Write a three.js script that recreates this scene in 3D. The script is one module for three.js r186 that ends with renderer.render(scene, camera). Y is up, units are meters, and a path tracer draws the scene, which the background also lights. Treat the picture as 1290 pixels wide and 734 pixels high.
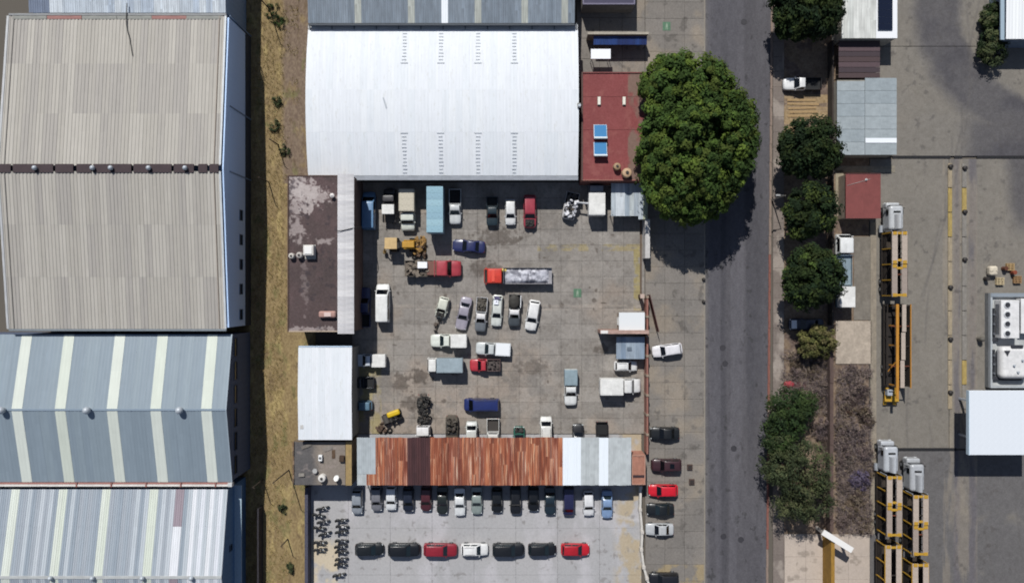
import * as THREE from 'three';
import { RoundedBoxGeometry } from 'three/addons/geometries/RoundedBoxGeometry.js';
import { mergeGeometries, toCreasedNormals } from 'three/addons/utils/BufferGeometryUtils.js';

// ---------------------------------------------------------------- camera, sky, sun, exposure
const EYE = 112, PPM = 8, FOCAL = EYE * PPM;            // drone height (m), photo pixels per metre on the ground
const scene = new THREE.Scene();
const camera = new THREE.PerspectiveCamera(2 * Math.atan(734 / 2 / FOCAL) * 180 / Math.PI, 1024 / 582, 1, 2000);
camera.position.set(0, EYE, 0); camera.up.set(0, 0, -1); camera.lookAt(0, 0, 0);
camera.focus = 8; camera.userData.fStop = 1.6;          // slightly soft, like the small drone lens
const SUN = new THREE.Vector3(-0.26, 1, -0.84).normalize();
// clear sky: deeper blue overhead, paler towards the horizon, a little brighter on the sun's side
const skyTex = (() => {
  const w = 256, h = 128, d = new Float32Array(w * h * 4), v = new THREE.Vector3();
  for (let j = 0; j < h; j++) for (let i = 0; i < w; i++) {
    const el = ((j + 0.5) / h - 0.5) * Math.PI, az = ((i + 0.5) / w - 0.5) * 2 * Math.PI; v.set(Math.cos(el) * Math.cos(az), Math.sin(el), Math.cos(el) * Math.sin(az));
    const t = Math.pow(1 - Math.max(0, Math.sin(el)), 3), g = 1 + 0.6 * Math.pow(Math.max(0, v.dot(SUN)), 6), k = (j * w + i) * 4;
    d[k] = (0.090 + 0.10 * t) * g; d[k + 1] = (0.122 + 0.10 * t) * g; d[k + 2] = (0.196 + 0.07 * t) * g; d[k + 3] = 1;
  }
  const t = new THREE.DataTexture(d, w, h, THREE.RGBAFormat, THREE.FloatType); t.mapping = THREE.EquirectangularReflectionMapping; t.magFilter = THREE.LinearFilter; t.needsUpdate = true; return t;
})();
scene.background = skyTex; scene.environment = skyTex;
const sun = new THREE.DirectionalLight(new THREE.Color(1, 0.98, 0.942), 4.1);
sun.name = 'sun'; sun.position.copy(SUN).multiplyScalar(160); sun.castShadow = true; sun.shadow.radius = 1.2;
sun.shadow.mapSize.set(4096, 4096);
Object.assign(sun.shadow.camera, { left: -110, right: 110, top: 90, bottom: -90, near: 10, far: 400 });
scene.add(sun, sun.target);
const renderer = new THREE.WebGLRenderer({ antialias: true });
renderer.toneMapping = THREE.LinearToneMapping; renderer.toneMappingExposure = 1.12;
renderer.shadowMap.enabled = true; renderer.shadowMap.type = THREE.PCFSoftShadowMap;

// ---------------------------------------------------------------- helpers
let seed = 7;
const rnd = (a = 0, b = 1) => { seed = (seed * 1664525 + 1013904223) >>> 0; return a + (b - a) * seed / 4294967296; };
const pick = (a) => a[Math.floor(rnd() * a.length) % a.length];
// photo pixel -> ground-plane place of a point at height h
const X = (px, h = 0) => (px - 645) / PPM * (1 - h / EYE), Z = (py, h = 0) => (py - 367) / PPM * (1 - h / EYE);
const hash = (x, y, s) => { let h = (Math.imul(x, 374761393) + Math.imul(y, 668265263) + Math.imul(s, 974711)) | 0; h = Math.imul(h ^ (h >>> 13), 1274126177); return ((h ^ (h >>> 16)) >>> 0) / 4294967296; };
function vn(x, y, s, per = 0) {
  const xi = Math.floor(x), yi = Math.floor(y); let fx = x - xi, fy = y - yi; fx = fx * fx * (3 - 2 * fx); fy = fy * fy * (3 - 2 * fy);
  const w = (a) => per ? ((a % per) + per) % per : a;
  const a = hash(w(xi), w(yi), s), b = hash(w(xi + 1), w(yi), s), c = hash(w(xi), w(yi + 1), s), d = hash(w(xi + 1), w(yi + 1), s);
  return a + (b - a) * fx + (c - a) * fy + (a - b - c + d) * fx * fy;
}
const fbm = (x, y, s, o = 4) => { let v = 0, a = 0.5, t = 0; for (let i = 0; i < o; i++) { v += a * vn(x, y, s + i); t += a; x *= 2.03; y *= 2.03; a *= 0.55; } return v / t; };
const sm = (a, b, x) => { const t = Math.min(1, Math.max(0, (x - a) / (b - a))); return t * t * (3 - 2 * t); };
const mix3 = (a, b, t) => [a[0] + (b[0] - a[0]) * t, a[1] + (b[1] - a[1]) * t, a[2] + (b[2] - a[2]) * t];
function tex(w, h, fn, repeat = true) {
  const d = new Uint8Array(w * h * 4);
  for (let j = 0; j < h; j++) for (let i = 0; i < w; i++) {
    const c = fn((i + 0.5) / w, (j + 0.5) / h), k = (j * w + i) * 4;
    d[k] = Math.max(0, Math.min(255, c[0])); d[k + 1] = Math.max(0, Math.min(255, c[1])); d[k + 2] = Math.max(0, Math.min(255, c[2])); d[k + 3] = 255;
  }
  const t = new THREE.DataTexture(d, w, h); t.colorSpace = THREE.SRGBColorSpace; t.magFilter = THREE.LinearFilter; t.minFilter = THREE.LinearMipmapLinearFilter; t.generateMipmaps = true;
  t.wrapS = t.wrapT = repeat ? THREE.RepeatWrapping : THREE.ClampToEdgeWrapping; t.needsUpdate = true; return t;
}
// a colour map over a patch of ground, by place in metres
function groundMap(x0, z0, x1, z1, ppm, fn) {
  const t = tex(Math.min(2048, Math.round((x1 - x0) * ppm)), Math.min(2048, Math.round((z1 - z0) * ppm)), (u, v) => fn(x0 + (x1 - x0) * u, z0 + (z1 - z0) * v), false);
  t.userData = { x0, z0, x1, z1 }; return t;
}
function groundUV(g, map, ox = 0, oz = 0) {
  const p = g.attributes.position, m = map.userData, uv = new Float32Array(p.count * 2);
  for (let i = 0; i < p.count; i++) { uv[i * 2] = (p.getX(i) + ox - m.x0) / (m.x1 - m.x0); uv[i * 2 + 1] = (p.getZ(i) + oz - m.z0) / (m.z1 - m.z0); }
  g.setAttribute('uv', new THREE.BufferAttribute(uv, 2)); return g;
}
const M = (color, roughness = 0.85, extra = {}) => new THREE.MeshStandardMaterial({ color, roughness, ...extra });
const used = new Map();
const numbered = (n) => { const k = used.get(n) ?? 0; used.set(n, k + 1); return k ? `${n}_${String(k).padStart(3, '0')}` : n; };
function mesh(name, geo, mat, parent, x = 0, y = 0, z = 0) {
  const m = new THREE.Mesh(geo, mat); m.name = name; m.castShadow = m.receiveShadow = true; m.position.set(x, y, z); if (parent) parent.add(m); return m;
}
function thing(name, label, category, x = 0, y = 0, z = 0, turn = 0, group) {
  const o = new THREE.Group(); o.name = numbered(name); o.position.set(x, y, z); o.rotation.y = turn; o.userData = { label, category }; if (group) o.userData.group = group; scene.add(o); return o;
}
function single(name, geo, mat, label, category, x, y, z, group) {
  const m = mesh(numbered(name), geo, mat, scene, x, y, z); m.userData = { label, category }; if (group) m.userData.group = group; return m;
}
function struct(name, geo, mat, x = 0, y = 0, z = 0) { const m = mesh(numbered(name), geo, mat, scene, x, y, z); m.userData = { kind: 'structure' }; return m; }
function box(w, h, d, r = 0) {                           // a box whose uv run in metres
  const g = r > 0 ? new RoundedBoxGeometry(w, h, d, 2, Math.min(r, w / 2.01, h / 2.01, d / 2.01)) : new THREE.BoxGeometry(w, h, d);
  const p = g.attributes.position, n = g.attributes.normal, uv = g.attributes.uv;
  for (let i = 0; i < p.count; i++) { const ax = Math.abs(n.getX(i)), ay = Math.abs(n.getY(i)), az = Math.abs(n.getZ(i));
    if (ay >= ax && ay >= az) uv.setXY(i, p.getX(i), p.getZ(i)); else if (ax >= az) uv.setXY(i, p.getZ(i), p.getY(i)); else uv.setXY(i, p.getX(i), p.getY(i)); }
  return g;
}
// a box given by its corners, as a part of a group that stands at the origin (rebase() moves the group afterwards)
const bx = (name, x0, x1, y0, y1, z0, z1, mat, parent, r = 0) => mesh(name, box(x1 - x0, y1 - y0, z1 - z0, r), mat, parent, (x0 + x1) / 2, (y0 + y1) / 2, (z0 + z1) / 2);
function rebase(g, x, z) { g.position.set(x, 0, z); for (const c of g.children) { c.position.x -= x; c.position.z -= z; } return g; }
const cyl = (r0, r1, h, n = 12) => new THREE.CylinderGeometry(r0, r1, h, n);
function polyGeo(pts) {                                  // flat polygon [[x,z]..] facing up
  const v = pts.map((p) => new THREE.Vector2(p[0], p[1])); const idx = THREE.ShapeUtils.triangulateShape(v, []);
  const g = new THREE.BufferGeometry(); const pos = [], nor = [], uv = [];
  for (const p of pts) { pos.push(p[0], 0, p[1]); nor.push(0, 1, 0); uv.push(p[0], p[1]); }
  g.setAttribute('position', new THREE.Float32BufferAttribute(pos, 3)); g.setAttribute('normal', new THREE.Float32BufferAttribute(nor, 3)); g.setAttribute('uv', new THREE.Float32BufferAttribute(uv, 2));
  const out = []; for (const t of idx) { const [a, b, c] = t; const cr = (v[b].x - v[a].x) * (v[c].y - v[a].y) - (v[b].y - v[a].y) * (v[c].x - v[a].x); out.push(...(cr > 0 ? [a, c, b] : [a, b, c])); }
  g.setIndex(out); return g;
}
function bar(ax, ay, az, bx_, by, bz, r0, r1 = r0, n = 6) { // a round bar between two points
  const a = new THREE.Vector3(ax, ay, az), b = new THREE.Vector3(bx_, by, bz), d = b.clone().sub(a), g = cyl(r1, r0, d.length(), n);
  g.applyQuaternion(new THREE.Quaternion().setFromUnitVectors(new THREE.Vector3(0, 1, 0), d.normalize())); g.translate((ax + bx_) / 2, (ay + by) / 2, (az + bz) / 2); return g;
}
// corrugated sheet: across x from x0 to x1, following path [[z,y]..]
function sheetGeo(x0, x1, path, ribs, ribH, uo) {
  const prof = [], n = ribs, w = (x1 - x0) / n;
  for (let i = 0; i < n; i++) prof.push([x0 + i * w, 0], [x0 + (i + 0.3) * w, 0], [x0 + (i + 0.45) * w, ribH], [x0 + (i + 0.85) * w, ribH]);
  prof.push([x1, 0]);
  const pos = [], uv = [], idx = []; let run = 0;
  path.forEach(([z, y], j) => { if (j) run += Math.hypot(z - path[j - 1][0], y - path[j - 1][1]); for (const [x, dy] of prof) { pos.push(x, y + dy, z); uv.push((x + uo) / 8, run / 8 + uo * 0.37); } });
  const k = prof.length;
  for (let j = 0; j + 1 < path.length; j++) for (let i = 0; i + 1 < k; i++) { const a = j * k + i, b = a + 1, c = a + k, d = c + 1; idx.push(a, c, b, b, c, d); }
  const g = new THREE.BufferGeometry(); g.setAttribute('position', new THREE.Float32BufferAttribute(pos, 3)); g.setAttribute('uv', new THREE.Float32BufferAttribute(uv, 2)); g.setIndex(idx);
  const f = toCreasedNormals(g, 0.5); return f;
}
function sheets(parent, name, x0, x1, path, n, matOf, ribs, ribH, jit = 0.006) {
  const w = (x1 - x0) / n;
  for (let i = 0; i < n; i++) mesh(name, sheetGeo(x0 + i * w - 0.012, x0 + (i + 1) * w + 0.012, path, ribs, ribH, Math.floor(rnd(0, 64)) / 8), matOf(i), parent, 0, rnd(0, jit) + (i % 2) * 0.008, 0);
}
// ---------------------------------------------------------------- surface textures (grain, stains, weather)
const S = 512;
const streakMap = tex(S, S, (u, v) => { const a = vn(u * 96, v * 5, 11, 96), b = vn(u * 28, v * 3, 12, 28), c = fbm(u * 9, v * 9, 13); const k = 240 + 30 * (a - 0.5) * 0.9 + 34 * (b - 0.5) + 30 * (c - 0.5); return [k, k * 0.995, k * 0.985]; });
const softMap = tex(S, S, (u, v) => { const a = vn(u * 30, v * 2, 14, 30), c = fbm(u * 6, v * 6, 15); const k = 246 + 8 * (a - 0.5) + 12 * (c - 0.5); return [k, k, k]; });
const whiteMap = tex(S, S, (u, v) => { const a = vn(u * 40, v * 3, 16, 40), c = fbm(u * 7, v * 5, 17), d = fbm(u * 26, v * 8, 18); let k = 250 + 8 * (a - 0.5) + 10 * (c - 0.5); const s = sm(0.66, 0.8, d); return [k - 9 * s, k - 10 * s, k - 13 * s]; });
const dustMap = tex(S, S, (u, v) => { const c = fbm(u * 8, v * 8, 21, 5), a = vn(u * 128, v * 128, 22, 128); const k = 240 + 40 * (c - 0.5) + 22 * (a - 0.5); return [k, k * 0.99, k * 0.975]; });
const rustMap = tex(S, S, (u, v) => {
  const lon = vn(u * 36, v * 2.2, 31, 36), lon2 = vn(u * 90, v * 3, 32, 90), bl = fbm(u * 20, v * 3.5, 33, 4), b2 = fbm(u * 30, v * 2.2, 36, 4);
  let c = mix3([128, 76, 58], [178, 118, 90], sm(0.25, 0.75, 0.55 * lon + 0.45 * bl)); c = mix3(c, [206, 182, 160], sm(0.52, 0.72, 0.45 * lon2 + 0.25 * lon + 0.3 * b2) * 0.85); c = mix3(c, [98, 58, 50], sm(0.55, 0.75, b2) * 0.55); return c;
});
const plasterMap = tex(S, S, (u, v) => { const c = fbm(u * 10, v * 10, 41, 5), d = fbm(u * 30, v * 30, 42, 3); const k = 232 + 56 * (c - 0.5) + 40 * (d - 0.5); return [k, k * 0.985, k * 0.96]; });
for (const t of [dustMap, plasterMap]) t.repeat.set(0.125, 0.125);   // box uv run in metres: 8 m a tile
// ---------------------------------------------------------------- the ground
{
  const g = new THREE.PlaneGeometry(700, 700); g.rotateX(-Math.PI / 2);
  struct('ground', g, M(0x5a544c, 0.95), 0, -0.24, 0);
}
const blob = (x, z, cx, cz, rx, rz, s) => { const dx = (x - cx) / rx, dz = (z - cz) / rz, d = Math.hypot(dx, dz) + (fbm(x * 1.6, z * 1.6, s) - 0.5) * 1.7; return 1 - sm(0.55, 1, d); };
// yard of concrete slabs: oil, tyre dirt and dusty patches where the photograph shows them
const yardStains = Array.from({ length: 60 }, (_, i) => [rnd(-22, 18), rnd(-14, 23), rnd(0.15, 0.5), rnd(0.15, 0.5), 100 + i, rnd(0.2, 0.6)]);
yardStains.push([-14.3, 13.3, 2.2, 1.4, 301, 0.6], [-17.5, 14.5, 1.4, 1.9, 302, 0.55], [-4, -3.5, 3.2, 1.2, 303, 0.45], [-2, -8.5, 4.2, 1.6, 304, 0.5], [-15, 17.5, 2.6, 1.6, 305, 0.5], [3, 12, 3, 1.5, 306, 0.35], [14, 9, 1.2, .8, 307, .5], [-9, 12, 1.6, 1, 308, .5]);
const slabTone = (x, z, w, d, s) => (hash(Math.floor(x / w), Math.floor(z / d), s) - 0.5);
const YW = 3.25, YD = 2.45;
const yardMap = groundMap(-25.5, -17.5, 21.5, 24.5, 22, (x, z) => {
  let c = mix3([141, 135, 128], [131, 126, 121], fbm(x * 0.22, z * 0.22, 51));
  c = mix3(c, [148, 135, 123], 0.7 * sm(0.4, 0.7, fbm(x * 0.14 + 7, z * 0.14, 52)));
  c = mix3(c, [116, 111, 106], 0.55 * sm(0.5, 0.72, fbm(x * 0.5, z * 0.5, 53))); c = mix3(c, [104, 97, 90], 0.3 * sm(0.63, 0.72, fbm(x * 1.3 + 8, z * 1.3, 153)));
  const t = 11 * slabTone(x + 100, z + 100, YW, YD, 5); c = [c[0] + t, c[1] + t, c[2] + t];
  c = mix3(c, [150, 134, 88], 0.55 * (sm(-11.5, -10.2, z) * (1 - sm(-6.2, -5.2, z)) > 0 ? sm(0.35, 0.6, fbm(x * 0.8, z * 1.5, 54)) * (Math.abs(z + 6.9) < 0.55 && x > 4 ? 1 : 0) : 0));
  if (x > 19.2 && x < 20.3 && z > -7 && z < 3) c = mix3(c, [152, 136, 76], 0.6 * sm(0.3, 0.55, fbm(x, z * 1.2, 55)));
  if (x < -20.6 && z > 10) c = mix3(c, [150, 138, 96], 0.7 * sm(0.35, 0.6, fbm(x * 0.7, z * 0.5, 56)));
  if (Math.abs(z - 2.4 - 0.2 * vn(x, 0, 8)) < 0.45) c = mix3(c, [160, 150, 140], 0.5 * sm(0.3, 0.6, fbm(x * 0.6, z * 2, 57)));
  for (const [sx, sz, rx, rz, s, k] of yardStains) if (Math.abs(x - sx) < rx * 1.6 && Math.abs(z - sz) < rz * 1.6) c = mix3(c, [70, 62, 56], k * blob(x, z, sx, sz, rx, rz, s));
  const g = 16 * (vn(x * 9, z * 9, 58) - 0.5) + 10 * (vn(x * 3.1, z * 3.1, 59) - 0.5); return [c[0] + g, c[1] + g, c[2] + g];
});
const yardMats = [1, 0.95, 0.9, 0.985, 0.93, 0.97].map((k) => new THREE.MeshStandardMaterial({ color: new THREE.Color(k, k * 0.995, k * 0.985), map: yardMap, roughness: 0.92 }));
function slabField(name, x0, x1, z0, z1, w, d, mats, map, gap = 0.05, skip = () => false, top = 0) {
  const root = new THREE.Group(); root.name = name; root.userData = { kind: 'structure' }; scene.add(root);
  const nx = Math.max(1, Math.round((x1 - x0) / w)), nz = Math.max(1, Math.round((z1 - z0) / d)), sw = (x1 - x0) / nx, sd = (z1 - z0) / nz;
  for (let i = 0; i < nx; i++) for (let j = 0; j < nz; j++) {
    const cx = x0 + (i + 0.5) * sw, cz = z0 + (j + 0.5) * sd; if (skip(cx, cz)) continue;
    const g = groundUV(new THREE.BoxGeometry(sw - gap, 0.16, sd - gap), map, cx, cz); g.rotateX(rnd(-0.0008, 0.0008)); mesh('slab', g, pick(mats), root, cx, top - 0.08 + rnd(-0.006, 0.006), cz);
  }
  return root;
}
slabField('yard_pavement', -25.2, 20.9, -17.2, 22.4, YW, YD, yardMats, yardMap, 0.03);
// car park below the rusty canopy: smooth pale concrete
const lotMap = groundMap(-33, 22, 21, 52, 20, (x, z) => {
  let c = mix3([163, 161, 161], [151, 150, 151], fbm(x * 0.12, z * 0.12, 61)); c = mix3(c, [178, 175, 178], 0.6 * sm(0.5, 0.75, fbm(x * 0.35 + 3, z * 0.2, 62)));
  if (x > 15.5) c = mix3(c, [164, 146, 116], 0.75 * sm(0.42, 0.6, fbm(x * 0.5, z * 0.35, 63)) * sm(15.5, 17.5, x));
  if (x < -27.4) c = mix3(c, [188, 174, 150], 0.9 * sm(0.3, 0.5, fbm(x * 0.4, z * 0.4, 64)) * sm(38.5, 40, z));
  const li = Math.abs((z - 33.6) + 0.35 * Math.sin(x * 0.2) - (x - 2) * 0.12); if (x > 0) c = mix3(c, [182, 180, 182], 0.5 * (1 - sm(0.1, 0.5, li)));
  c = mix3(c, [116, 112, 110], 0.5 * sm(0.66, 0.8, fbm(x * 1.1, z * 1.1, 65)));
  const g = 12 * (vn(x * 8, z * 8, 66) - 0.5); return [c[0] + g, c[1] + g, c[2] + g];
});
const lotMat = new THREE.MeshStandardMaterial({ map: lotMap, roughness: 0.88 });
slabField('car_park_pavement', -32.4, 20.4, 22.5, 52, 6.6, 7.4, [lotMat], lotMap, 0.03, undefined, 0);
// pavement between the yard and the street
const walkMap = groundMap(9, -60, 31, 56, 16, (x, z) => {
  let c = mix3([128, 122, 115], [112, 108, 104], fbm(x * 0.25, z * 0.25, 71)); c = mix3(c, [146, 134, 118], 0.6 * sm(0.5, 0.72, fbm(x * 0.2 + 9, z * 0.2, 72)));
  c = mix3(c, [84, 80, 76], 0.6 * sm(0.62, 0.78, fbm(x * 0.7, z * 0.7, 73))); if (z > 43) c = mix3(c, [160, 140, 100], 0.6 * sm(0.45, 0.6, fbm(x * 0.5, z * 0.5, 74)));
  const g = 16 * (vn(x * 8, z * 8, 75) - 0.5); return [c[0] + g, c[1] + g, c[2] + g];
});
const walkMats = [1, 0.94, 0.9, 0.97].map((k) => new THREE.MeshStandardMaterial({ color: new THREE.Color(k, k * 0.99, k * 0.98), map: walkMap, roughness: 0.92 }));
slabField('street_pavement', 21.0, 30.3, -56, 56, 3.1, 2.6, walkMats, walkMap, 0.035);
slabField('forecourt_pavement', 10.2, 20.95, -56, -17.3, 3.5, 3.2, walkMats, walkMap, 0.05, (x, z) => z > -33.0);
// street
const roadMap = groundMap(29, -58, 43, 58, 16, (x, z) => {
  const u = (x - 30.4) / 10; let c = mix3([72, 70, 74], [85, 83, 87], fbm(x * 0.3, z * 0.12, 81)); const lane = vn(u * 7, z * 0.02, 82); c = mix3(c, [62, 61, 66], 0.55 * sm(0.5, 0.8, lane));
  c = mix3(c, [112, 108, 104], 0.6 * (1 - sm(0.02, 0.12, u + 0.06 * fbm(z * 0.3, 1, 83)))); c = mix3(c, [52, 51, 53], 0.7 * sm(0.7, 0.76, fbm(x * 1.3, z * 0.8, 84))); c = mix3(c, [92, 90, 95], 0.45 * sm(0.5, 0.7, vn(u * 9 + 3, z * 0.015, 182)));
  const g = 14 * (vn(x * 9, z * 9, 85) - 0.5) + 8 * (vn(x * 3, z * 1.2, 86) - 0.5); return [c[0] + g, c[1] + g, c[2] + g];
});
{
  const L0 = X(889), R = (z) => X(968.6) - z * 0.0085;
  struct('street', groundUV(polyGeo([[L0 - 0.2, -58], [R(-58) + 0.3, -58], [R(58) + 0.3, 58], [L0 - 0.2, 58]]), roadMap), new THREE.MeshStandardMaterial({ map: roadMap, roughness: 0.9 }), 0, -0.12, 0);
  struct('kerb', box(0.22, 0.26, 116, 0.03), M(0x8b857c, 0.9, { map: dustMap }), L0 - 0.13, -0.12, 0);
  // red painted kerb, chipped in stretches
  const redKerb = M(0x86584f, 0.85, { map: plasterMap }), bareKerb = M(0x8d7d74, 0.9, { map: plasterMap });
  for (let i = 0; i < 40; i++) { const z = -58 + i * 2.9 + 1.45; struct('kerb', box(0.34, 0.27, 2.86, 0.03), vn(i * 0.37, 2, 88) > 0.36 ? redKerb : bareKerb, R(z) + 0.17, -0.12, z).rotation.y = 0.0085; }
  const fw = groundMap(39, -58, 56, 58, 12, (x, z) => { let c = mix3([126, 116, 108], [108, 98, 92], fbm(x * 0.5, z * 0.3, 91)); c = mix3(c, [158, 148, 138], 0.7 * sm(0.56, 0.7, fbm(x * 0.4, z * 0.25, 92))); const g = 14 * (vn(x * 8, z * 8, 93) - 0.5); return [c[0] + g, c[1] + g, c[2] + g]; });
  const fm = [1, 0.92, 0.96].map((k) => new THREE.MeshStandardMaterial({ color: new THREE.Color(k, k, k), map: fw, roughness: 0.92 }));
  slabField('footpath', 41.15, 42.9, -56, 46.2, 1.75, 2.4, fm, fw, 0.03);
  const gw = new THREE.MeshStandardMaterial({ map: groundMap(40, 37, 58, 56, 14, (x, z) => { let c = mix3([182, 168, 154], [164, 152, 142], fbm(x * 0.3, z * 0.3, 94)); c = mix3(c, [120, 110, 100], 0.5 * sm(0.6, 0.75, fbm(x * 0.8, z * 0.8, 95))); const g = 12 * (vn(x * 8, z * 8, 96) - 0.5); return [c[0] + g, c[1] + g, c[2] + g]; }), roughness: 0.9 });
  slabField('gateway_pavement', 42.95, 56.4, 38.2, 56, 3.4, 3.6, [gw], gw.map, 0.03, (x, z) => false);
}
{ // manhole covers and resurfaced trenches of the street
  const iron = M(0x35343a, 0.7, { map: dustMap }); for (const [px, py, lab] of [[911, 438, 'round iron manhole cover in the street opposite the white truck'], [914, 458, 'small iron valve cover in the street south of the manhole opposite the white truck'], [925, 565, 'round iron manhole cover in the street beside the feathery tree'], [912, 676, 'iron manhole cover in the street level with the gateway'], [934, 680, 'iron valve cover in the street nearer the gateway kerb'], [938, 27, 'round iron manhole cover in the street north of the great tree']]) { const o = thing('manhole_cover', lab, 'manhole', X(px), -0.119, Z(py)); mesh('frame_ring', new THREE.TorusGeometry(0.42, 0.05, 6, 24).rotateX(Math.PI / 2).scale(1, 0.3, 1), iron, o, 0, 0.01, 0); mesh('cover_plate', cyl(0.38, 0.38, 0.02, 24), iron, o, 0, 0.012, 0); }
}
// planted strip between the footpath and the haulage yard
const stripMap = groundMap(42, -58, 58, 42, 14, (x, z) => {
  let c = mix3([106, 90, 76], [130, 112, 92], fbm(x * 0.4, z * 0.4, 101)); c = mix3(c, [92, 78, 72], 0.8 * sm(0.48, 0.7, fbm(x * 0.7 + 3, z * 0.7, 102)));
  if (z < -24 && z > -31 && x < 50) c = mix3(c, [152, 130, 96], 0.8 * sm(0.3, 0.6, fbm(x * 0.25, z * 1.6, 103))); if (z > 16) c = mix3(c, [122, 106, 90], 0.7 * sm(0.4, 0.65, fbm(x * 0.9, z * 0.9, 104)));
  const g = 26 * (vn(x * 7, z * 7, 105) - 0.5) + 16 * (vn(x * 2.5, z * 2.5, 106) - 0.5); return [c[0] + g, c[1] + g, c[2] + g];
});
struct('planting_ground', groundUV(polyGeo([[42.92, -58], [56.3, -58], [56.3, 38.2], [42.92, 38.2]]), stripMap), new THREE.MeshStandardMaterial({ map: stripMap, roughness: 1 }), 0, -0.05, 0);
// haulage yard: big concrete fields, rubbered where lorries turn
const haulMap = groundMap(56, -58, 90, 58, 17, (x, z) => {
  const px = x * 8 + 645, py = z * 8 + 367; let c = mix3([122, 116, 107], [110, 105, 98], fbm(x * 0.18, z * 0.18, 111));
  const sweep = Math.hypot(px - 1332, py - 8), wob = 12 * (fbm(x * 0.5, z * 0.5, 112) - 0.5); let k = sm(116, 130, sweep + wob) * (1 - sm(164, 190, sweep + wob)); if (py > 140 && py < 200) k = Math.max(k, sm(140, 165, py + wob) * sm(1200, 1235, px + wob));
  if (py > 199) k = 0.75 * sm(1255, 1280, px + wob - (py - 200) * 0.12) * (1 - sm(262, 310, py + wob)); c = mix3(c, [70, 68, 72], 0.95 * k);
  if (py < 200) c = mix3(c, [112, 108, 103], 0.3 * sm(0.35, 0.7, fbm(x * 0.12, z * 0.2 + 2, 113)));
  if (py > 566) c = mix3(c, [88, 86, 87], 0.85 * sm(0.2, 0.5, fbm(x * 0.2, z * 0.2 + 5, 114) + 0.12));
  if (py > 196) for (const [bc, bw] of [[1206, 3.5], [1226, 4.5]]) c = mix3(c, [92, 88, 92], 0.75 * (1 - sm(bw * 0.6, bw * 1.5, Math.abs(px - bc + 2 * (fbm(1, z * 0.4, 131) - 0.5))))); if (px > 1188 && px < 1232 && py > 200) c = mix3(c, [134, 124, 110], 0.5 * sm(0.35, 0.6, fbm(x * 1.2, z * 0.15, 115)));
  for (let i = 0; i < 5; i++) { const w = Math.abs(px - 1160 - i * 23 - 40 * Math.sin(py / (120 + 22 * i) + i)); c = mix3(c, [86, 82, 80], 0.28 * (1 - sm(0.6, 2.2, w)) * sm(0.35, 0.6, vn(py * 0.02, i, 116))); }
  c = mix3(c, [74, 70, 68], 0.45 * sm(0.66, 0.8, fbm(x * 0.8, z * 0.8, 117)));
  const g = 12 * (vn(x * 8, z * 8, 118) - 0.5) + 8 * (vn(x * 2, z * 2, 119) - 0.5); return [c[0] + g, c[1] + g, c[2] + g];
});
{
  const hm = new THREE.MeshStandardMaterial({ map: haulMap, roughness: 0.9 });
  const root = new THREE.Group(); root.name = 'haulage_pavement'; root.userData = { kind: 'structure' }; scene.add(root);
  for (const [x0, x1, z0, z1] of [[56.4, 88, -58, Z(58)], [56.4, 88, Z(58) + 0.05, Z(196.5)], [56.4, X(1196), Z(200), Z(565)], [X(1196) + 0.05, 88, Z(200), Z(565)], [56.4, 88, Z(567), 58]]) {
    const g = groundUV(new THREE.BoxGeometry(x1 - x0 - 0.04, 0.2, z1 - z0 - 0.04), haulMap, (x0 + x1) / 2, (z0 + z1) / 2); mesh('slab', g, hm, root, (x0 + x1) / 2, -0.1, (z0 + z1) / 2);
  }
  // drain channels with iron gratings
  const drain = M(0x17171a, 0.8);
  for (const [a, b, y] of [[1125, 1198, 198], [1203, 1213, 198], [1231, 1290 + 60, 198], [1128, 1205, 566]]) { const o = thing('drain_grating', { 1125: 'long black drain grating beside the grey office roof', 1203: 'short black drain grating between the two kerbed strips', 1231: 'long black drain grating beyond the kerbed strips', 1128: 'black drain grating across the paving south of the orange trailer' }[a], 'drain'); const n = Math.max(2, Math.round((X(b) - X(a)) / 1)); const w = (X(b) - X(a)) / n;
    for (let i = 0; i < n; i++) mesh('grate', box(w - 0.03, 0.05, 0.5), drain, o, X(a) + (i + 0.5) * w, 0.006, Z(y)); rebase(o, (X(a) + X(b)) / 2, Z(y)); }
  // worn yellow paint and bollards of the two kerbed strips
  const conc = M(0xa0947f, 0.9, { map: plasterMap }), concB = M(0x86837f, 0.9, { map: plasterMap }), yel = M(0xa8945a, 0.85, { map: plasterMap }), iron = M(0x2a2624, 0.6);
  for (let i = 0; i < 10; i++) { const z0 = Z(206 + i * 31), z1 = Z(236 + i * 31); const m = i < 3 ? yel : conc; struct('kerb', box(0.62, 0.18, z1 - z0, 0.03), i === 1 || i === 2 ? yel : (i < 3 ? conc : conc), X(1197), 0.05, (z0 + z1) / 2); struct('kerb', box(0.7, 0.18, z1 - z0, 0.03), i === 1 || i === 8 ? yel : concB, X(1215), 0.05, (z0 + z1) / 2); }
  const spots = [[1197, 210], [1197, 362], [1197, 427], [1197, 494], [1215, 212], [1215, 267], [1215, 327]];
  spots.forEach(([px, py], i) => { const o = thing('bollard', px < 1200 ? 'short dark bollard on the tan kerbed strip facing the car carriers' : 'short dark bollard on the grey kerbed strip facing the junk pallets', 'bollard', X(px), 0.14, Z(py), 0, 'bollards on the kerbed strips'); mesh('post', cyl(0.34, 0.38, 0.28, 12), iron, o, 0, 0.14, 0); mesh('cap', new THREE.SphereGeometry(0.34, 12, 6, 0, Math.PI * 2, 0, Math.PI / 2).scale(1, 0.4, 1), iron, o, 0, 0.28, 0); });
}
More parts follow.
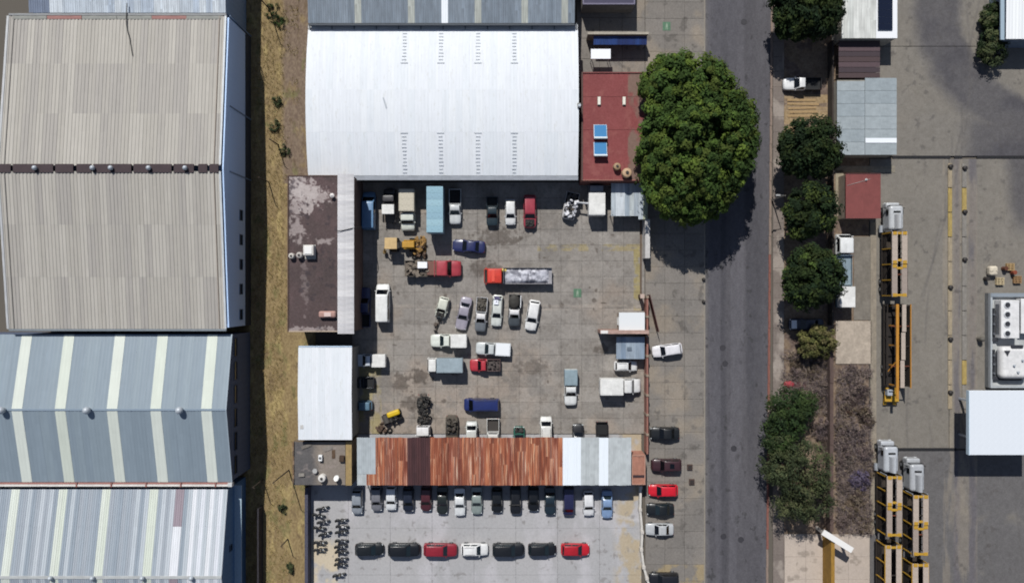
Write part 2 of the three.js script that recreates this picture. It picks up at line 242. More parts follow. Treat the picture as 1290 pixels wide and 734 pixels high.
// grassy lane between the sheds and the white-roofed hall
const laneMap = groundMap(-46, -58, -30, 58, 14, (x, z) => {
  let c = mix3([138, 119, 84], [124, 106, 75], fbm(x * 0.5, z * 0.3, 121)); c = mix3(c, [160, 142, 96], 0.7 * sm(0.55, 0.75, fbm(x * 0.9, z * 0.35, 122)));
  if (z < -17) c = mix3(c, [112, 96, 84], 0.85 * sm(-36.6, -35.6, x + 0.5 * (fbm(1, z * 0.3, 123) - 0.5)) * sm(0.15, 0.4, fbm(x * 0.7, z * 0.4, 124)));
  c = mix3(c, [98, 96, 58], 0.6 * sm(0.62, 0.78, fbm(x * 0.7, z * 0.45 + 4, 125))); c = mix3(c, [92, 76, 56], 0.55 * sm(0.6, 0.8, fbm(x * 1.6, z * 0.6, 126)));
  const g = 30 * (vn(x * 7, z * 4, 127) - 0.5); return [c[0] + g, c[1] + g, c[2] + g * 0.8];
});
struct('lane', groundUV(polyGeo([[-46, -58], [-31, -58], [-31, 58], [-46, 58]]), laneMap), new THREE.MeshStandardMaterial({ map: laneMap, roughness: 1 }), 0, -0.06, 0);
{ // dry grass tufts on the lane
  const p = [], ix = []; let k = 0;
  for (let i = 0; i < 7; i++) { const a = i / 7 * 6.28 + 0.3, r = 0.10 + 0.04 * (i % 3), h = 0.16 + 0.05 * (i % 2); p.push(Math.cos(a + 0.5) * 0.025, 0, Math.sin(a + 0.5) * 0.025, Math.cos(a - 0.5) * 0.025, 0, Math.sin(a - 0.5) * 0.025, Math.cos(a) * r, h, Math.sin(a) * r); ix.push(k, k + 1, k + 2); k += 3; }
  const g = new THREE.BufferGeometry(); g.setAttribute('position', new THREE.Float32BufferAttribute(p, 3)); g.setIndex(ix); g.computeVertexNormals();
  const N = 5000, im = new THREE.InstancedMesh(g, M(0xffffff, 1), N); im.name = 'dry_grass'; im.userData = { kind: 'stuff', label: 'dry straw coloured grass growing along the lane', category: 'grass' };
  const m = new THREE.Matrix4(), q = new THREE.Quaternion(), up = new THREE.Vector3(0, 1, 0), c = new THREE.Color();
  for (let i = 0; i < N; i++) { let x, z; do { x = rnd(-43, -33.6); z = rnd(-47, 47); } while (x > -36 && fbm(x * 0.5, z * 0.5, 130) > 0.42 || (x > -34.6 && z > -17)); const s = rnd(0.7, 1.9); m.compose(new THREE.Vector3(x, -0.06, z), q.setFromAxisAngle(up, rnd(0, 6.28)), new THREE.Vector3(s, s, s)); im.setMatrixAt(i, m); const t = rnd(); im.setColorAt(i, c.setRGB(0.36 - 0.12 * t, 0.27 - 0.08 * t, 0.11 - 0.03 * t)); }
  im.castShadow = im.receiveShadow = true; scene.add(im);
}
// green safety signs painted on the paving
{
  const mk = (px, py, label) => { const o = thing('floor_marking', label, 'marking', X(px), 0.008, Z(py)); mesh('green_paint', box(1.25, 0.006, 1.35), M(0x5b7f68, 0.85, { map: plasterMap }), o, 0, 0.003, 0);
    const w = M(0x93a796, 0.85, { map: plasterMap }); mesh('figure_head', cyl(0.11, 0.11, 0.005, 12), w, o, 0, 0.0095, -0.34); mesh('figure_body', box(0.3, 0.005, 0.42), w, o, 0, 0.0095, -0.02); for (const k of [-1, 1]) mesh('figure_leg', box(0.1, 0.005, 0.3), w, o, k * 0.1, 0.0095, 0.36); };
  mk(727.5, 369, 'green painted safety sign on the yard concrete near the flatbed truck'); mk(840, 33, 'green painted safety sign on the paving north of the great tree');
}
// ---------------------------------------------------------------- buildings
const weather = (hex, rough = 0.6, metal = 0) => M(hex, rough, { map: streakMap, metalness: metal });
const steel = M(0x8f9499, 0.5, { metalness: 0.3 }), darkSteel = M(0x33353a, 0.6), galv = M(0xaab0b6, 0.5, { metalness: 0.2 });
function turbineVent(parent, x, y, z, s = 1) {            // spinning roof ventilator
  const g = new THREE.Group(); g.name = 'roof_vent'; g.position.set(x, y, z); g.scale.setScalar(s); parent.add(g);
  mesh('vent_neck', cyl(0.34, 0.4, 0.5, 14), galv, g, 0, 0.2, 0); mesh('vent_head', new THREE.SphereGeometry(0.56, 16, 10), galv, g, 0, 0.72, 0); return g;
}
function windowPart(parent, x, y, z, w, h, facing, frameMat, glassMat) { // facing: 'e','w','n','s'
  const g = new THREE.Group(); g.name = 'window'; g.position.set(x, y, z); g.rotation.y = { s: 0, e: Math.PI / 2, n: Math.PI, w: -Math.PI / 2 }[facing]; parent.add(g);
  mesh('frame', box(w + 0.12, 0.08, 0.1), frameMat, g, 0, h / 2, 0.05); mesh('frame', box(w + 0.12, 0.08, 0.14), frameMat, g, 0, -h / 2, 0.07); for (const s of [-1, 1]) mesh('frame', box(0.07, h - 0.09, 0.09), frameMat, g, s * (w / 2 + 0.02), 0, 0.046);
  mesh('pane', box(w - 0.04, h - 0.1, 0.02), glassMat, g, 0, 0, 0.03); return g;
}
const darkGlass = new THREE.MeshPhysicalMaterial({ color: 0x0b0f14, roughness: 0.12, clearcoat: 0.4 });
const litGlass = new THREE.MeshPhysicalMaterial({ color: 0x33404d, roughness: 0.15 });
const trimWhite = M(0xc9ccce, 0.6, { map: dustMap });

{ // grey corrugated shed, with the long dark ridge slot
  const g = thing('warehouse', 'large warehouse with weathered grey corrugated roof and dark ridge slot', 'warehouse');
  const E = 8.5, R = 10.5, x0 = X(9, E), x1 = X(285, E), z0 = Z(20, E), z1 = Z(414, E), zr = Z(212, R);
  const blue = M(0xbcd6f8, 0.7, { map: softMap }), lower = M(0x3a4049, 0.9, { map: plasterMap });
  bx('wall', x0 + 0.35, x1 + 0.35, 2.2, E - 0.08, z0 + 0.2, z1 - 0.2, blue, g); bx('plinth', x0 + 0.3, x1 + 0.4, -0.1, 2.19, z0 + 0.15, z1 - 0.15, lower, g);
  { const s = new THREE.Shape(); s.moveTo(-(z1 - 0.2), E - 0.08); s.lineTo(-(z0 + 0.2), E - 0.08); s.lineTo(-zr, R - 0.1); s.closePath(); for (const xx of [x0 + 0.36, x1 + 0.14]) { const e = new THREE.ExtrudeGeometry(s, { depth: 0.2, bevelEnabled: false }); e.rotateY(Math.PI / 2); mesh('gable', e, blue, g, xx, 0, 0); } }
  const tones = [0xb0aba2, 0xaba69d, 0xa8a39b, 0xb3aea5, 0xa5a099].map((h) => M(h, 0.75, { map: softMap }));
  const zm = (z0 + zr) / 2, ym = (E + R) / 2;
  const run = (za, ya, zb, yb, tn) => { for (let k = 0; k < 3; k++) { const f = (t) => [za + (zb - za) * t, ya + (yb - ya) * t + (2 - (ya < yb ? k : 2 - k)) * -0.012]; sheets(g, 'roof_sheet', x0, x1, [f(k / 3 - (k ? 0.01 : 0)), f((k + 1) / 3)], 31, () => pick(tn), 2, 0.075, 0.004); } }; run(z0, E, zr - 0.42, R - 0.03, tones); run(zr + 0.42, R - 0.03, z1, E, tones);
  // ridge slot: dark trough under short hoods
  const slot = M(0x43373b, 0.85, { map: dustMap }); const cuts = [0.01, 0.06, 0.07, 0.25, 0.26, 0.34, 0.355, 0.42, 0.43, 0.6, 0.61, 0.78, 0.79, 0.88, 0.9, 0.94, 0.95, 0.99];
  for (let i = 0; i < cuts.length; i += 2) bx('ridge_cap', x0 + (x1 - x0) * cuts[i], x0 + (x1 - x0) * cuts[i + 1], R - 0.12, R + 0.14, zr - 0.62, zr + 0.62, slot, g, 0.03);
  for (const px of [42, 115, 138, 186, 232]) turbineVent(g, X(px, R + 0.6), R + 0.05, zr, 0.62);
  // verge trims and gutters
  const trim = M(0xb9bcc0, 0.6, { map: dustMap }), verge = M(0xc7cdd2, 0.5, { map: dustMap });
  const slope = (za, ya, zb, yb, xx, w, m, nm) => { const d = Math.hypot(zb - za, yb - ya), o = mesh(nm, box(w, 0.14, d, 0.02), m, g, xx, (ya + yb) / 2 + 0.06, (za + zb) / 2); o.rotation.x = -Math.atan2(yb - ya, zb - za); };
  for (const [xx, w, m] of [[x1 - 0.1, 0.28, verge], [x0 + 0.1, 0.34, trim], [x1 - 1.0, 0.12, M(0x9a9087, 0.8, { map: dustMap })], [x0 + 0.95, 0.12, M(0x8c8882, 0.8)]]) { slope(z0, E, zr - 0.5, R, xx, w, m, 'verge_trim'); slope(zr + 0.5, R, z1, E, xx, w, m, 'verge_trim'); }
  bx('gutter', x0 + 0.2, x1, E - 0.2, E + 0.1, z1 + 0.02, z1 + 0.34, M(0x79828a, 0.6, { map: dustMap }), g, 0.04); bx('gutter', x0 + 0.2, x1, E - 0.2, E + 0.12, z0 - 0.36, z0 - 0.04, M(0x8c8f92, 0.6, { map: dustMap }), g, 0.04);
  const redTrim = M(0x9a6f6a, 0.7, { map: dustMap }), paleTrim = M(0x8d8f8b, 0.7, { map: dustMap });
  for (let i = 0; i < 6; i++) { const w = (x1 - x0 - 1.4) / 6; bx('eaves_flashing', x0 + 0.7 + i * w + 0.03, x0 + 0.7 + (i + 1) * w - 0.03, E + 0.02, E + 0.13, z0 + 0.0, z0 + 0.5, [1, 4].includes(i) ? redTrim : paleTrim, g, 0.02); }
  const tub = new THREE.TubeGeometry(new THREE.CatmullRomCurve3([[158, 3], [158, 30], [163, 50], [167, 70]].map(([a, b], i) => new THREE.Vector3(X(a, 9), E + 0.22 + i * 0.14, Z(b, 9)))), 20, 0.07, 6); mesh('cable', tub, M(0x54524e, 0.9), g);
  for (const py of [271, 302, 333, 364, 396]) windowPart(g, x1 + 0.36, 4.0, Z(py, 4.0), 1.5, 1.0, 'e', M(0x546577, 0.6), darkGlass);
  for (const py of [10, 120, 200]) bx('downpipe', x1 + 0.36, x1 + 0.5, 0, E - 0.2, Z(py + 20, 5), Z(py + 20, 5) + 0.14, M(0x6d8199, 0.6), g);
  rebase(g, (x0 + x1) / 2, (z0 + z1) / 2);
}
{ // shed to the north of it, only its edge in view
  const g = thing('warehouse', 'warehouse edge with pale blue roof beyond the grey shed', 'warehouse'); const h = 8.2, x0 = X(36, h), x1 = X(284, h), z1 = Z(16, h), z0 = z1 - 16;
  bx('wall', x0 + 0.2, x1 - 0.1, -0.1, h - 0.1, z0, z1 - 0.2, M(0x8ba0b8, 0.8, { map: streakMap }), g); const t = [0xb9c3ce, 0xc6ced6, 0xadb9c8].map((c) => weather(c)); sheets(g, 'roof_sheet', x0 + 3, x1, [[z0, h + 0.9], [z1, h]], 27, () => pick(t), 3, 0.04);
  const t2 = weather(0x707c92); sheets(g, 'roof_sheet', x0, x0 + 3, [[z0, h + 0.9], [z1, h]], 3, () => t2, 3, 0.04); bx('gutter', x0, x1, h - 0.22, h - 0.04, z1 + 0.02, z1 + 0.3, M(0x4e535a, 0.7), g, 0.03); rebase(g, (x0 + x1) / 2, (z0 + z1) / 2);
}
const skylight = [0xcdd2c8, 0xd1d6cd, 0xc9cfc3].map((h) => new THREE.MeshPhysicalMaterial({ color: h, roughness: 0.5, map: softMap }));
{ // blue-grey shed with pale skylight strips
  const g = thing('warehouse', 'blue-grey metal warehouse roof with pale skylight strips and round ridge vents', 'warehouse');
  const E = 7.5, R = 9.7, x0 = -84, x1 = X(292, E), z0 = Z(421, E), z1 = Z(607, E), zr = Z(516, R);
  const wallM = M(0x56627a, 0.8, { map: streakMap }); bx('wall', x0 + 0.2, x1 - 0.12, -0.1, E - 0.06, z0 + 0.1, z1 - 0.1, wallM, g);
  { const s = new THREE.Shape(); s.moveTo(-(z1 - 0.12), E - 0.06); s.lineTo(-(z0 + 0.12), E - 0.06); s.lineTo(-zr, R - 0.08); s.closePath(); const e = new THREE.ExtrudeGeometry(s, { depth: 0.2, bevelEnabled: false }); e.rotateY(Math.PI / 2); mesh('gable', e, wallM, g, x1 - 0.34, 0, 0); }
  const tones = [0x828f99, 0x84919b, 0x818e98, 0x86939c].map((h) => M(h, 0.5, { map: softMap })); const sx = [20.5, 75, 140.5, 195.5, 259.5].map((p) => X(p, R)); const half = 0.76;
  for (const path of [[[z0, E], [zr, R]], [[zr, R], [z1, E]]]) { let a = x0; for (const c of [...sx, null]) { const b = c === null ? x1 : c - half; sheets(g, 'roof_sheet', a, b, path, Math.max(1, Math.round((b - a) / 1.05)), () => pick(tones), 2, 0.012, 0.002); if (c !== null) { mesh('skylight', sheetGeo(c - half, c + half, path, 3, 0.014, Math.floor(rnd(0, 64)) / 8), pick(skylight), g, 0, 0.03, 0); a = c + half; } } }
  bx('ridge_cap', x0, x1, R - 0.02, R + 0.07, zr - 0.16, zr + 0.16, M(0x7d8b98, 0.5), g, 0.03); for (const px of [0, 108, 225]) turbineVent(g, X(px, R + 0.7), R - 0.05, zr, 0.95);
  for (let i = 0; i < 6; i++) windowPart(g, x1 - 0.1, 6.0, z0 + 2 + i * 3.5, 2.6, 0.9, 'e', M(0x3d4552, 0.7), darkGlass); const verge = M(0x8e9aa4, 0.5); for (const [za, ya, zb, yb] of [[z0, E, zr, R], [zr, R, z1, E]]) { const d = Math.hypot(zb - za, yb - ya), o = mesh('verge_trim', box(0.16, 0.16, d, 0.02), verge, g, x1, (ya + yb) / 2 + 0.03, (za + zb) / 2); o.rotation.x = -Math.atan2(yb - ya, zb - za); }
  bx('gutter', x0, x1 - 0.2, E - 0.25, E + 0.12, z1 + 0.05, z1 + 0.3, M(0xa0736c, 0.7, { map: dustMap }), g, 0.03); bx('parapet', x0, x1 - 0.3, E - 0.4, E + 0.22, z1 + 0.32, z1 + 0.62, M(0xd9d6d3, 0.6, { map: dustMap }), g, 0.04); bx('parapet_end', x1 - 0.55, x1 + 0.1, E - 0.5, E + 0.3, z1 + 0.06, z1 + 0.66, trimWhite, g, 0.05);
  for (let i = 0; i < 5; i++) bx('pipe_bracket', x0 + 20 + i * 5.1, x0 + 20.2 + i * 5.1, E + 0.1, E + 0.32, z1 + 0.02, z1 + 0.66, M(0x8a5f58, 0.8), g);
  rebase(g, (x0 + x1) / 2, (z0 + z1) / 2);
}
{ // patched old shed with a rib-striped roof
  const g = thing('warehouse', 'old warehouse with striped patchy corrugated roof and white patch sheets', 'warehouse');
  const E = 7.2, R = 9.5, x0 = -84, x1 = -41.9, z0 = Z(616, E), zr = Z(727, R), z2 = zr + 13; const wallM = M(0x55789f, 0.8, { map: streakMap }); bx('wall', x0 + 0.2, x1 - 0.1, -0.1, E - 0.06, z0 + 0.1, z2 - 0.1, wallM, g);
  { const s = new THREE.Shape(); s.moveTo(-(z2 - 0.12), E - 0.06); s.lineTo(-(z0 + 0.12), E - 0.06); s.lineTo(-zr, R - 0.08); s.closePath(); const e = new THREE.ExtrudeGeometry(s, { depth: 0.2, bevelEnabled: false }); e.rotateY(Math.PI / 2); mesh('gable', e, wallM, g, x1 - 0.31, 0, 0); }
  const tn = [0x98a1aa, 0xb2b9bf, 0x9ba2aa, 0x8f99a3, 0xb6bcc2].map((h) => M(h, 0.65, { map: softMap })), white = [0xd0d3d9, 0xd6d8dc].map((h) => M(h, 0.65, { map: softMap })), mauve = M(0x948890, 0.7, { map: softMap }), n = 66, w = (x1 - x0) / n;
  for (let i = 0; i < n; i++) { const a = x0 + i * w, px = 645 + (a + w / 2) * 8 / (1 - 8 / EYE); let m = tn[(i * 3 + (hash(i, 3, 9) > 0.6 ? 1 : 0)) % 5]; const sk = [15, 77, 130, 190].some((p) => Math.abs(px - p) < 5.4); if (sk) m = pick(skylight); if (px > 241) m = [white[0], tn[1], white[1], tn[4]][i % 4]; if (px > 217 && px < 230) m = mauve;
    const mid = z0 + (zr - z0) * 0.42, ym = E + (R - E) * 0.42; const off = rnd(0, 0.01) + (i % 2) * 0.01; const m2 = px > 217 && px < 228 ? white[1] : (px > 250 && px < 256 ? white[0] : m);
    mesh('roof_sheet', sheetGeo(a - 0.012, a + w + 0.012, [[z0, E], [mid + 0.1, ym + 0.02]], 2, 0.05, Math.floor(rnd(0, 64)) / 8), m, g, 0, off + 0.012, 0); mesh('roof_sheet', sheetGeo(a - 0.012, a + w + 0.012, [[mid - 0.1, ym - 0.02], [zr, R]], 2, 0.05, Math.floor(rnd(0, 64)) / 8), m2, g, 0, off, 0); mesh('roof_sheet', sheetGeo(a - 0.012, a + w + 0.012, [[zr, R], [z2, E]], 2, 0.05, Math.floor(rnd(0, 64)) / 8), m, g, 0, off, 0); }
  bx('ridge_cap', x0, x1, R + 0.01, R + 0.09, zr - 0.22, zr + 0.22, M(0xb4b8ba, 0.6, { map: dustMap }), g, 0.03); for (const px of [62, 115, 178, 240]) turbineVent(g, X(px, R + 0.5), R, zr, 0.6);
  bx('wall_ledge', x1 - 0.1, x1 + 0.95, 4.3, 4.45, z0 + 0.2, z2 - 1, M(0xa3b8c8, 0.6, { map: streakMap }), g); for (let i = 0; i < 6; i++) bx('ledge_bracket', x1 - 0.1, x1 + 0.9, 4.1, 4.29, z0 + 1 + i * 3.6, z0 + 1.12 + i * 3.6, darkSteel, g);
  windowPart(g, x1 - 0.1, 6.0, Z(690, 6), 0.8, 0.9, 'e', M(0x26384d, 0.7), darkGlass);
  rebase(g, (x0 + x1) / 2, (z0 + z2) / 2);
}
{ // dark fence hoarding along the shed foot
  const g = thing('hoarding', 'dark sheet hoarding at the foot of the old patchy warehouse', 'fence'); const m = M(0x2f2c33, 0.85, { map: streakMap }); for (let i = 0; i < 12; i++) bx('panel', X(329), X(331), 0, 1.9 + rnd(-0.03, 0.03), Z(636) + i * 1.2 + 0.02, Z(636) + (i + 1) * 1.2, m, g); rebase(g, X(330), Z(690));
}
// vaulted white hall
{
  const g = thing('vaulted_hall', 'big hall with bright white vaulted sheet roof', 'warehouse'); const E = 4.7, C = 6.1, x0 = X(388, E), x1 = X(728, E), z0 = Z(37, E), z1 = Z(221, E); const path = [];
  for (let i = 0; i <= 14; i++) { const t = i / 14; path.push([z0 + (z1 - z0) * t, E + (C - E) * (1 - Math.pow(2 * t - 1, 2))]); }
  const wl = M(0x9a9ea4, 0.8, { map: plasterMap }); bx('wall', x0 + 0.2, x1 - 0.1, -0.1, E - 0.1, z0 + 0.1, z1 - 0.1, wl, g);
  { const s = new THREE.Shape(); path.forEach(([z, y], i) => i ? s.lineTo(-z, y - 0.08) : s.moveTo(-z, y - 0.1)); s.closePath(); for (const xx of [x0 + 0.21, x1 - 0.3]) { const e = new THREE.ExtrudeGeometry(s, { depth: 0.2, bevelEnabled: false }); e.rotateY(Math.PI / 2); mesh('gable', e, wl, g, xx, 0, 0); } }
  const wh = [0xdadde1, 0xdcdfe2, 0xd8dce0, 0xdbdee2].map((h) => M(h, 0.75, { map: whiteMap })); for (const [a, b, dy] of [[0, 6, 0], [6, 10, 0.006], [10, 14, 0]]) sheets(g, 'roof_sheet', x0, x1, path.slice(a, b + 1).map(([z, y]) => [z, y + dy]), 40, () => pick(wh), 2, 0.008, 0.001);
  const yAt = (z) => { const t = (z - z0) / (z1 - z0); return E + (C - E) * (1 - Math.pow(2 * t - 1, 2)); }; const tick = M(0xa9aeb4, 0.7);
  for (const px of [509, 555, 602, 648]) for (const [a, b] of [[40, 82], [168, 219]]) for (let y = a; y <= b; y += 4.4) { const z = Z(y, 5.6), t = (z - z0) / (z1 - z0), sl = -4 * (C - E) * (2 * t - 1) / (z1 - z0); const o = mesh('roof_clip', box(y + 4.4 > b && a < 100 || (y === a && a > 100) ? 1.1 : rnd(0.5, 0.7), 0.05, rnd(0.09, 0.15)), tick, g, X(px, 5.8) + rnd(-0.04, 0.04), yAt(z) + 0.045, z); o.rotation.x = -Math.atan(sl); }
  bx('patch', X(482, 7.2), X(484, 7.2), C - 0.02, C + 0.06, Z(120, 7.2), Z(134, 7.2), tick, g).rotation.y = 0.3; bx('gutter', x0 - 0.05, x1 + 0.05, E - 0.34, E - 0.02, z1 + 0.02, z1 + 0.7, M(0x9096a0, 0.6, { map: dustMap }), g, 0.04);
  // valley gutter to the north, with straps
  bx('gutter', x0, x1, E - 0.1, E + 0.1, z0 - 0.75, z0 - 0.05, M(0xb6babd, 0.6, { map: dustMap }), g, 0.03); for (let i = 0; i <= 12; i++) bx('strap', x0 + 0.2 + i * (x1 - x0 - 0.5) / 12, x0 + 0.36 + i * (x1 - x0 - 0.5) / 12, E + 0.05, E + 0.22, z0 - 0.9, z0 + 0.02, M(0x55595e, 0.7), g);
  const vp = new THREE.Group(); vp.name = 'wall_vent'; vp.position.set(x1 - 0.05, yAt(Z(131, 7)) - 0.1, Z(131, 7)); g.add(vp); mesh('duct', box(0.5, 0.6, 0.7, 0.05), M(0x77756f, 0.7, { map: dustMap }), vp, 0.1, 0.1, 0); mesh('cowl', cyl(0.22, 0.28, 0.5, 10), galv, vp, 0.12, 0.6, 0.1);
  rebase(g, (x0 + x1) / 2, (z0 + z1) / 2);
}
{ // hall beyond it
  const g = thing('warehouse', 'slate blue metal roof with narrow skylights north of the white vault', 'warehouse'); const h = 5.6, x0 = X(388, h), x1 = X(724, h), z1 = Z(29, h), z0 = z1 - 14; bx('wall', x0 + 0.2, x1 - 0.1, -0.1, h - 0.12, z0, z1 - 0.15, M(0x8a8f95, 0.8, { map: plasterMap }), g);
  const tn = [0x76828f, 0x7b8794, 0x717d8a].map((c) => weather(c, 0.5)); const n = 40, w = (x1 - x0) / n; const path = [[z0, h + 1.2], [z1, h]]; for (let i = 0; i < n; i++) { const px = 645 + (x0 + (i + 0.5) * w) * 8 / (1 - h / EYE); const sk = [450, 518, 600, 660, 708].some((p) => Math.abs(px - p) < 4.3), bright = Math.abs(px - 560) < 4.3; mesh('roof_sheet', sheetGeo(x0 + i * w - 0.01, x0 + (i + 1) * w + 0.01, path, 3, 0.03, i), sk ? M(0xa8aca6, 0.6, { map: streakMap }) : bright ? M(0xe2e6ea, 0.5) : pick(tn), g, 0, (i % 2) * 0.008, 0); }
  bx('gutter', x0, x1, h - 0.35, h - 0.03, z1 + 0.03, z1 + 0.3, M(0x41474e, 0.7), g, 0.03); rebase(g, (x0 + x1) / 2, (z0 + z1) / 2);
}
// water tank of moulded plastic with ribs and lid
function waterTank(label, px, py, y, r, h, mat) { const t = thing('water_tank', label, 'water tank', X(px, y + h), y, Z(py, y + h)); const pr = [[0, 0], [r, 0], [r, h * 0.3], [r * 0.95, h * 0.34], [r, h * 0.38], [r, h * 0.66], [r * 0.95, h * 0.7], [r, h * 0.74], [r * 0.9, h * 0.86], [r * 0.4, h * 0.96], [0, h * 0.97]].map(([a, b]) => new THREE.Vector2(a, b)); mesh('tank_body', toCreasedNormals(new THREE.LatheGeometry(pr, 20), 0.6), mat, t); mesh('lid', cyl(r * 0.34, r * 0.36, 0.12, 14), M(0x2b2826, 0.7), t, 0, h * 0.99, 0); return t; }
// flat-roofed building with parapets
function flatBuilding(g, x0, x1, z0, z1, h, wallM, roofM, par = 0.3, parM = wallM, t = 0.2) {
  bx('wall', x0, x1, -0.1, h - 0.05, z0, z1, wallM, g); bx('roof_deck', x0 + t, x1 - t, h - 0.04, h + 0.06, z0 + t, z1 - t, roofM, g);
  if (par > 0) { bx('parapet', x0, x1, h - 0.045, h + par, z0, z0 + t, parM, g); bx('parapet', x0, x1, h - 0.045, h + par, z1 - t, z1, parM, g); bx('parapet', x0, x0 + t, h - 0.045, h + par, z0 + t, z1 - t, parM, g); bx('parapet', x1 - t, x1, h - 0.045, h + par, z0 + t, z1 - t, parM, g); } return h + 0.06;
}
{ // red-roofed office
  const h = 4.5, x0 = X(733, h), x1 = X(814, h), z0 = Z(91, h), z1 = Z(227.5, h); const g = thing('office_building', 'office with flat brick red roof under the great tree', 'building');
  const rm = groundMap(x0, z0, x1, z1, 40, (x, z) => { let c = mix3([128, 64, 63], [112, 54, 54], fbm(x * 0.4, z * 0.4, 201)); c = mix3(c, [138, 82, 76], 0.5 * sm(0.5, 0.75, fbm(x * 0.8, z * 0.8, 202))); if (x > 17.5) c = mix3(c, [112, 96, 84], 0.85 * sm(0.36, 0.62, fbm(x * 0.6, z * 0.35, 203) + 0.14 * sm(17.5, 20, x))); const g2 = 12 * (vn(x * 7, z * 7, 204) - 0.5); return [c[0] + g2, c[1] + g2, c[2] + g2]; });
  const roofM = new THREE.MeshStandardMaterial({ map: rm, roughness: 0.85 }); bx('wall', x0, x1, -0.1, h - 0.05, z0, z1, M(0x8a5a52, 0.9, { map: plasterMap }), g);
  const n = [z0, z0 + 3.7, z0 + 8.7, z1]; for (let i = 0; i < 3; i++) { const a = n[i] + (i ? 0.02 : 0), b = n[i + 1] - (i < 2 ? 0.02 : 0); const ge = groundUV(new THREE.BoxGeometry(x1 - x0 - 0.3, 0.1, b - a), rm, (x0 + x1) / 2, (a + b) / 2); mesh('roof_deck', ge, roofM, g, (x0 + x1) / 2, h + 0.005, (a + b) / 2); }
  for (const px of [755, 786.5]) { const s = new THREE.Group(); s.name = 'skylight_dome'; s.position.set(X(px, h + 0.3), h + 0.05, Z(127, h + 0.3)); g.add(s); mesh('curb', box(0.5, 0.2, 1.3), M(0x9a9488, 0.8), s, 0, 0.1, 0); mesh('dome', box(0.42, 0.16, 1.2, 0.07), M(0xd9d5c8, 0.5), s, 0, 0.26, 0); }
  bx('coping', x0 - 0.05, x0 + 0.14, h - 0.04, h + 0.22, z0, z1, M(0x5c4a46, 0.9, { map: dustMap }), g); bx('coping', x0 + 0.15, x1, h - 0.04, h + 0.2, z0, z0 + 0.16, M(0x7d4a48, 0.9, { map: dustMap }), g); bx('coping', x0 + 0.15, x1, h - 0.04, h + 0.2, z1 - 0.16, z1, M(0x96655c, 0.9, { map: dustMap }), g); rebase(g, (x0 + x1) / 2, (z0 + z1) / 2);
  for (const [py, lab] of [[165.5, 'tilted blue solar water panel nearer the pale skylights on red roof'], [187.5, 'tilted blue solar water panel beside the tanks on red roof']]) { const t = thing('solar_heater', lab, 'solar heater', X(756.5, h + 0.7), h + 0.055, Z(py, h + 0.7)); const tl = new THREE.Group(); tl.name = 'collector'; tl.position.set(0, 0.62, 0); tl.rotation.x = -0.22; t.add(tl); mesh('collector_frame', box(2.0, 0.1, 2.2, 0.03), M(0xb8c4cc, 0.5), tl); mesh('glass_sheet', box(1.84, 0.03, 1.95), new THREE.MeshPhysicalMaterial({ color: 0x3a78a8, roughness: 0.2, clearcoat: 0.5 }), tl, 0, 0.06, -0.05); mesh('header_tube', new THREE.CylinderGeometry(0.17, 0.17, 2.0, 12).rotateZ(Math.PI / 2), M(0xd0d8da, 0.4), tl, 0, 0.12, 1.08); for (const [a, b, hh] of [[-0.9, -0.95, 0.36], [0.9, -0.95, 0.36], [-0.9, 0.95, 0.8], [0.9, 0.95, 0.8]]) mesh('stand_leg', box(0.06, hh, 0.06), galv, t, a, hh / 2, b); }
  waterTank('tan round water tank on the red roof corner, the smaller one', 778, 209, h + 0.055, 0.55, 1.1, M(0xa58a6c, 0.7, { map: dustMap })); waterTank('tan round water tank on the red roof corner, the bigger one', 790.5, 217, h + 0.055, 0.72, 1.25, M(0xc2a484, 0.7, { map: dustMap }));
}
{ // small shed, wall, awning north of the office
  const h = 3.2, g = thing('garage_shed', 'dark roofed shed north of the blue awning court', 'shed'), x0 = X(734, h), x1 = X(800, h), z1 = Z(6, h); flatBuilding(g, x0, x1, z1 - 9, z1, h, M(0x7d7a78, 0.9, { map: plasterMap }), M(0x45435a, 0.8, { map: dustMap }), 0.2, M(0x77748a, 0.8, { map: dustMap })); rebase(g, (x0 + x1) / 2, z1 - 4);
  const w = thing('court_wall', 'pale topped block wall behind the dark blue awning', 'wall'); const hw = 3.0; bx('wall', X(741, hw), X(817, hw), -0.05, hw - 0.12, Z(40.5, hw), Z(42.5, hw), M(0x8d8880, 0.9, { map: plasterMap }), w); bx('coping', X(740.5, hw), X(817.5, hw), hw - 0.119, hw, Z(40, hw), Z(43, hw), M(0xaaa397, 0.9, { map: dustMap }), w); rebase(w, X(779, hw), Z(41.5, hw));
  const a = thing('blue_awning', 'dark blue sheet awning against the court wall', 'awning'); const navy = [0x1d3970, 0x223f7c, 0x1a2f66].map((c) => weather(c, 0.5)); const ax0 = X(748, 2.3), ax1 = X(815, 2.3), az0 = Z(43.6, 3) + 0.03, az1 = Z(56, 2.3); sheets(a, 'awning_sheet', ax0, ax1, [[az0, 2.45], [az1, 2.2]], 9, () => pick(navy), 3, 0.03); for (const px of [749, 770, 792, 814]) mesh('post', box(0.09, 2.2, 0.09), darkSteel, a, X(px, 2.3), 1.1, az1 - 0.08); rebase(a, (ax0 + ax1) / 2, (az0 + az1) / 2);
  const k = thing('white_canopy', 'small bright white shelter roof next to the red roofed office', 'canopy'); const hk = 2.5; bx('roof_panel', X(744.5, hk), X(769.5, hk), hk - 0.12, hk, Z(61.5, hk), Z(74, hk), M(0xe4e6ea, 0.5), k, 0.03); for (const [a1, b1] of [[746, 63], [768, 63], [746, 72.5], [768, 72.5]]) mesh('post', box(0.08, hk - 0.12, 0.08), galv, k, X(a1, hk), (hk - 0.12) / 2, Z(b1, hk)); rebase(k, X(757, hk), Z(68, hk));
}
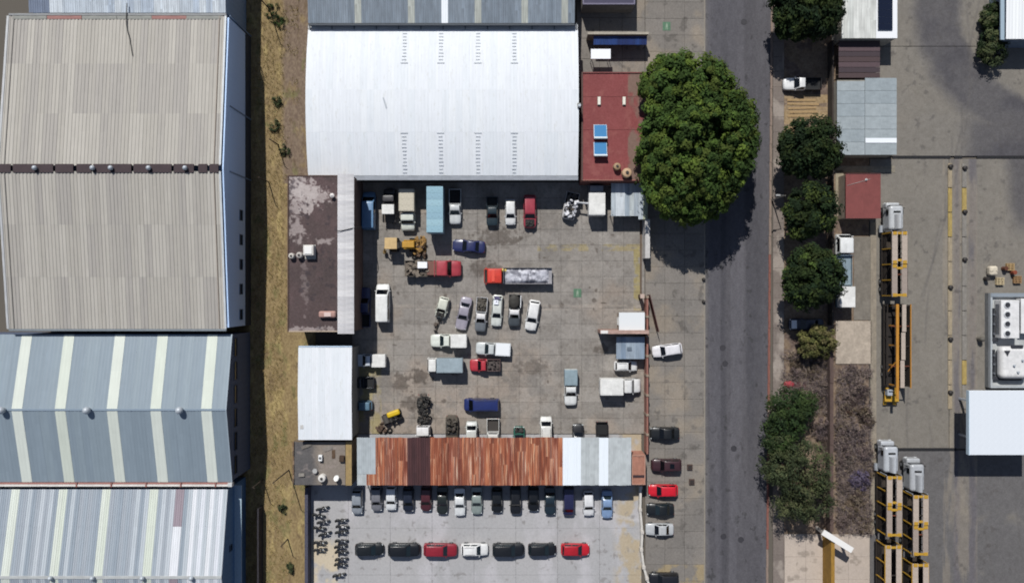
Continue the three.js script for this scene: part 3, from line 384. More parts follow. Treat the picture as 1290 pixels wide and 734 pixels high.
{ // carport at the yard corner
  const g = thing('carport', 'corrugated silver carport at the yard corner by the great tree', 'carport'), h = 2.6, x0 = X(770, h), x1 = X(816, h), z0 = Z(231, h), z1 = Z(272, h); const t = [0xb3bcc4, 0xc6cdd4, 0x9aa6b2, 0xb8c0c4, 0xa2acb6, 0xa9b09a].map((c) => weather(c, 0.5)); const n = 8, w = (x1 - x0) / n; const order = [0, 1, 1, 2, 3, 4, 0, 5];
  for (let i = 0; i < n; i++) mesh('roof_sheet', sheetGeo(x0 + i * w - 0.01, x0 + (i + 1) * w + 0.01, [[z0, h + 0.25], [z1 + (i > 5 ? 0.5 : 0), h - (i > 5 ? 0.03 : 0)]], 3, 0.035, i), t[order[i]], g, 0, (i % 2) * 0.01, 0); for (const [a, b] of [[x0 + 0.2, z0 + 0.3], [x1 - 0.2, z0 + 0.3], [x0 + 0.2, z1 - 0.2], [x1 - 0.2, z1 - 0.2]]) mesh('post', box(0.1, h + 0.1, 0.1), darkSteel, g, a, (h + 0.1) / 2, b); bx('beam', x0, x1, h - 0.13, h - 0.02, z1 - 0.26, z1 - 0.16, darkSteel, g); rebase(g, (x0 + x1) / 2, (z0 + z1) / 2);
  const wl = thing('boundary_wall', 'white boundary wall running from the silver carport', 'wall'); bx('wall', X(813, 2.4), X(819, 2.4), -0.02, 2.4, Z(276, 2.4), Z(325, 2.4), M(0xc6c6c8, 0.8, { map: plasterMap }), wl); rebase(wl, X(816, 2.4), Z(300, 2.4));
}
{ // dark brown roofed block with white strip roof
  const h = 7.5, x0 = X(362.5, h), x1 = X(425, h), z0 = Z(221, h), z1 = Z(417.5, h); const g = thing('brown_block', 'block with stained dark brown flat roof and white ribbed side roof', 'building');
  const rm = groundMap(x0, z0, x1, z1, 40, (x, z) => { let c = mix3([82, 66, 65], [62, 52, 51], fbm(x * 0.4, z * 0.4, 211)); c = mix3(c, [92, 72, 72], 0.5 * sm(0.5, 0.75, fbm(x * 0.35 + 4, z * 0.35, 212))); const t = (z - z0) / (z1 - z0), u = (x - x0) / (x1 - x0);
    for (const [cu, ct, ru, rt, s, k] of [[0.25, 0.07, 0.4, 0.07, 11, 1], [0.55, 0.14, 0.3, 0.05, 12, 0.9], [0.2, 0.1, 0.3, 0.07, 1, 1], [0.45, 0.12, 0.3, 0.03, 2, 0.9], [0.4, 0.2, 0.22, 0.035, 3, 1], [0.15, 0.2, 0.16, 0.06, 4, 0.9], [0.17, 0.34, 0.2, 0.08, 5, 0.8], [0.75, 0.42, 0.2, 0.02, 6, 0.8], [0.35, 0.7, 0.08, 0.2, 7, 0.35], [0.5, 0.985, 0.9, 0.02, 8, 0.8]]) { const d = Math.hypot((u - cu) / ru, (t - ct) / rt) + 2.6 * (fbm(x * 1.9, z * 1.9, 220 + s, 5) - 0.5); c = mix3(c, [174, 164, 160], k * 0.8 * (1 - sm(0.5, 1.05, d))); }
    c = mix3(c, [48, 40, 44], 0.6 * sm(0.62, 0.78, fbm(x * 1.1, z * 1.1, 213))); const g2 = 14 * (vn(x * 7, z * 7, 214) - 0.5); return [c[0] + g2, c[1] + g2, c[2] + g2]; });
  const wm = M(0x6d5850, 0.9, { map: plasterMap }); bx('wall', x0, X(445, h) - 0.15, -0.05, h - 0.05, z0, z1, wm, g); const ge = groundUV(new THREE.BoxGeometry(x1 - x0 - 0.16, 0.1, z1 - z0 - 0.3), rm, (x0 + x1) / 2 + 0.08, (z0 + z1) / 2); mesh('roof_deck', ge, new THREE.MeshStandardMaterial({ map: rm, roughness: 0.85 }), g, (x0 + x1) / 2 + 0.08, h + 0.005, (z0 + z1) / 2);
  const cop = M(0x5d4a42, 0.9, { map: dustMap }); bx('coping', x0 - 0.04, x0 + 0.12, h - 0.05, h + 0.18, z0, z1, cop, g); bx('coping', x0 + 0.13, x1, h - 0.05, h + 0.14, z0 - 0.04, z0 + 0.12, cop, g); bx('coping', x0 + 0.13, x1, h - 0.05, h + 0.1, z1 - 0.14, z1 + 0.04, M(0xb3a394, 0.9, { map: dustMap }), g);
  const wt = [0xd3d3d6, 0xc8c8cc, 0xdcdcdf, 0xccccd0].map((c) => M(c, 0.6, { map: dustMap })); const n = 30, ax = X(425, h) + 0.03, bx1 = X(446, h), zz0 = Z(219.5, h), zz1 = Z(420, h), d = (zz1 - zz0) / n; for (let i = 0; i < n; i++) { const p = mesh('roof_sheet', box(bx1 - ax, 0.05, d + 0.06), pick(wt), g, (ax + bx1) / 2, h + 0.12, zz0 + (i + 0.5) * d); p.rotation.x = 0.09; }
  mesh('cable', new THREE.TubeGeometry(new THREE.CatmullRomCurve3([[424, 291, 7.9], [432, 290, 7.75], [446, 287, 7.6], [456, 286, 5]].map(([a, b, y]) => new THREE.Vector3(X(a, y), y, Z(b, y)))), 12, 0.06, 5), M(0x2a2628, 0.9), g);
  rebase(g, (x0 + x1) / 2, (z0 + z1) / 2); const Y = h + 0.055;
  { const t = thing('water_tank_box', 'white square water cistern on the brown roof', 'cistern', X(388, Y + 1.2), Y, Z(315, Y + 1.2)); mesh('cistern_body', box(1.5, 1.2, 1.5, 0.08), M(0xd6d4d0, 0.7, { map: dustMap }), t, 0, 0.6, 0); mesh('lid', box(1.1, 0.1, 1.1, 0.03), M(0xdedcd8, 0.7), t, 0, 1.25, 0); mesh('skirt', box(1.6, 0.12, 2.1, 0.03), M(0xa9a8a4, 0.8, { map: dustMap }), t, 0, 0.06, 0.2); }
  waterTank('pale round tank on the brown roof, at the roof edge', 366, 322, Y, 0.42, 0.9, M(0xc9c4be, 0.7, { map: dustMap })); waterTank('pale round tank on the brown roof, beside the square cistern', 376, 321, Y, 0.46, 1.0, M(0xb7b2ae, 0.7, { map: dustMap }));
  { const t = thing('roof_hatch', 'pinkish plastered stair hatch on the brown roof', 'roof hatch', X(411.5, Y + 0.8), Y, Z(396, Y + 0.8)); const sh = new RoundedBoxGeometry(2.5, 0.8, 1.0, 3, 0.3); mesh('hatch_body', sh, M(0xb48f88, 0.85, { map: plasterMap }), t, 0, 0.4, 0); mesh('hatch_lid', box(1.0, 0.08, 0.6, 0.02), M(0xcab3ac, 0.8), t, 0.1, 0.83, 0); }
  { const t = thing('roof_vent_pipe', 'stubby white vent pipe near the stained end of the brown roof', 'vent', X(418, Y + 0.6), Y, Z(246, Y + 0.6)); mesh('pipe', cyl(0.14, 0.16, 0.6, 10), M(0xc8c2bd, 0.7), t, 0, 0.3, 0); mesh('cowl', new THREE.ConeGeometry(0.34, 0.24, 12), M(0xd2ccc8, 0.7), t, 0, 0.74, 0); }
}
{ // small hall with plain white roof
  const h = 5.7, x0 = X(375.5, h), x1 = X(443, h), z0 = Z(437.5, h), z1 = Z(554, h), g = thing('white_roof_shed', 'shed with plain white sheet roof between brown block and grey deck', 'shed'); bx('wall', x0 + 0.1, x1 - 0.1, -0.05, h - 0.1, z0 + 0.1, z1 - 0.1, M(0x8c8a86, 0.9, { map: plasterMap }), g); const wh = [0xd8dce0, 0xdbdee2, 0xd6dade].map((c) => M(c, 0.75, { map: whiteMap })); sheets(g, 'roof_sheet', x0, x1, [[z0, h - 0.05], [(z0 + z1) / 2, h + 0.25], [z1, h - 0.05]], 8, () => pick(wh), 3, 0.01, 0.001); bx('gutter', x0, x1, h - 0.3, h - 0.08, z0 - 0.22, z0 - 0.02, M(0xa9bcd0, 0.6), g, 0.03); bx('patch', X(378, h), X(382, h), h + 0.03, h + 0.08, Z(535, h), Z(540, h), M(0xb5b3b0, 0.8), g); rebase(g, (x0 + x1) / 2, (z0 + z1) / 2);
}
{ // grey deck roof with clutter
  const h = 4.4, x0 = X(369, h), x1 = X(443, h), z0 = Z(556, h), z1 = Z(611, h), g = thing('grey_deck_building', 'low building with grimy grey roof deck and tan edge', 'building');
  const rm = groundMap(x0, z0, x1, z1, 40, (x, z) => { let c = mix3([92, 89, 88], [76, 74, 75], fbm(x * 0.6, z * 0.6, 231)); c = mix3(c, [128, 118, 108], 0.9 * sm(-30.6, -28.8, x + 1.6 * (fbm(x * 0.5, z * 0.5, 232) - 0.5))); c = mix3(c, [142, 130, 124], 0.5 * sm(0.6, 0.75, fbm(x * 0.9, z * 1.6, 233))); const g2 = 14 * (vn(x * 7, z * 7, 234) - 0.5); return [c[0] + g2, c[1] + g2, c[2] + g2]; });
  bx('wall', x0, x1, -0.05, h - 0.05, z0, z1, M(0x7a6c5c, 0.95, { map: plasterMap }), g); mesh('roof_deck', groundUV(new THREE.BoxGeometry(x1 - x0 - 1.1, 0.1, z1 - z0 - 0.12), rm, (x0 + x1) / 2 - 0.42, (z0 + z1) / 2), new THREE.MeshStandardMaterial({ map: rm, roughness: 0.9 }), g, (x0 + x1) / 2 - 0.42, h + 0.005, (z0 + z1) / 2); bx('coping', x1 - 0.9, x1, h - 0.04, h + 0.14, z0, z1, M(0xa08a60, 0.9, { map: plasterMap }), g);
  for (let i = 0; i < 9; i++) bx('ragged_course', x0 - 0.05, x0 + 0.18, h - 0.045, h + rnd(0.05, 0.35), z0 + i * 0.7, z0 + (i + 1) * 0.7 - 0.02, M([0x7d6650, 0x8a7560, 0x6a5a4c][i % 3], 0.95, { map: plasterMap }), g); rebase(g, (x0 + x1) / 2, (z0 + z1) / 2); const Y = h + 0.055;
  waterTank('white round water tank with open top on the grey deck', 404.5, 603, Y, 0.58, 1.0, M(0xdcdad6, 0.6, { map: dustMap }));
  { const t = thing('satellite_dish', 'white satellite dish on the grey deck beside the tan edge', 'satellite dish', X(424, Y + 0.7), Y, Z(602.5, Y + 0.7)); const d = new THREE.Group(); d.name = 'reflector'; d.position.set(0, 0.7, 0); d.rotation.set(-0.5, 0, 0.4); t.add(d); mesh('dish', new THREE.SphereGeometry(0.9, 18, 6, 0, Math.PI * 2, 0, 0.55).rotateX(Math.PI).translate(0, 0.9, 0), M(0xdcdcd8, 0.5), d); mesh('feed_arm', bar(0, 0.05, 0, 0.25, 0.5, 0.1, 0.02), galv, d); mesh('mast', cyl(0.04, 0.04, 0.7, 8), galv, t, 0, 0.35, 0); }
  { const t = thing('air_unit', 'small bright white air conditioner casing on the grey deck', 'air conditioner', X(403, Y + 0.6), Y, Z(577, Y + 0.6)); mesh('casing', box(0.55, 0.55, 0.9, 0.05), M(0xe2e2e0, 0.5), t, 0, 0.33, 0); mesh('fan_grille', cyl(0.2, 0.2, 0.03, 14), M(0x5a5c5e, 0.7), t, 0, 0.62, 0); for (const s of [-1, 1]) mesh('foot', box(0.5, 0.06, 0.08), darkSteel, t, 0, 0.03, s * 0.3); }
  [[386, 562, 'flat grey paving slab leaning on the grey deck parapet', 1.6, 0.5, 0x77736f], [420, 572, 'brown board lying on the grey deck near the tan edge', 0.5, 1.3, 0x5d4a3a], [431, 577, 'dark brown crate on the grey deck beside the tan edge', 0.7, 0.9, 0x4a3a2e], [380, 598, 'pale cement bag on the grey deck near the ragged wall', 0.9, 0.5, 0x8f8c88], [413, 565, 'grey sheet offcut on the grey deck below the white roof', 1.5, 0.7, 0x8a8480]].forEach(([px, py, lab, w, d, c], i) => { const t = thing(['paving_slab', 'loose_board', 'crate', 'cement_bag', 'sheet_offcut'][i], lab, ['slab', 'board', 'crate', 'bag', 'sheet'][i], X(px, Y), Y, Z(py, Y), rnd(-0.4, 0.4)); const hh = [0.08, 0.06, 0.5, 0.22, 0.04][i]; mesh('main_piece', box(w, hh, d, 0.02), M(c, 0.9, { map: plasterMap }), t, 0, hh / 2, 0); mesh('edge_piece', box(w * 0.9, 0.04, 0.1, 0.01), M(c, 0.9, { map: plasterMap }), t, 0, hh + 0.02, d * 0.3); });
  { const t = thing('roof_bucket', 'grey plastic bucket on the grey deck behind the open tank', 'bucket', X(396.5, Y + 0.4), Y, Z(593, Y + 0.4)); mesh('bucket_body', cyl(0.34, 0.26, 0.5, 14), M(0xa2a19f, 0.8), t, 0, 0.25, 0); mesh('rim', new THREE.TorusGeometry(0.34, 0.03, 6, 16).rotateX(Math.PI / 2), M(0xb2b1af, 0.8), t, 0, 0.5, 0); }
}
{ // long canopy of rusted and newer sheets on steel posts
  const h = 4.2, x0 = X(450, h), x1 = X(795, h), z0 = Z(550.5, h), z1 = Z(611, h), g = thing('rusty_canopy', 'long canopy of rusty orange sheets ending in grey and white sheets', 'canopy');
  const rust = [0xffffff, 0xe9d3c4, 0xf4e2d4, 0xd8bcae, 0xe0c8c4, 0xfff0e0].map((c) => M(c, 0.85, { map: rustMap })), maroon = M(0x4c2e30, 0.85, { map: streakMap }), maroon2 = M(0x43282b, 0.8, { map: streakMap }), gr = M(0xb9c0c4, 0.55, { map: dustMap }), gr2 = M(0xadb6bc, 0.55, { map: dustMap }), wh = M(0xdfe5ea, 0.5), cols = 60, w = (x1 - x0) / cols;
  for (let i = 0; i < cols; i++) { const px = 450 + (i + 0.5) / cols * 345; const jz = rnd(-0.05, 0.05); let m = px < 473 ? gr2 : px < 514 ? pick(rust) : px < 541 ? (i % 2 ? maroon : maroon2) : px < 706 ? pick(rust) : px < 731 ? wh : px < 757 ? gr : px < 766.5 ? wh : gr; const rustish = px >= 473 && px < 706;
    if (px < 473) { mesh('roof_sheet', sheetGeo(x0 + i * w - 0.02, x0 + (i + 1) * w + 0.02, [[z0, h + 0.22], [z1 - 1.7, h + 0.05]], 2, 0.02, i), gr2, g, 0, 0.03, 0); mesh('roof_sheet', sheetGeo(x0 + i * w - 0.02, x0 + (i + 1) * w + 0.02, [[z1 - 2.2, h + 0.05], [z1, h]], 3, 0.04, i * 1.3), i < 2 ? gr : pick(rust), g, 0, 0, 0); continue; }
    mesh('roof_sheet', sheetGeo(x0 + i * w - 0.02, x0 + (i + 1) * w + 0.02, [[z0 + jz, h + 0.22], [z1 + jz * 0.6, h]], rustish ? 2 : 3, rustish ? 0.055 : 0.03, Math.floor(rnd(0, 80)) / 10), m, g, 0, rnd(0, 0.02) + (i % 2) * 0.012, 0); }
  for (let i = 0; i <= 8; i++) { const x = x0 + 0.3 + i * (x1 - x0 - 0.6) / 8; for (const z of [z0 + 2.6, z1 - 0.35]) mesh('post', box(0.13, h - 0.1, 0.13), darkSteel, g, x, (h - 0.1) / 2, z); mesh('rafter', box(0.1, 0.14, z1 - z0 - 0.1), darkSteel, g, x, h - 0.04, (z0 + z1) / 2).rotation.x = 0.027; } bx('purlin', x0, x1, h - 0.12, h - 0.03, z1 - 0.25, z1 - 0.15, darkSteel, g); bx('back_panel', x0, x1, 0, h - 0.15, z0 + 4.0, z0 + 4.12, M(0x5f5c5a, 0.9, { map: streakMap }), g); rebase(g, (x0 + x1) / 2, (z0 + z1) / 2);
}
{ // pink hut at the canopy's end
  const h = 3.0, x0 = X(796, h), x1 = X(813, h), z0 = Z(573, h), z1 = Z(610, h), g = thing('pink_hut', 'small terracotta pink hut at the end of the rusty canopy', 'hut'); const pk = M(0xb07f70, 0.9, { map: plasterMap }); flatBuilding(g, x0, x1, z0, z1, h, pk, M(0xa87868, 0.9, { map: plasterMap }), 0.18, M(0xb98f80, 0.9, { map: plasterMap }), 0.14); bx('gutter_slot', x0 + 0.1, x1 - 0.1, h + 0.07, h + 0.16, Z(598, h), Z(601, h), M(0x35262a, 0.9), g); windowPart(g, x1, 1.6, (z0 + z1) / 2, 1.0, 0.9, 'e', trimWhite, litGlass); rebase(g, (x0 + x1) / 2, (z0 + z1) / 2);
}
{ // red wall of the yard, with piers and a red gate standing open
  const g = thing('yard_wall', 'thin faded red yard wall beside the street pavement', 'wall'); const h = 2.1, x = X(815.8, h); const rd = M(0x96685e, 0.9, { map: plasterMap }), pier = M(0x9a8a7c, 0.9, { map: plasterMap }); const z0 = Z(374, h), z1 = Z(572, h); const n = 8, d = (z1 - z0) / n; for (let i = 0; i < n; i++) { bx('wall_panel', x - 0.13, x + 0.13, -0.02, h, z0 + i * d + 0.2, z0 + (i + 1) * d - 0.02, rd, g); bx('pier', x - 0.2, x + 0.2, -0.02, h + 0.15, z0 + i * d - 0.18, z0 + i * d + 0.18, pier, g, 0.02); } rebase(g, x, (z0 + z1) / 2);
  const ga = thing('iron_gate', 'dark red iron sheet gate standing open on the pavement', 'gate'); const gx = X(816, 2.0), gz = Z(371, 2); const o = new THREE.Group(); o.name = 'gate_leaf'; o.position.set(gx + 0.35, 0, gz); o.rotation.y = -1.33; ga.add(o); for (let i = 0; i < 8; i++) mesh('gate_panel', box(0.72, 1.9, 0.05), M(0x6a3330, 0.7, { map: streakMap }), o, 0.4 + i * 0.74, 1.05, 0); for (const y of [0.09, 2.04]) mesh('gate_rail', box(6.0, 0.08, 0.09), M(0x4a2624, 0.7), o, 2.95, y, 0); rebase(ga, gx, gz); 
  const gp = thing('gate_post', 'brown gate post with a pale cap beside the red gate', 'post', X(809.5, 2.4), 0, Z(373, 2.4)); mesh('post_shaft', box(0.5, 2.3, 0.5, 0.03), M(0x5f4a40, 0.9, { map: plasterMap }), gp, 0, 1.15, 0); mesh('cap', box(0.66, 0.12, 0.66, 0.03), M(0xb09c90, 0.9), gp, 0, 2.36, 0);
  const tr = thing('gate_track', 'thin dark sliding gate track along the yard edge', 'track', X(807.5), 0.006, Z(320)); mesh('rail', box(0.16, 0.05, Z(372) - Z(278)), M(0x57483c, 0.8), tr, 0, 0.025, Z(325) - Z(320)); mesh('rail_flange', box(0.3, 0.012, Z(372) - Z(278)), M(0x5f5044, 0.9), tr, 0, 0.006, Z(325) - Z(320));
}
{ // gatehouse with side walls
  const h = 3.2, x0 = X(780, h), x1 = X(812.5, h), z0 = Z(393.5, h), z1 = Z(416.2, h), g = thing('gatehouse', 'gatehouse with white flat roof beside the red yard wall', 'gatehouse'); bx('wall', x0 + 0.15, x1 - 0.1, -0.02, h - 0.15, z0 + 0.15, z1 - 0.1, M(0xa59a90, 0.9, { map: plasterMap }), g); bx('roof_slab', x0, x1, h - 0.149, h, z0, z1, M(0xd2d5d6, 0.7), g, 0.03); windowPart(g, x0 + 0.15, 1.6, (z0 + z1) / 2, 1.1, 0.9, 'w', trimWhite, litGlass); rebase(g, (x0 + x1) / 2, (z0 + z1) / 2);
  const w = thing('screen_wall', 'pink topped screen wall behind the gatehouse', 'wall'), hw = 4.1, wx0 = X(757, hw), wx1 = X(817.5, hw), wz0 = Z(415.4, hw) + 0.08, wz1 = Z(420, hw); bx('wall', wx0, wx1, -0.02, hw - 0.1, wz0, wz1, M(0xa08076, 0.9, { map: plasterMap }), w); bx('coping', wx0 - 0.08, wx1 + 0.05, hw - 0.099, hw, wz0 - 0.04, wz1 + 0.06, M(0xb59a92, 0.9, { map: plasterMap }), w, 0.02); bx('cap_stone', wx0 - 0.02, wx0 + 1.1, hw + 0.001, hw + 0.1, wz0, wz1, M(0xd8d4d0, 0.8), w, 0.02); rebase(w, (wx0 + wx1) / 2, (wz0 + wz1) / 2);
  const c = thing('sheet_shelter', 'low blue-grey sheet shelter in the angle behind the screen wall', 'shelter'), hc = 2.2, cx0 = X(776.5, hc), cx1 = X(812, hc), cz0 = Z(424, hc), cz1 = Z(452, hc); const t = [0x8b9aab, 0x94a2b2, 0x7f8fa2, 0x9aa7b5].map((k) => weather(k, 0.5)); sheets(c, 'roof_sheet', cx0, cx1, [[cz0, hc + 0.15], [cz1, hc]], 6, () => pick(t), 3, 0.03); for (const [a, b] of [[cx0 + 0.2, cz0 + 0.2], [cx1 - 0.2, cz0 + 0.2], [cx0 + 0.2, cz1 - 0.2], [cx1 - 0.2, cz1 - 0.2]]) mesh('post', box(0.08, hc, 0.08), darkSteel, c, a, hc / 2, b); mesh('bracket', box(0.7, 0.16, 0.5), M(0x5d6874, 0.7), c, X(793, hc), hc + 0.15, Z(439, hc)); rebase(c, (cx0 + cx1) / 2, (cz0 + cz1) / 2);
}
{ // low white wall along the car park
  const g = thing('low_white_wall', 'low wandering white wall between car park and pavement', 'wall'); const pts = [[806, 612], [805.5, 640], [808, 668], [807, 690], [810, 712], [814, 726], [820, 745]]; const wm = M(0xcfcdca, 0.85, { map: plasterMap }); for (let i = 0; i + 1 < pts.length; i++) { const a = pts[i], b = pts[i + 1], dx = X(b[0]) - X(a[0]), dz = Z(b[1]) - Z(a[1]), l = Math.hypot(dx, dz); const o = mesh('wall_panel', box(0.34, 0.9, l - 0.02), wm, g, (X(a[0]) + X(b[0])) / 2, 0.45, (Z(a[1]) + Z(b[1])) / 2); o.rotation.y = Math.atan2(dx, dz); mesh('pier', box(0.5, 1.0, 0.5, 0.03), M(0xb8b2aa, 0.9), g, X(a[0]), 0.5, Z(a[1])); } rebase(g, X(807), Z(680));
}
// ---- east side
{ 
  const g = thing('white_office', 'white flat roofed office with dark solar panels along one edge', 'building'), h = 3.6, x0 = X(1061, h), x1 = X(1131, h), z1 = Z(48, h), z0 = z1 - 10; bx('wall', x0 + 0.1, x1 - 0.1, -0.05, h - 0.15, z0, z1 - 0.1, M(0xb3b0a8, 0.9, { map: plasterMap }), g); const wr = [0xcdcfcb, 0xd3d5d2, 0xc8cbc8].map((c) => M(c, 0.6, { map: streakMap })); sheets(g, 'roof_sheet', x0, X(1104, h), [[z0, h + 0.2], [z1, h]], 6, () => pick(wr), 2, 0.02); bx('roof_deck', X(1104, h) + 0.02, x1, h - 0.149, h, z0, z1, M(0xe0e1e3, 0.6), g); rebase(g, (x0 + x1) / 2, (z0 + z1) / 2);
  const p = thing('solar_array', 'dark solar panel array on the white office roof', 'solar panel', X(1116, h + 0.2), h, Z(12, h + 0.2)); for (let i = 0; i < 8; i++) { const s = mesh('panel', box(2.2, 0.05, 0.98, 0.01), new THREE.MeshPhysicalMaterial({ color: 0x141a2c, roughness: 0.2, clearcoat: 0.3 }), p, 0, 0.16, 2.6 - i * 1.02); mesh('panel_frame', box(2.26, 0.03, 0.06), galv, s, 0, -0.02, 0.48); } for (const s of [-1, 1]) mesh('rail', box(0.06, 0.135, 8), galv, p, s * 0.8, 0.0675, -1);
  const c = thing('slat_canopy', 'dark maroon ribbed canopy between white office and grey roof', 'canopy'), hc = 2.4, cx0 = X(1057, hc), cx1 = X(1109, hc), cz0 = Z(51, hc), cz1 = Z(98, hc); const t = [0x4a3a3c, 0x56454a, 0x40343a].map((k) => M(k, 0.8, { map: streakMap })); for (let i = 0; i < 7; i++) { const d = (cz1 - cz0) / 7; bx('roof_board', cx0, cx1, hc - 0.06 + (i % 2) * 0.03, hc + (i % 2) * 0.03, cz0 + i * d + 0.03, cz0 + (i + 1) * d - 0.03, t[i % 3], c); } for (const [a, b] of [[cx0 + 0.2, cz0 + 0.2], [cx1 - 0.2, cz0 + 0.2], [cx0 + 0.2, cz1 - 0.2], [cx1 - 0.2, cz1 - 0.2]]) mesh('post', box(0.1, hc - 0.07, 0.1), darkSteel, c, a, (hc - 0.07) / 2, b); rebase(c, (cx0 + cx1) / 2, (cz0 + cz1) / 2);
  const q = thing('grey_roof_office', 'office with blue-grey flat sheet roof and one white strip', 'building'), hq = 2.9, qx0 = X(1055, hq), qx1 = X(1130, hq), qz0 = Z(98, hq), qz1 = Z(195, hq); bx('wall', qx0 + 0.1, qx1 - 0.1, -0.05, hq - 0.1, qz0 + 0.3, qz1 - 0.1, M(0x98968f, 0.9, { map: plasterMap }), q); const gt = [0x98a2a8, 0x9ca6ac, 0x949fa6].map((k) => M(k, 0.6, { map: dustMap })); const nz = 6, dz = (qz1 - qz0) / nz, mx = X(1090, hq); for (let i = 0; i < nz; i++) { bx('roof_sheet', qx0, mx - 0.02, hq - 0.09, hq, qz0 + i * dz + (i ? 0.02 : 0.5), qz0 + (i + 1) * dz - 0.02, pick(gt), q); bx('roof_sheet', mx + 0.02, qx1, hq - 0.07, hq + 0.04, qz0 + i * dz + 0.02, qz0 + (i + 1) * dz - 0.02, pick(gt), q); } bx('roof_strip', mx + 0.05, qx1 - 0.05, hq + 0.05, hq + 0.12, Z(174, hq), Z(180, hq), M(0xe2e6ea, 0.5), q); rebase(q, (qx0 + qx1) / 2, (qz0 + qz1) / 2);
  const r = thing('red_roof_hut', 'square hut with dark red flat roof beside the car carrier lorries', 'hut'), hr = 2.9, rx0 = X(1066, hr), rx1 = X(1110, hr), rz0 = Z(218, hr), rz1 = Z(275, hr); bx('wall', rx0 + 0.15, rx1 - 0.15, -0.05, hr - 0.12, rz0 + 0.15, rz1 - 0.15, M(0x9a8f84, 0.9, { map: plasterMap }), r); bx('roof_slab', rx0, rx1, hr - 0.119, hr, rz0, rz1, M(0x7c4341, 0.85, { map: dustMap }), r, 0.02); bx('coping', rx0, rx1, hr + 0.001, hr + 0.06, rz0, rz0 + 0.12, M(0x4d2c2c, 0.8), r); mesh('cable', bar(rx0 + 0.2, hr + 0.05, rz0 + 1.9, rx1 - 1.6, hr + 0.05, rz0 + 0.9, 0.03), M(0xa5a19c, 0.8), r); rebase(r, (rx0 + rx1) / 2, (rz0 + rz1) / 2);
  const ft = thing('roof_fitting', 'tiny white junction box on the dark red hut roof', 'junction box', X(1092, hr + 0.2), hr, Z(226, hr + 0.2)); mesh('box_body', box(0.3, 0.2, 0.3, 0.03), trimWhite, ft, 0, 0.1, 0); mesh('stub', cyl(0.03, 0.03, 0.3, 6), galv, ft, 0, 0.35, 0);
}
{ // pale slab court, kerbs around planting
  const sl = M(0xb2a79b, 0.9, { map: plasterMap }); struct('court_pavement', box(X(1098) - X(1053), 0.16, Z(458) - Z(404)), sl, (X(1053) + X(1098)) / 2, 0.02, (Z(404) + Z(458)) / 2); struct('court_pavement', box(X(1098) - X(1076), 0.1, Z(403) - Z(298)), M(0x7c7770, 0.9, { map: plasterMap }), (X(1076) + X(1098)) / 2, -0.01, (Z(403) + Z(298)) / 2); struct('kerb', box(0.9, 0.2, Z(672) - Z(280)), M(0x928a7e, 0.9, { map: plasterMap }), X(1100.5), 0, (Z(672) + Z(280)) / 2); struct('court_pavement', box(X(1063) - X(1053), 0.1, Z(272) - Z(214)), M(0x98907f, 0.9, { map: plasterMap }), X(1058), 0, Z(243)); struct('court_pavement', box(X(1128) - X(1050), 0.1, Z(217) - Z(209)), M(0x8e887c, 0.9, { map: plasterMap }), X(1089), 0, Z(213));
  const hp = thing('garden_wall', 'dark weathered garden wall along the dry shrub bed', 'wall'); const wm = M(0x5c4c48, 0.95, { map: plasterMap }); for (let i = 0; i < 16; i++) bx('wall_panel', X(1046, 1.5), X(1050.5, 1.5), -0.06, 1.5 + rnd(-0.08, 0.06), Z(420 + i * 15.6, 1.5) + 0.02, Z(435.6 + i * 15.6, 1.5), wm, hp); rebase(hp, X(1048), Z(540));
  const fw = thing('strip_fence', 'dark paling fence behind the shade trees', 'fence'); for (let i = 0; i < 24; i++) bx('paling', X(1049, 1.6), X(1051, 1.6), -0.06, 1.6 + rnd(-0.03, 0.03), Z(50 + i * 15, 1.6) + 0.02, Z(65 + i * 15, 1.6), M([0x3d3633, 0x453e3a][i % 2], 0.95, { map: plasterMap }), fw); rebase(fw, X(1050), Z(230));
}
{ // gateway: white beam over an ochre wall
  const g = thing('gate_barrier', 'ochre gate wall topped by a slanting white beam', 'gate'); const h = 3.2; bx('wall', X(1042, 1.5), X(1046.5, 1.5), -0.02, h - 0.2, Z(678, h), Z(760, h), M(0x9c7830, 0.85, { map: plasterMap }), g); const a = [X(1037, h), Z(670, h)], b = [X(1074, h), Z(693, h)], l = Math.hypot(b[0] - a[0], b[1] - a[1]); const o = mesh('beam', box(l, 0.3, 0.9, 0.04), M(0xdcdad6, 0.6), g, (a[0] + b[0]) / 2, h, (a[1] + b[1]) / 2); o.rotation.y = -Math.atan2(b[1] - a[1], b[0] - a[0]); mesh('pillar', box(0.4, h - 0.15, 0.4, 0.03), M(0xa8a29a, 0.9), g, b[0] - 0.3, (h - 0.15) / 2, b[1] - 0.25); mesh('pillar', box(0.4, h - 0.15, 0.4, 0.03), M(0xa8a29a, 0.9), g, a[0] + 0.4, (h - 0.15) / 2, a[1] + 0.35); rebase(g, X(1048), Z(700));
}
{ // north-east office with hedge
  const g = thing('white_terminal', 'white terminal building with blue-grey edge beside a hedge', 'building'), h = 4, x0 = X(1268, h), x1 = x0 + 12, z1 = Z(49, h), z0 = z1 - 12; bx('wall', x0 + 0.1, x1, -0.05, h - 0.1, z0, z1 - 0.05, M(0x7c8da4, 0.8, { map: plasterMap }), g); const w = [0xdcdedf, 0xe2e4e4].map((c) => M(c, 0.6)); sheets(g, 'roof_sheet', x0, x1, [[z0, h + 0.2], [z1, h]], 12, () => pick(w), 2, 0.03); bx('fascia', x0 - 0.6, x0 - 0.02, h - 0.5, h - 0.3, z0, z1, M(0x93a5b2, 0.6), g); rebase(g, (x0 + x1) / 2, (z0 + z1) / 2);
}
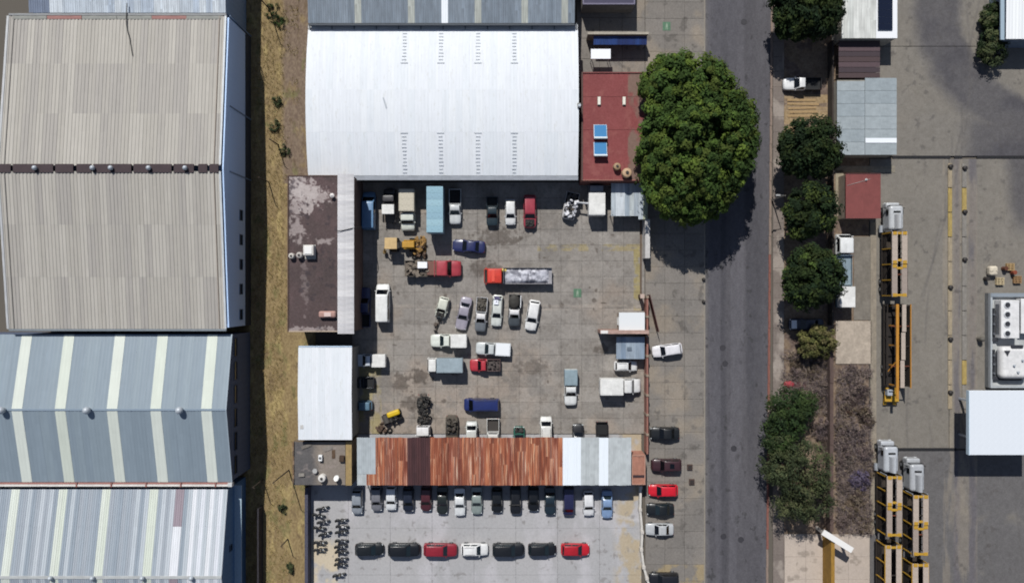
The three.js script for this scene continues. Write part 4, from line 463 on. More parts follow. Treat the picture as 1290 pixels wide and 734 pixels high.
{ // white fuel canopy
  const g = thing('flat_canopy', 'large clean white flat canopy on posts in the haulage yard', 'canopy'), h = 5.6, x0 = X(1222, h), x1 = X(1310, h), z0 = Z(492, h), z1 = Z(573, h); bx('roof_deck', x0, x1, h - 0.5, h, z0, z1, M(0xd6dbe1, 0.7, { map: whiteMap }), g, 0.05); bx('fascia', x0 - 0.12, x0 - 0.01, h - 0.6, h + 0.06, z0, z1, M(0xb9ccd8, 0.5), g); for (const [a, b] of [[x0 + 2, z0 + 2], [x1 - 2, z0 + 2], [x0 + 2, z1 - 2], [x1 - 2, z1 - 2]]) mesh('post', box(0.3, h - 0.5, 0.3), galv, g, a, (h - 0.5) / 2, b); rebase(g, (x0 + x1) / 2, (z0 + z1) / 2);
  const p = thing('plant_building', 'low plant building with grey parapet and white roof machines', 'building'), hp = 0.9, px0 = X(1246, hp), px1 = px0 + 11, pz0 = Z(369, hp), pz1 = Z(488, hp); flatBuilding(p, px0, px1, pz0, pz1, hp, M(0x7d8186, 0.9, { map: plasterMap }), M(0xb0b4b6, 0.8, { map: dustMap }), 0.5, M(0xa9b0b6, 0.8, { map: dustMap }), 0.3); bx('parapet_cap', px0 + 0.05, px1, hp + 0.501, hp + 0.58, pz0, pz0 + 0.6, M(0x7d858d, 0.8), p); rebase(p, (px0 + px1) / 2, (pz0 + pz1) / 2); const Y = hp + 0.06;
  const wm = M(0xdfe0e2, 0.5, { map: dustMap }), dk = M(0x2a2c32, 0.7);
  const u = (lab, a, b, c, d, hh, kind) => { const x0u = X(a, Y + hh), x1u = X(c, Y + hh), z0u = Z(b, Y + hh), z1u = Z(d, Y + hh), t = thing('chiller_unit', lab, 'chiller', (x0u + x1u) / 2, Y, (z0u + z1u) / 2), W = x1u - x0u, D = z1u - z0u; mesh('cabinet', box(W, hh - 0.15, D, 0.06), wm, t, 0, (hh - 0.15) / 2 + 0.15, 0); mesh('skid', box(W - 0.1, 0.149, D - 0.1), dk, t, 0, 0.0745, 0); const nf = Math.round(D / 1.6); for (let i = 0; i < nf; i++) { const f = mesh('fan_ring', cyl(0.5, 0.55, 0.14, 16), M(0xc8cacc, 0.5), t, kind * (W / 2 - 0.9), hh + 0.07, -D / 2 + (i + 0.5) * D / nf); mesh('fan_blades', cyl(0.42, 0.42, 0.05, 10), dk, f, 0, 0.05, 0); } for (let i = 0; i < 3; i++) mesh('louvre', box(0.04, 0.1, D * 0.8), dk, t, -W / 2 - 0.021, 0.5 + i * 0.3, 0); };
  u('white chiller cabinet with a row of fans on the plant deck', 1262, 378, 1285, 426, 1.6, -1); u('narrow white chiller cabinet beside the fan chiller on the plant deck', 1287, 376, 1310, 420, 1.3, 1);
  { const t = thing('storage_vessel', 'rounded white vessel with dark hatch near the flat canopy', 'tank', X(1281, Y + 1.8), Y, Z(457, Y + 1.8)); mesh('vessel_body', new RoundedBoxGeometry(4.4, 1.7, 5.0, 5, 0.75), wm, t, 0, 0.95, 0); const hs = new THREE.Shape(); hs.moveTo(-0.45, 0.4); hs.lineTo(0.45, 0.4); hs.lineTo(0, -0.5); hs.closePath(); mesh('hatch', new THREE.ExtrudeGeometry(hs, { depth: 0.08, bevelEnabled: false }).rotateX(-Math.PI / 2), dk, t, -1.4, 1.8, -1.5); mesh('manifold', box(1.8, 0.3, 0.5, 0.1), dk, t, 0.2, 1.7, -2.5); for (const [x, z] of [[-0.4, 0.4], [0.9, -0.4], [0.2, 1.4]]) mesh('nozzle', cyl(0.16, 0.18, 0.3, 12), galv, t, x, 1.92, z); for (const z of [-1.6, 1.6]) mesh('saddle', box(3.4, 0.12, 0.3), dk, t, 0, 0.06, z); }
  for (const [a, b, l, lab] of [[1253, 388, 5.0, 'dark pipe run along the fan chiller on the plant roof'], [1253, 440, 4.6, 'dark pipe run along the plain chiller on the plant roof']]) { const t = thing('pipe_run', lab, 'pipe', X(a, Y + 0.4), Y, Z(b, Y) + l / 2); for (const k of [-0.25, 0.05]) mesh('pipe', new THREE.CylinderGeometry(0.13, 0.13, l, 10).rotateX(Math.PI / 2), dk, t, k, 0.36, 0); mesh('elbow', box(b > 420 ? 4.6 : 0.9, 0.3, 0.6, 0.1), dk, t, b > 420 ? 2.0 : 0.1, 0.36, l / 2 - 0.1); for (let q = 0; q < 3; q++) mesh('valve', cyl(0.16, 0.2, 0.34, 8), M(0x55585e, 0.6), t, -0.1, 0.52, (q - 1) * l * 0.3); for (const k of [-0.4, 0, 0.4]) mesh('support', box(0.8, 0.23, 0.12), galv, t, -0.1, 0.115, k * l); }
}
{ // poles of the lane: timber posts with a bent arm
  const wood = M(0x4a4038, 0.95, { map: plasterMap }); const mk = (px, py, h, lab) => { const t = thing('timber_post', lab, 'pole', X(px), -0.06, Z(py)); mesh('shaft', cyl(0.07, 0.11, h, 8), wood, t, 0, h / 2, 0); mesh('arm', bar(0, h - 0.05, 0, 0.4, h + 0.3, 0.1, 0.04), wood, t); };
  mk(339.5, 12, 6.5, 'timber pole in the lane opposite the slate blue roof'); mk(350, 182, 4.2, 'timber pole in the lane beside the white vaulted hall'); mk(338, 229, 4.6, 'timber pole in the lane beside the stained end of brown block'); mk(363.5, 592, 7.6, 'tall timber pole in the lane beside the grey deck building'); mk(362, 679, 3.3, 'short timber pole in the lane opposite the old patchy warehouse'); mk(331, 604, 4.5, 'timber pole against the blue-grey warehouse in the lane');
  const st = M(0x6c6a66, 0.6); const lp = (px, py, h, lab, arm) => { const t = thing('street_pole', lab, 'pole', X(px), 0, Z(py)); mesh('shaft', cyl(0.07, 0.12, h, 8), st, t, 0, h / 2, 0); mesh('arm', bar(0, h - 0.1, 0, arm, h + 0.2, 0, 0.05), st, t); mesh('lamp_head', box(0.7, 0.12, 0.26, 0.04), M(0x9a9a98, 0.5), t, arm, h + 0.22, 0); };
  lp(973, 252, 5.5, 'slim street lamp at the red kerb between the shade trees', -1.2);
  for (const [px, py, lab] of [[869.5, 588.5, 'dark drain box on the pavement beside the maroon car'], [872, 607, 'dark drain box on the pavement beside the bright red car']]) { const t = thing('drain_box', lab, 'drain box', X(px, 0.3), 0, Z(py, 0.3)); mesh('box_body', box(0.85, 0.3, 0.85, 0.03), M(0x4a3a34, 0.9), t, 0, 0.15, 0); mesh('lid', box(0.6, 0.05, 0.6, 0.02), M(0x2b2422, 0.8), t, 0, 0.325, 0); }
  for (const [px, py, lab] of [[886.5, 352, 'dark kerbside stud just south of the tree shadow'], [886.5, 380, 'dark kerbside stud opposite the open red gate']]) { const t = thing('kerb_stud', lab, 'stud', X(px), 0.005, Z(py)); mesh('stud_body', cyl(0.24, 0.3, 0.3, 10), M(0x2d2a28, 0.8), t, 0, 0.15, 0); mesh('stud_cap', new THREE.SphereGeometry(0.22, 10, 5, 0, 6.283, 0, 1.57), M(0x353230, 0.8), t, 0, 0.3, 0); }
}
// ---------------------------------------------------------------- trees and shrubs
const leafMat = new THREE.MeshPhysicalMaterial({ vertexColors: true, roughness: 0.9, specularIntensity: 0.35, side: THREE.DoubleSide });
// leaves gathered in clumps through the outer volume of a set of lobes; colours vary from clump to clump and leaf to leaf
function leafCrown(lobes, clumps, per, size, tints, droop = 0, clumpR = [0.55, 1.15]) {
  const n = clumps * per, pos = new Float32Array(n * 12), col = new Float32Array(n * 12), nor = new Float32Array(n * 12), idx = new Uint32Array(n * 6); let k = 0;
  const area = lobes.map((l) => l.r[0] * l.r[2]), tot = area.reduce((a, b) => a + b, 0); const d = new THREE.Vector3(), c = new THREE.Vector3(), u = new THREE.Vector3(), v = new THREE.Vector3(), nn = new THREE.Vector3(), p = new THREE.Vector3();
  for (let i = 0; i < clumps; i++) {
    let q = rnd(0, tot), li = 0; while (q > area[li] && li < lobes.length - 1) q -= area[li++]; const L = lobes[li];
    do d.set(rnd(-1, 1), rnd(-0.55, 1), rnd(-1, 1)); while (d.lengthSq() > 1 || d.lengthSq() < 0.05); d.normalize(); const s = rnd() < 0.7 ? rnd(0.84, 1.03) : rnd(0.3, 0.84); c.set(L.c[0] + d.x * L.r[0] * s, L.c[1] + d.y * L.r[1] * s, L.c[2] + d.z * L.r[2] * s);
    const R = rnd(...clumpR), t = pick(tints), kk = rnd(0.7, 1.3);
    for (let j = 0; j < per; j++) {
      do p.set(rnd(-1, 1), rnd(-1, 1), rnd(-1, 1)); while (p.lengthSq() > 1); const out = p.clone(); p.multiplyScalar(R); p.y *= 0.7; if (droop) p.y -= droop * rnd() * rnd() * 2.2; p.add(c);
      nn.set(d.x * 0.5 + out.x * 0.8 + rnd(-0.6, 0.6), 0.55 + out.y * 0.8 + rnd(-0.5, 0.6), d.z * 0.5 + out.z * 0.8 + rnd(-0.6, 0.6)).normalize(); u.set(rnd(-1, 1), droop ? rnd(-1.6, -0.4) : rnd(-0.5, 0.3), rnd(-1, 1)).cross(nn).normalize(); v.crossVectors(nn, u); const l = size * rnd(0.7, 1.4), w = l * (droop ? 0.28 : 0.5);
      const o = k * 12; const P = [[-w, 0], [0, -l], [w, 0], [0, l]]; const cj = kk * rnd(0.75, 1.25); for (let a = 0; a < 4; a++) { pos[o + a * 3] = p.x + u.x * P[a][0] + v.x * P[a][1]; pos[o + a * 3 + 1] = p.y + u.y * P[a][0] + v.y * P[a][1]; pos[o + a * 3 + 2] = p.z + u.z * P[a][0] + v.z * P[a][1]; col[o + a * 3] = t[0] * cj; col[o + a * 3 + 1] = t[1] * cj; col[o + a * 3 + 2] = t[2] * cj; nor[o + a * 3] = nn.x; nor[o + a * 3 + 1] = nn.y; nor[o + a * 3 + 2] = nn.z; }
      const b = k * 4; idx.set([b, b + 1, b + 2, b, b + 2, b + 3], k * 6); k++;
    }
  }
  const g = new THREE.BufferGeometry(); g.setAttribute('position', new THREE.BufferAttribute(pos, 3)); g.setAttribute('normal', new THREE.BufferAttribute(nor, 3)); g.setAttribute('color', new THREE.BufferAttribute(col, 3)); g.setIndex(new THREE.BufferAttribute(idx, 1)); return g;
}
const bark = M(0x5a4a3c, 0.95, { map: plasterMap }), barkDark = M(0x40362e, 0.95);
function trunkGeo(h, r, tips) {
  const parts = [bar(0, -0.3, 0, 0.08, h * 0.5, -0.05, r * 1.25, r * 0.85, 10), bar(0.08, h * 0.48, -0.05, 0.15, h, 0.1, r * 0.85, r * 0.6, 10)];
  for (const t of tips) { const m = [t[0] * 0.5, h + (t[1] - h) * 0.62, t[2] * 0.5]; parts.push(bar(0.1, h * 0.85, 0, ...m, r * 0.5, r * 0.34, 7), bar(...m, ...t, r * 0.34, r * 0.1, 6)); for (let i = 0; i < 2; i++) parts.push(bar(...m, t[0] * rnd(0.5, 1.1), t[1] + rnd(-1, 0.6), t[2] * rnd(0.5, 1.1), r * 0.2, r * 0.06, 5)); }
  return mergeGeometries(parts);
}
function tree(name, label, px, py, baseH, lobesPx, o) {    // lobesPx: [pixel x, pixel y, height, rx px, ry px, vertical radius m]
  const bxx = X(px), bz = Z(py), t = thing(name, label, o.cat || 'tree', bxx, o.y ?? -0.05, bz, 0, o.group); const lobes = lobesPx.map(([a, b, h, rx, ry, rv]) => ({ c: [X(a, h) - bxx, h, Z(b, h) - bz], r: [rx / 8 * (1 - h / EYE), rv, ry / 8 * (1 - h / EYE)] }));
  mesh('trunk', trunkGeo(baseH, o.r || 0.3, lobes.flatMap((l) => [0, 1, 2].map((i) => [l.c[0] + l.r[0] * 0.55 * Math.cos(i * 2.1 + l.c[2]), l.c[1] + rnd(-0.2, 0.4) * l.r[1], l.c[2] + l.r[2] * 0.55 * Math.sin(i * 2.1 + l.c[2])]))), o.bark || bark, t);
  mesh('crown', leafCrown(lobes, o.clumps, o.per, o.size, o.tints, o.droop || 0, o.clumpR), leafMat, t); return t;
}
const bigTints = [[0.050, 0.084, 0.016], [0.038, 0.068, 0.015], [0.074, 0.108, 0.018], [0.031, 0.056, 0.013], [0.060, 0.082, 0.016]], darkTints = [[0.014, 0.026, 0.009], [0.019, 0.032, 0.009], [0.010, 0.020, 0.008], [0.026, 0.038, 0.010]], olive = [[0.055, 0.066, 0.028], [0.043, 0.056, 0.026], [0.072, 0.078, 0.036], [0.034, 0.046, 0.022]], green = [[0.026, 0.046, 0.014], [0.036, 0.056, 0.017], [0.020, 0.036, 0.014]], yellowish = [[0.095, 0.092, 0.03], [0.07, 0.074, 0.025], [0.12, 0.105, 0.045]];
tree('great_tree', 'huge round dense green tree overhanging the street', 866, 190, 5.5, [[879, 178, 8.4, 71, 88, 5.0], [868, 118, 8.4, 54, 52, 4.2], [870, 232, 7.4, 58, 48, 3.6], [918, 168, 7.6, 36, 54, 3.6], [834, 195, 7.4, 33, 46, 3.4], [840, 104, 7.6, 32, 34, 3.2]], { r: 0.75, clumps: 1500, per: 75, size: 0.27, tints: bigTints, clumpR: [0.4, 1.2] });
tree('shade_tree', 'dark rounded shade tree over the footpath south of the white office', 1018, 22, 3.6, [[1018, 4, 6.2, 43, 44, 2.8], [1002, 24, 5.4, 26, 24, 2.2], [1040, 22, 5.4, 22, 24, 2.2]], { r: 0.32, clumps: 330, per: 60, size: 0.26, tints: darkTints, group: 'shade trees in the strip' });
tree('shade_tree', 'dark rounded shade tree beside the parked white pickup and wooden planks', 1012, 190, 3.2, [[1021, 181, 6.8, 37, 33, 2.6], [1010, 194, 6.0, 26, 26, 2.2], [1036, 196, 6.0, 22, 24, 2]], { r: 0.3, clumps: 270, per: 60, size: 0.25, tints: darkTints, group: 'shade trees in the strip' });
tree('shade_tree', 'smaller dark shade tree opposite the dark red hut', 1016, 268, 2.8, [[1024, 264, 6.0, 30, 31, 2.3], [1014, 278, 5.4, 21, 22, 1.8]], { r: 0.24, clumps: 190, per: 60, size: 0.24, tints: [...darkTints, [0.05, 0.07, 0.016]], group: 'shade trees in the strip' });
tree('shade_tree', 'dark shade tree spreading over the dark parked car and pale lorry', 1018, 350, 3.0, [[1028, 348, 6.4, 35, 36, 2.5], [1016, 360, 5.6, 25, 27, 2]], { r: 0.28, clumps: 260, per: 60, size: 0.25, tints: [...darkTints, [0.045, 0.07, 0.016]], group: 'shade trees in the strip' });
tree('broadleaf_tree', 'mid green tree leaning over the red kerb beside dry shrubs', 996, 530, 3.4, [[996, 520, 5.2, 26, 30, 2.4], [984, 552, 4.6, 20, 28, 2.2], [1014, 512, 4.4, 16, 16, 1.8]], { r: 0.26, clumps: 190, per: 48, size: 0.24, tints: green, droop: 0.6 });
tree('pepper_tree', 'feathery olive green drooping tree beside the ochre gate wall', 1004, 596, 4, [[1012, 594, 6, 40, 38, 2.8], [1022, 626, 5.4, 32, 32, 2.4], [984, 584, 5.2, 22, 34, 2.2], [1004, 640, 5, 24, 18, 2]], { r: 0.34, clumps: 300, per: 42, size: 0.24, tints: olive, droop: 1.3, clumpR: [0.4, 1.0] });
tree('small_tree', 'small yellowish bushy tree by the pale slab court', 1030, 430, 1.6, [[1031, 430, 2.6, 24, 20, 1.2], [1020, 438, 2.2, 14, 12, 0.9]], { r: 0.1, clumps: 110, per: 45, size: 0.18, tints: yellowish, clumpR: [0.35, 0.7] });
for (const [px, py, h, r, lab] of [[1251, 22, 2.6, 13, 'clipped hedge bush beside the white terminal, the northern one'], [1253, 58, 2.9, 17, 'clipped hedge bush beside the white terminal, the broader one']]) tree('hedge_bush', lab, px, py, 1.0, [[px, py, h * 0.6, r, r * 1.35, h * 0.45]], { cat: 'bush', r: 0.1, clumps: 90, per: 50, size: 0.18, tints: [...olive, ...darkTints], clumpR: [0.4, 0.7], y: 0 });
// weeds of the lane
[[343, 14, 9, 'green weed clump in the lane opposite the slate blue roof'], [349, 28, 8, 'green weed clump in the lane, second from the slate blue roof'], [347, 128, 6, 'low weed clump in the lane beside the vault, northern one'], [345, 158, 6, 'low weed clump in the lane beside the vault, southern one'], [357, 190, 7, 'dark weed clump in the lane at the vault corner'], [355, 640, 5, 'low weed clump in the lane by the short pole'], [366, 715, 6, 'weed clump in the lane beside the motorcycle court']].forEach(([px, py, r, lab], i) => tree('weed_clump', lab, px, py, 0.3, [[px, py, 0.4, r, r * 1.2, 0.4]], { cat: 'weeds', r: 0.03, clumps: 12, per: 26, size: 0.13, tints: i < 2 ? green : olive, clumpR: [0.2, 0.4], y: -0.06 }));
// dry shrubs: bare twigs with few leaves
function dryShrub(px, py, r, h, tint, label, leafTints, nl = 30) {
  const t = thing('dry_shrub', label, 'shrub', X(px), -0.05, Z(py), 0, undefined); const parts = []; const n = 60; for (let i = 0; i < n; i++) { const a = rnd(0, 6.283), e = rnd(0.25, 1.2), l = r * rnd(0.55, 1.05), x1 = Math.cos(a) * l * Math.cos(e) * 1.1, z1 = Math.sin(a) * l * Math.cos(e) * 1.1, y1 = h * Math.sin(e) * rnd(0.6, 1); parts.push(bar(Math.cos(a) * 0.1, 0, Math.sin(a) * 0.1, x1, y1, z1, 0.05, 0.02, 4)); for (let j = 0; j < 3; j++) { const f = rnd(0.4, 0.95); parts.push(bar(x1 * f, y1 * f, z1 * f, x1 * f + rnd(-0.5, 0.5), y1 * f + rnd(0.0, 0.5), z1 * f + rnd(-0.5, 0.5), 0.026, 0.01, 3)); } }
  mesh('branches', mergeGeometries(parts), M(tint, 0.95), t).userData.kind = 'stuff'; mesh('leaves', leafCrown([{ c: [0, h * 0.45, 0], r: [r * 0.85, h * 0.5, r * 0.85] }], nl, 24, 0.12, leafTints, 0, [0.25, 0.55]), leafMat, t).userData.kind = 'stuff'; return t;
}
const dryT = [[0.10, 0.075, 0.05], [0.14, 0.11, 0.08], [0.07, 0.05, 0.045]], purpleT = [[0.085, 0.07, 0.12], [0.07, 0.055, 0.08], [0.12, 0.10, 0.14]], mauveT = [[0.115, 0.085, 0.08], [0.08, 0.06, 0.058], [0.15, 0.115, 0.10]];
[[1005, 452, 1.6, 0.9, 0x5a4a3e, 'dry brown shrub near the footpath below the yellowish tree', dryT], [1030, 455, 1.7, 1.0, 0x54483f, 'dry brown shrub against the garden wall below the yellowish tree', dryT], [1035, 490, 1.8, 1.1, 0x4d4240, 'twiggy grey shrub beside the red tarpaulin', mauveT], [1036, 540, 2.2, 1.4, 0x53484a, 'twiggy grey shrub between the green tree and garden wall', mauveT], [1072, 470, 1.6, 1.1, 0x6a5d58, 'pale bare shrub beside the slab court', mauveT], [1080, 492, 2.1, 1.5, 0x4c3f40, 'dark mauve bare shrub in the bed below the slab court', mauveT], [1066, 515, 1.6, 1.0, 0x5b463c, 'rust brown shrub in the walled bed', dryT], [1075, 545, 2.4, 1.5, 0x5f5558, 'large mauve bare shrub in the walled bed', mauveT], [1088, 572, 1.9, 1.3, 0x5d5356, 'mauve bare shrub next to the kerb of the walled bed', mauveT], [1064, 582, 2.0, 1.2, 0x635a55, 'greyish bare shrub behind the feathery tree', mauveT], [1082, 603, 1.9, 1.5, 0x4d4660, 'purple flowering shrub in the walled bed', purpleT], [1072, 640, 2.4, 1.2, 0x6f604e, 'straw coloured bare shrub near the gate beam', dryT], ...Array.from({ length: 14 }, (_, i) => { const px = i < 5 ? [1003, 1022, 1012, 1030, 1038][i] : [1060, 1070, 1092, 1058, 1086, 1062, 1094, 1060, 1078][i - 5], py = i < 5 ? [470, 468, 445, 505, 560][i] : [540, 500, 530, 560, 520, 610, 590, 655, 625][i - 5]; return [px, py, rnd(1.2, 1.8), rnd(0.7, 1.2), [0x5a4c46, 0x63554c, 0x524748][i % 3], ['low bare shrub by the footpath beside the red tarpaulin', 'low bare shrub behind the red tarpaulin', 'low bare shrub nearest the yellowish tree', 'low bare shrub between green tree and tarpaulin', 'low bare shrub tucked behind the feathery tree crown', 'small bare shrub against the garden wall amid mauve shrubs', 'small bare shrub below the slab court edge', 'small bare shrub at the bed kerb opposite the orange trailer', 'small bare shrub against the garden wall near the purple shrub', 'small bare shrub at the bed kerb near the dark mauve shrub', 'small bare shrub beside the purple flowering shrub, wall side', 'small bare shrub beside the purple flowering shrub, kerb side', 'small straw shrub against the garden wall near the gate beam', 'small straw shrub between purple shrub and gate beam'][i], i % 2 ? dryT : mauveT]; }), [1088, 660, 1.7, 1.0, 0x6b5b49, 'small straw coloured shrub near the pale gateway paving', dryT]].forEach((a) => dryShrub(...a, a[6] === purpleT ? 60 : 26));
{ // tangle of fallen twigs over the beds
  const g = new THREE.CylinderGeometry(0.018, 0.03, 1, 3), N = 5200, im = new THREE.InstancedMesh(g, M(0xffffff, 1), N), m = new THREE.Matrix4(), q = new THREE.Quaternion(), e = new THREE.Euler(), c = new THREE.Color(); im.name = 'dry_undergrowth'; im.userData = { kind: 'stuff', label: 'tangled bare grey twigs covering the walled bed', category: 'undergrowth' };
  for (let i = 0; i < N; i++) { let px, py; do { if (rnd() < 0.72) { px = rnd(1053, 1097); py = rnd(462, 672); } else { px = rnd(985, 1044); py = rnd(440, 520); } } while (fbm(px * 0.06, py * 0.06, 640) < 0.36); const l = rnd(0.4, 1.5), t = rnd(); q.setFromEuler(e.set(rnd(0.9, 1.6), rnd(0, 6.28), 0, 'YXZ')); m.compose(new THREE.Vector3(X(px), rnd(0.0, 0.75), Z(py)), q, new THREE.Vector3(1, l, 1)); im.setMatrixAt(i, m); im.setColorAt(i, t < 0.5 ? c.setRGB(0.20, 0.155, 0.14) : t < 0.8 ? c.setRGB(0.13, 0.10, 0.105) : c.setRGB(0.33, 0.26, 0.19)); }
  im.castShadow = im.receiveShadow = true; scene.add(im);
}
{ // red tarpaulin and heaped boards among the shrubs
  const t = thing('red_tarpaulin', 'red tarpaulin bundle lying among the dry shrubs', 'tarpaulin', X(995, 0.5), -0.05, Z(484, 0.5)); const g = new THREE.IcosahedronGeometry(0.75, 3), p = g.attributes.position; for (let i = 0; i < p.count; i++) { const k = 0.75 + 0.5 * fbm(p.getX(i) * 2 + 5, p.getZ(i) * 2 + p.getY(i), 301); p.setXYZ(i, p.getX(i) * k * 1.15, Math.max(0, p.getY(i) * k * 0.6 + 0.32), p.getZ(i) * k * 0.75); } g.computeVertexNormals(); mesh('bundle', g, M(0x93323a, 0.8), t); mesh('fold', box(2.2, 0.14, 0.9, 0.05), M(0x5f3236, 0.8, { map: dustMap }), t, 1.7, 0.12, 0.1);
  const w = M(0xa58a64, 0.9, { map: streakMap }); [[1000, 126], [1002, 131], [1001, 136], [1003, 141], [1001, 146]].forEach(([px, py], i) => { const b = thing('plank', 'weathered plank laid on the earth beside the parked white pickup', 'plank', X(px + 10), -0.045, Z(py), rnd(-0.03, 0.03), 'planks by the shade tree'); mesh('board', box(4.6 + rnd(-0.4, 0.4), 0.08, 0.36, 0.01), w, b, 0, 0.04, 0); mesh('batten', box(0.2, 0.05, 0.3), w, b, -1.6, 0.105, 0); });
}
// ---------------------------------------------------------------- vehicles (local +x is forward)
const paintCache = new Map();
const paint = (hex, rough = 0.42) => { const k = hex + '/' + rough; if (!paintCache.has(k)) paintCache.set(k, new THREE.MeshPhysicalMaterial({ color: hex, roughness: rough, clearcoat: 0.45, clearcoatRoughness: 0.22, map: dustMap })); return paintCache.get(k); };
const glass = new THREE.MeshPhysicalMaterial({ color: 0x0a0d11, roughness: 0.1, clearcoat: 0.3 }), glassPale = new THREE.MeshPhysicalMaterial({ color: 0x1b262b, roughness: 0.12, clearcoat: 0.3 }), rubber = M(0x141414, 0.9), rimM = M(0x8d9094, 0.4, { metalness: 0.5 }), lampM = new THREE.MeshPhysicalMaterial({ color: 0xcfd3d4, roughness: 0.2 }), tailM = M(0x7a1210, 0.4), blackM = M(0x17181a, 0.8), engineM = M(0x3a3836, 0.8, { map: dustMap });
function loft(st) { // stations of equal closed loops of [x,y,z]
  const n = st[0].length, pos = [], idx = []; st.forEach((l) => l.forEach((p) => pos.push(...p)));
  for (let s = 0; s + 1 < st.length; s++) for (let i = 0; i < n; i++) { const a = s * n + i, b = s * n + (i + 1) % n, c = a + n, d = b + n; idx.push(a, b, c, b, d, c); }
  for (const [s, f] of [[0, 1], [st.length - 1, 0]]) for (let i = 1; i + 1 < n; i++) f ? idx.push(s * n, s * n + i + 1, s * n + i) : idx.push(s * n, s * n + i, s * n + i + 1);
  const g = new THREE.BufferGeometry(); g.setAttribute('position', new THREE.Float32BufferAttribute(pos, 3)); g.setIndex(idx); const uv = new Float32Array(pos.length / 3 * 2); for (let i = 0; i < pos.length / 3; i++) { uv[i * 2] = pos[i * 3]; uv[i * 2 + 1] = pos[i * 3 + 2]; } g.setAttribute('uv', new THREE.BufferAttribute(uv, 2)); return toCreasedNormals(g, 0.62);
}
function bodyGeo(L, W, prof, y0) { return loft(prof.map(([t, wf, top]) => { const w = W / 2 * wf, x = t * L / 2; return [[w * 0.92, y0], [w, y0 + 0.14], [w, top - 0.2], [w - 0.035, top - 0.07], [w - 0.13, top], [w * 0.4, top + 0.03], [-w * 0.4, top + 0.03], [-(w - 0.13), top], [-(w - 0.035), top - 0.07], [-w, top - 0.2], [-w, y0 + 0.14], [-w * 0.92, y0]].map(([z, y]) => [x, y, z]); })); }
function ring(x0, x1, w, y, c) { return [[x1 - c, y, w], [x1, y, w - c], [x1, y, -(w - c)], [x1 - c, y, -w], [x0 + c, y, -w], [x0, y, -(w - c)], [x0, y, w - c], [x0 + c, y, w]]; }
function cabinGeo(b0, b1, wb, yb, r0, r1, wr, yr) { const f = 0.88, lp = (a, b) => a + (b - a) * f; return loft([ring(b0, b1, wb, yb, 0.06), ring(lp(b0, r0), lp(b1, r1), lp(wb, wr), lp(yb, yr), 0.08), ring(r0 + 0.02, r1 - 0.02, wr - 0.03, yr - 0.015, 0.1), ring(r0 + 0.16, r1 - 0.16, wr - 0.2, yr + 0.025, 0.12)].map((l) => l.slice().reverse())); }
function pane(a, b, c, d, off) { // quad a,b (bottom) c,d (top), pushed out along its normal
  const v = [a, b, c, d].map((p) => new THREE.Vector3(...p)), n = v[1].clone().sub(v[0]).cross(v[3].clone().sub(v[0])).normalize().multiplyScalar(off); v.forEach((p) => p.add(n)); const g = new THREE.BufferGeometry(); g.setAttribute('position', new THREE.Float32BufferAttribute([...v[0].toArray(), ...v[1].toArray(), ...v[2].toArray(), ...v[3].toArray()], 3)); g.setIndex([0, 1, 2, 0, 2, 3]); g.computeVertexNormals(); return g;
}
const geoCache = new Map(); const cached = (k, f) => { if (!geoCache.has(k)) geoCache.set(k, f()); return geoCache.get(k); };
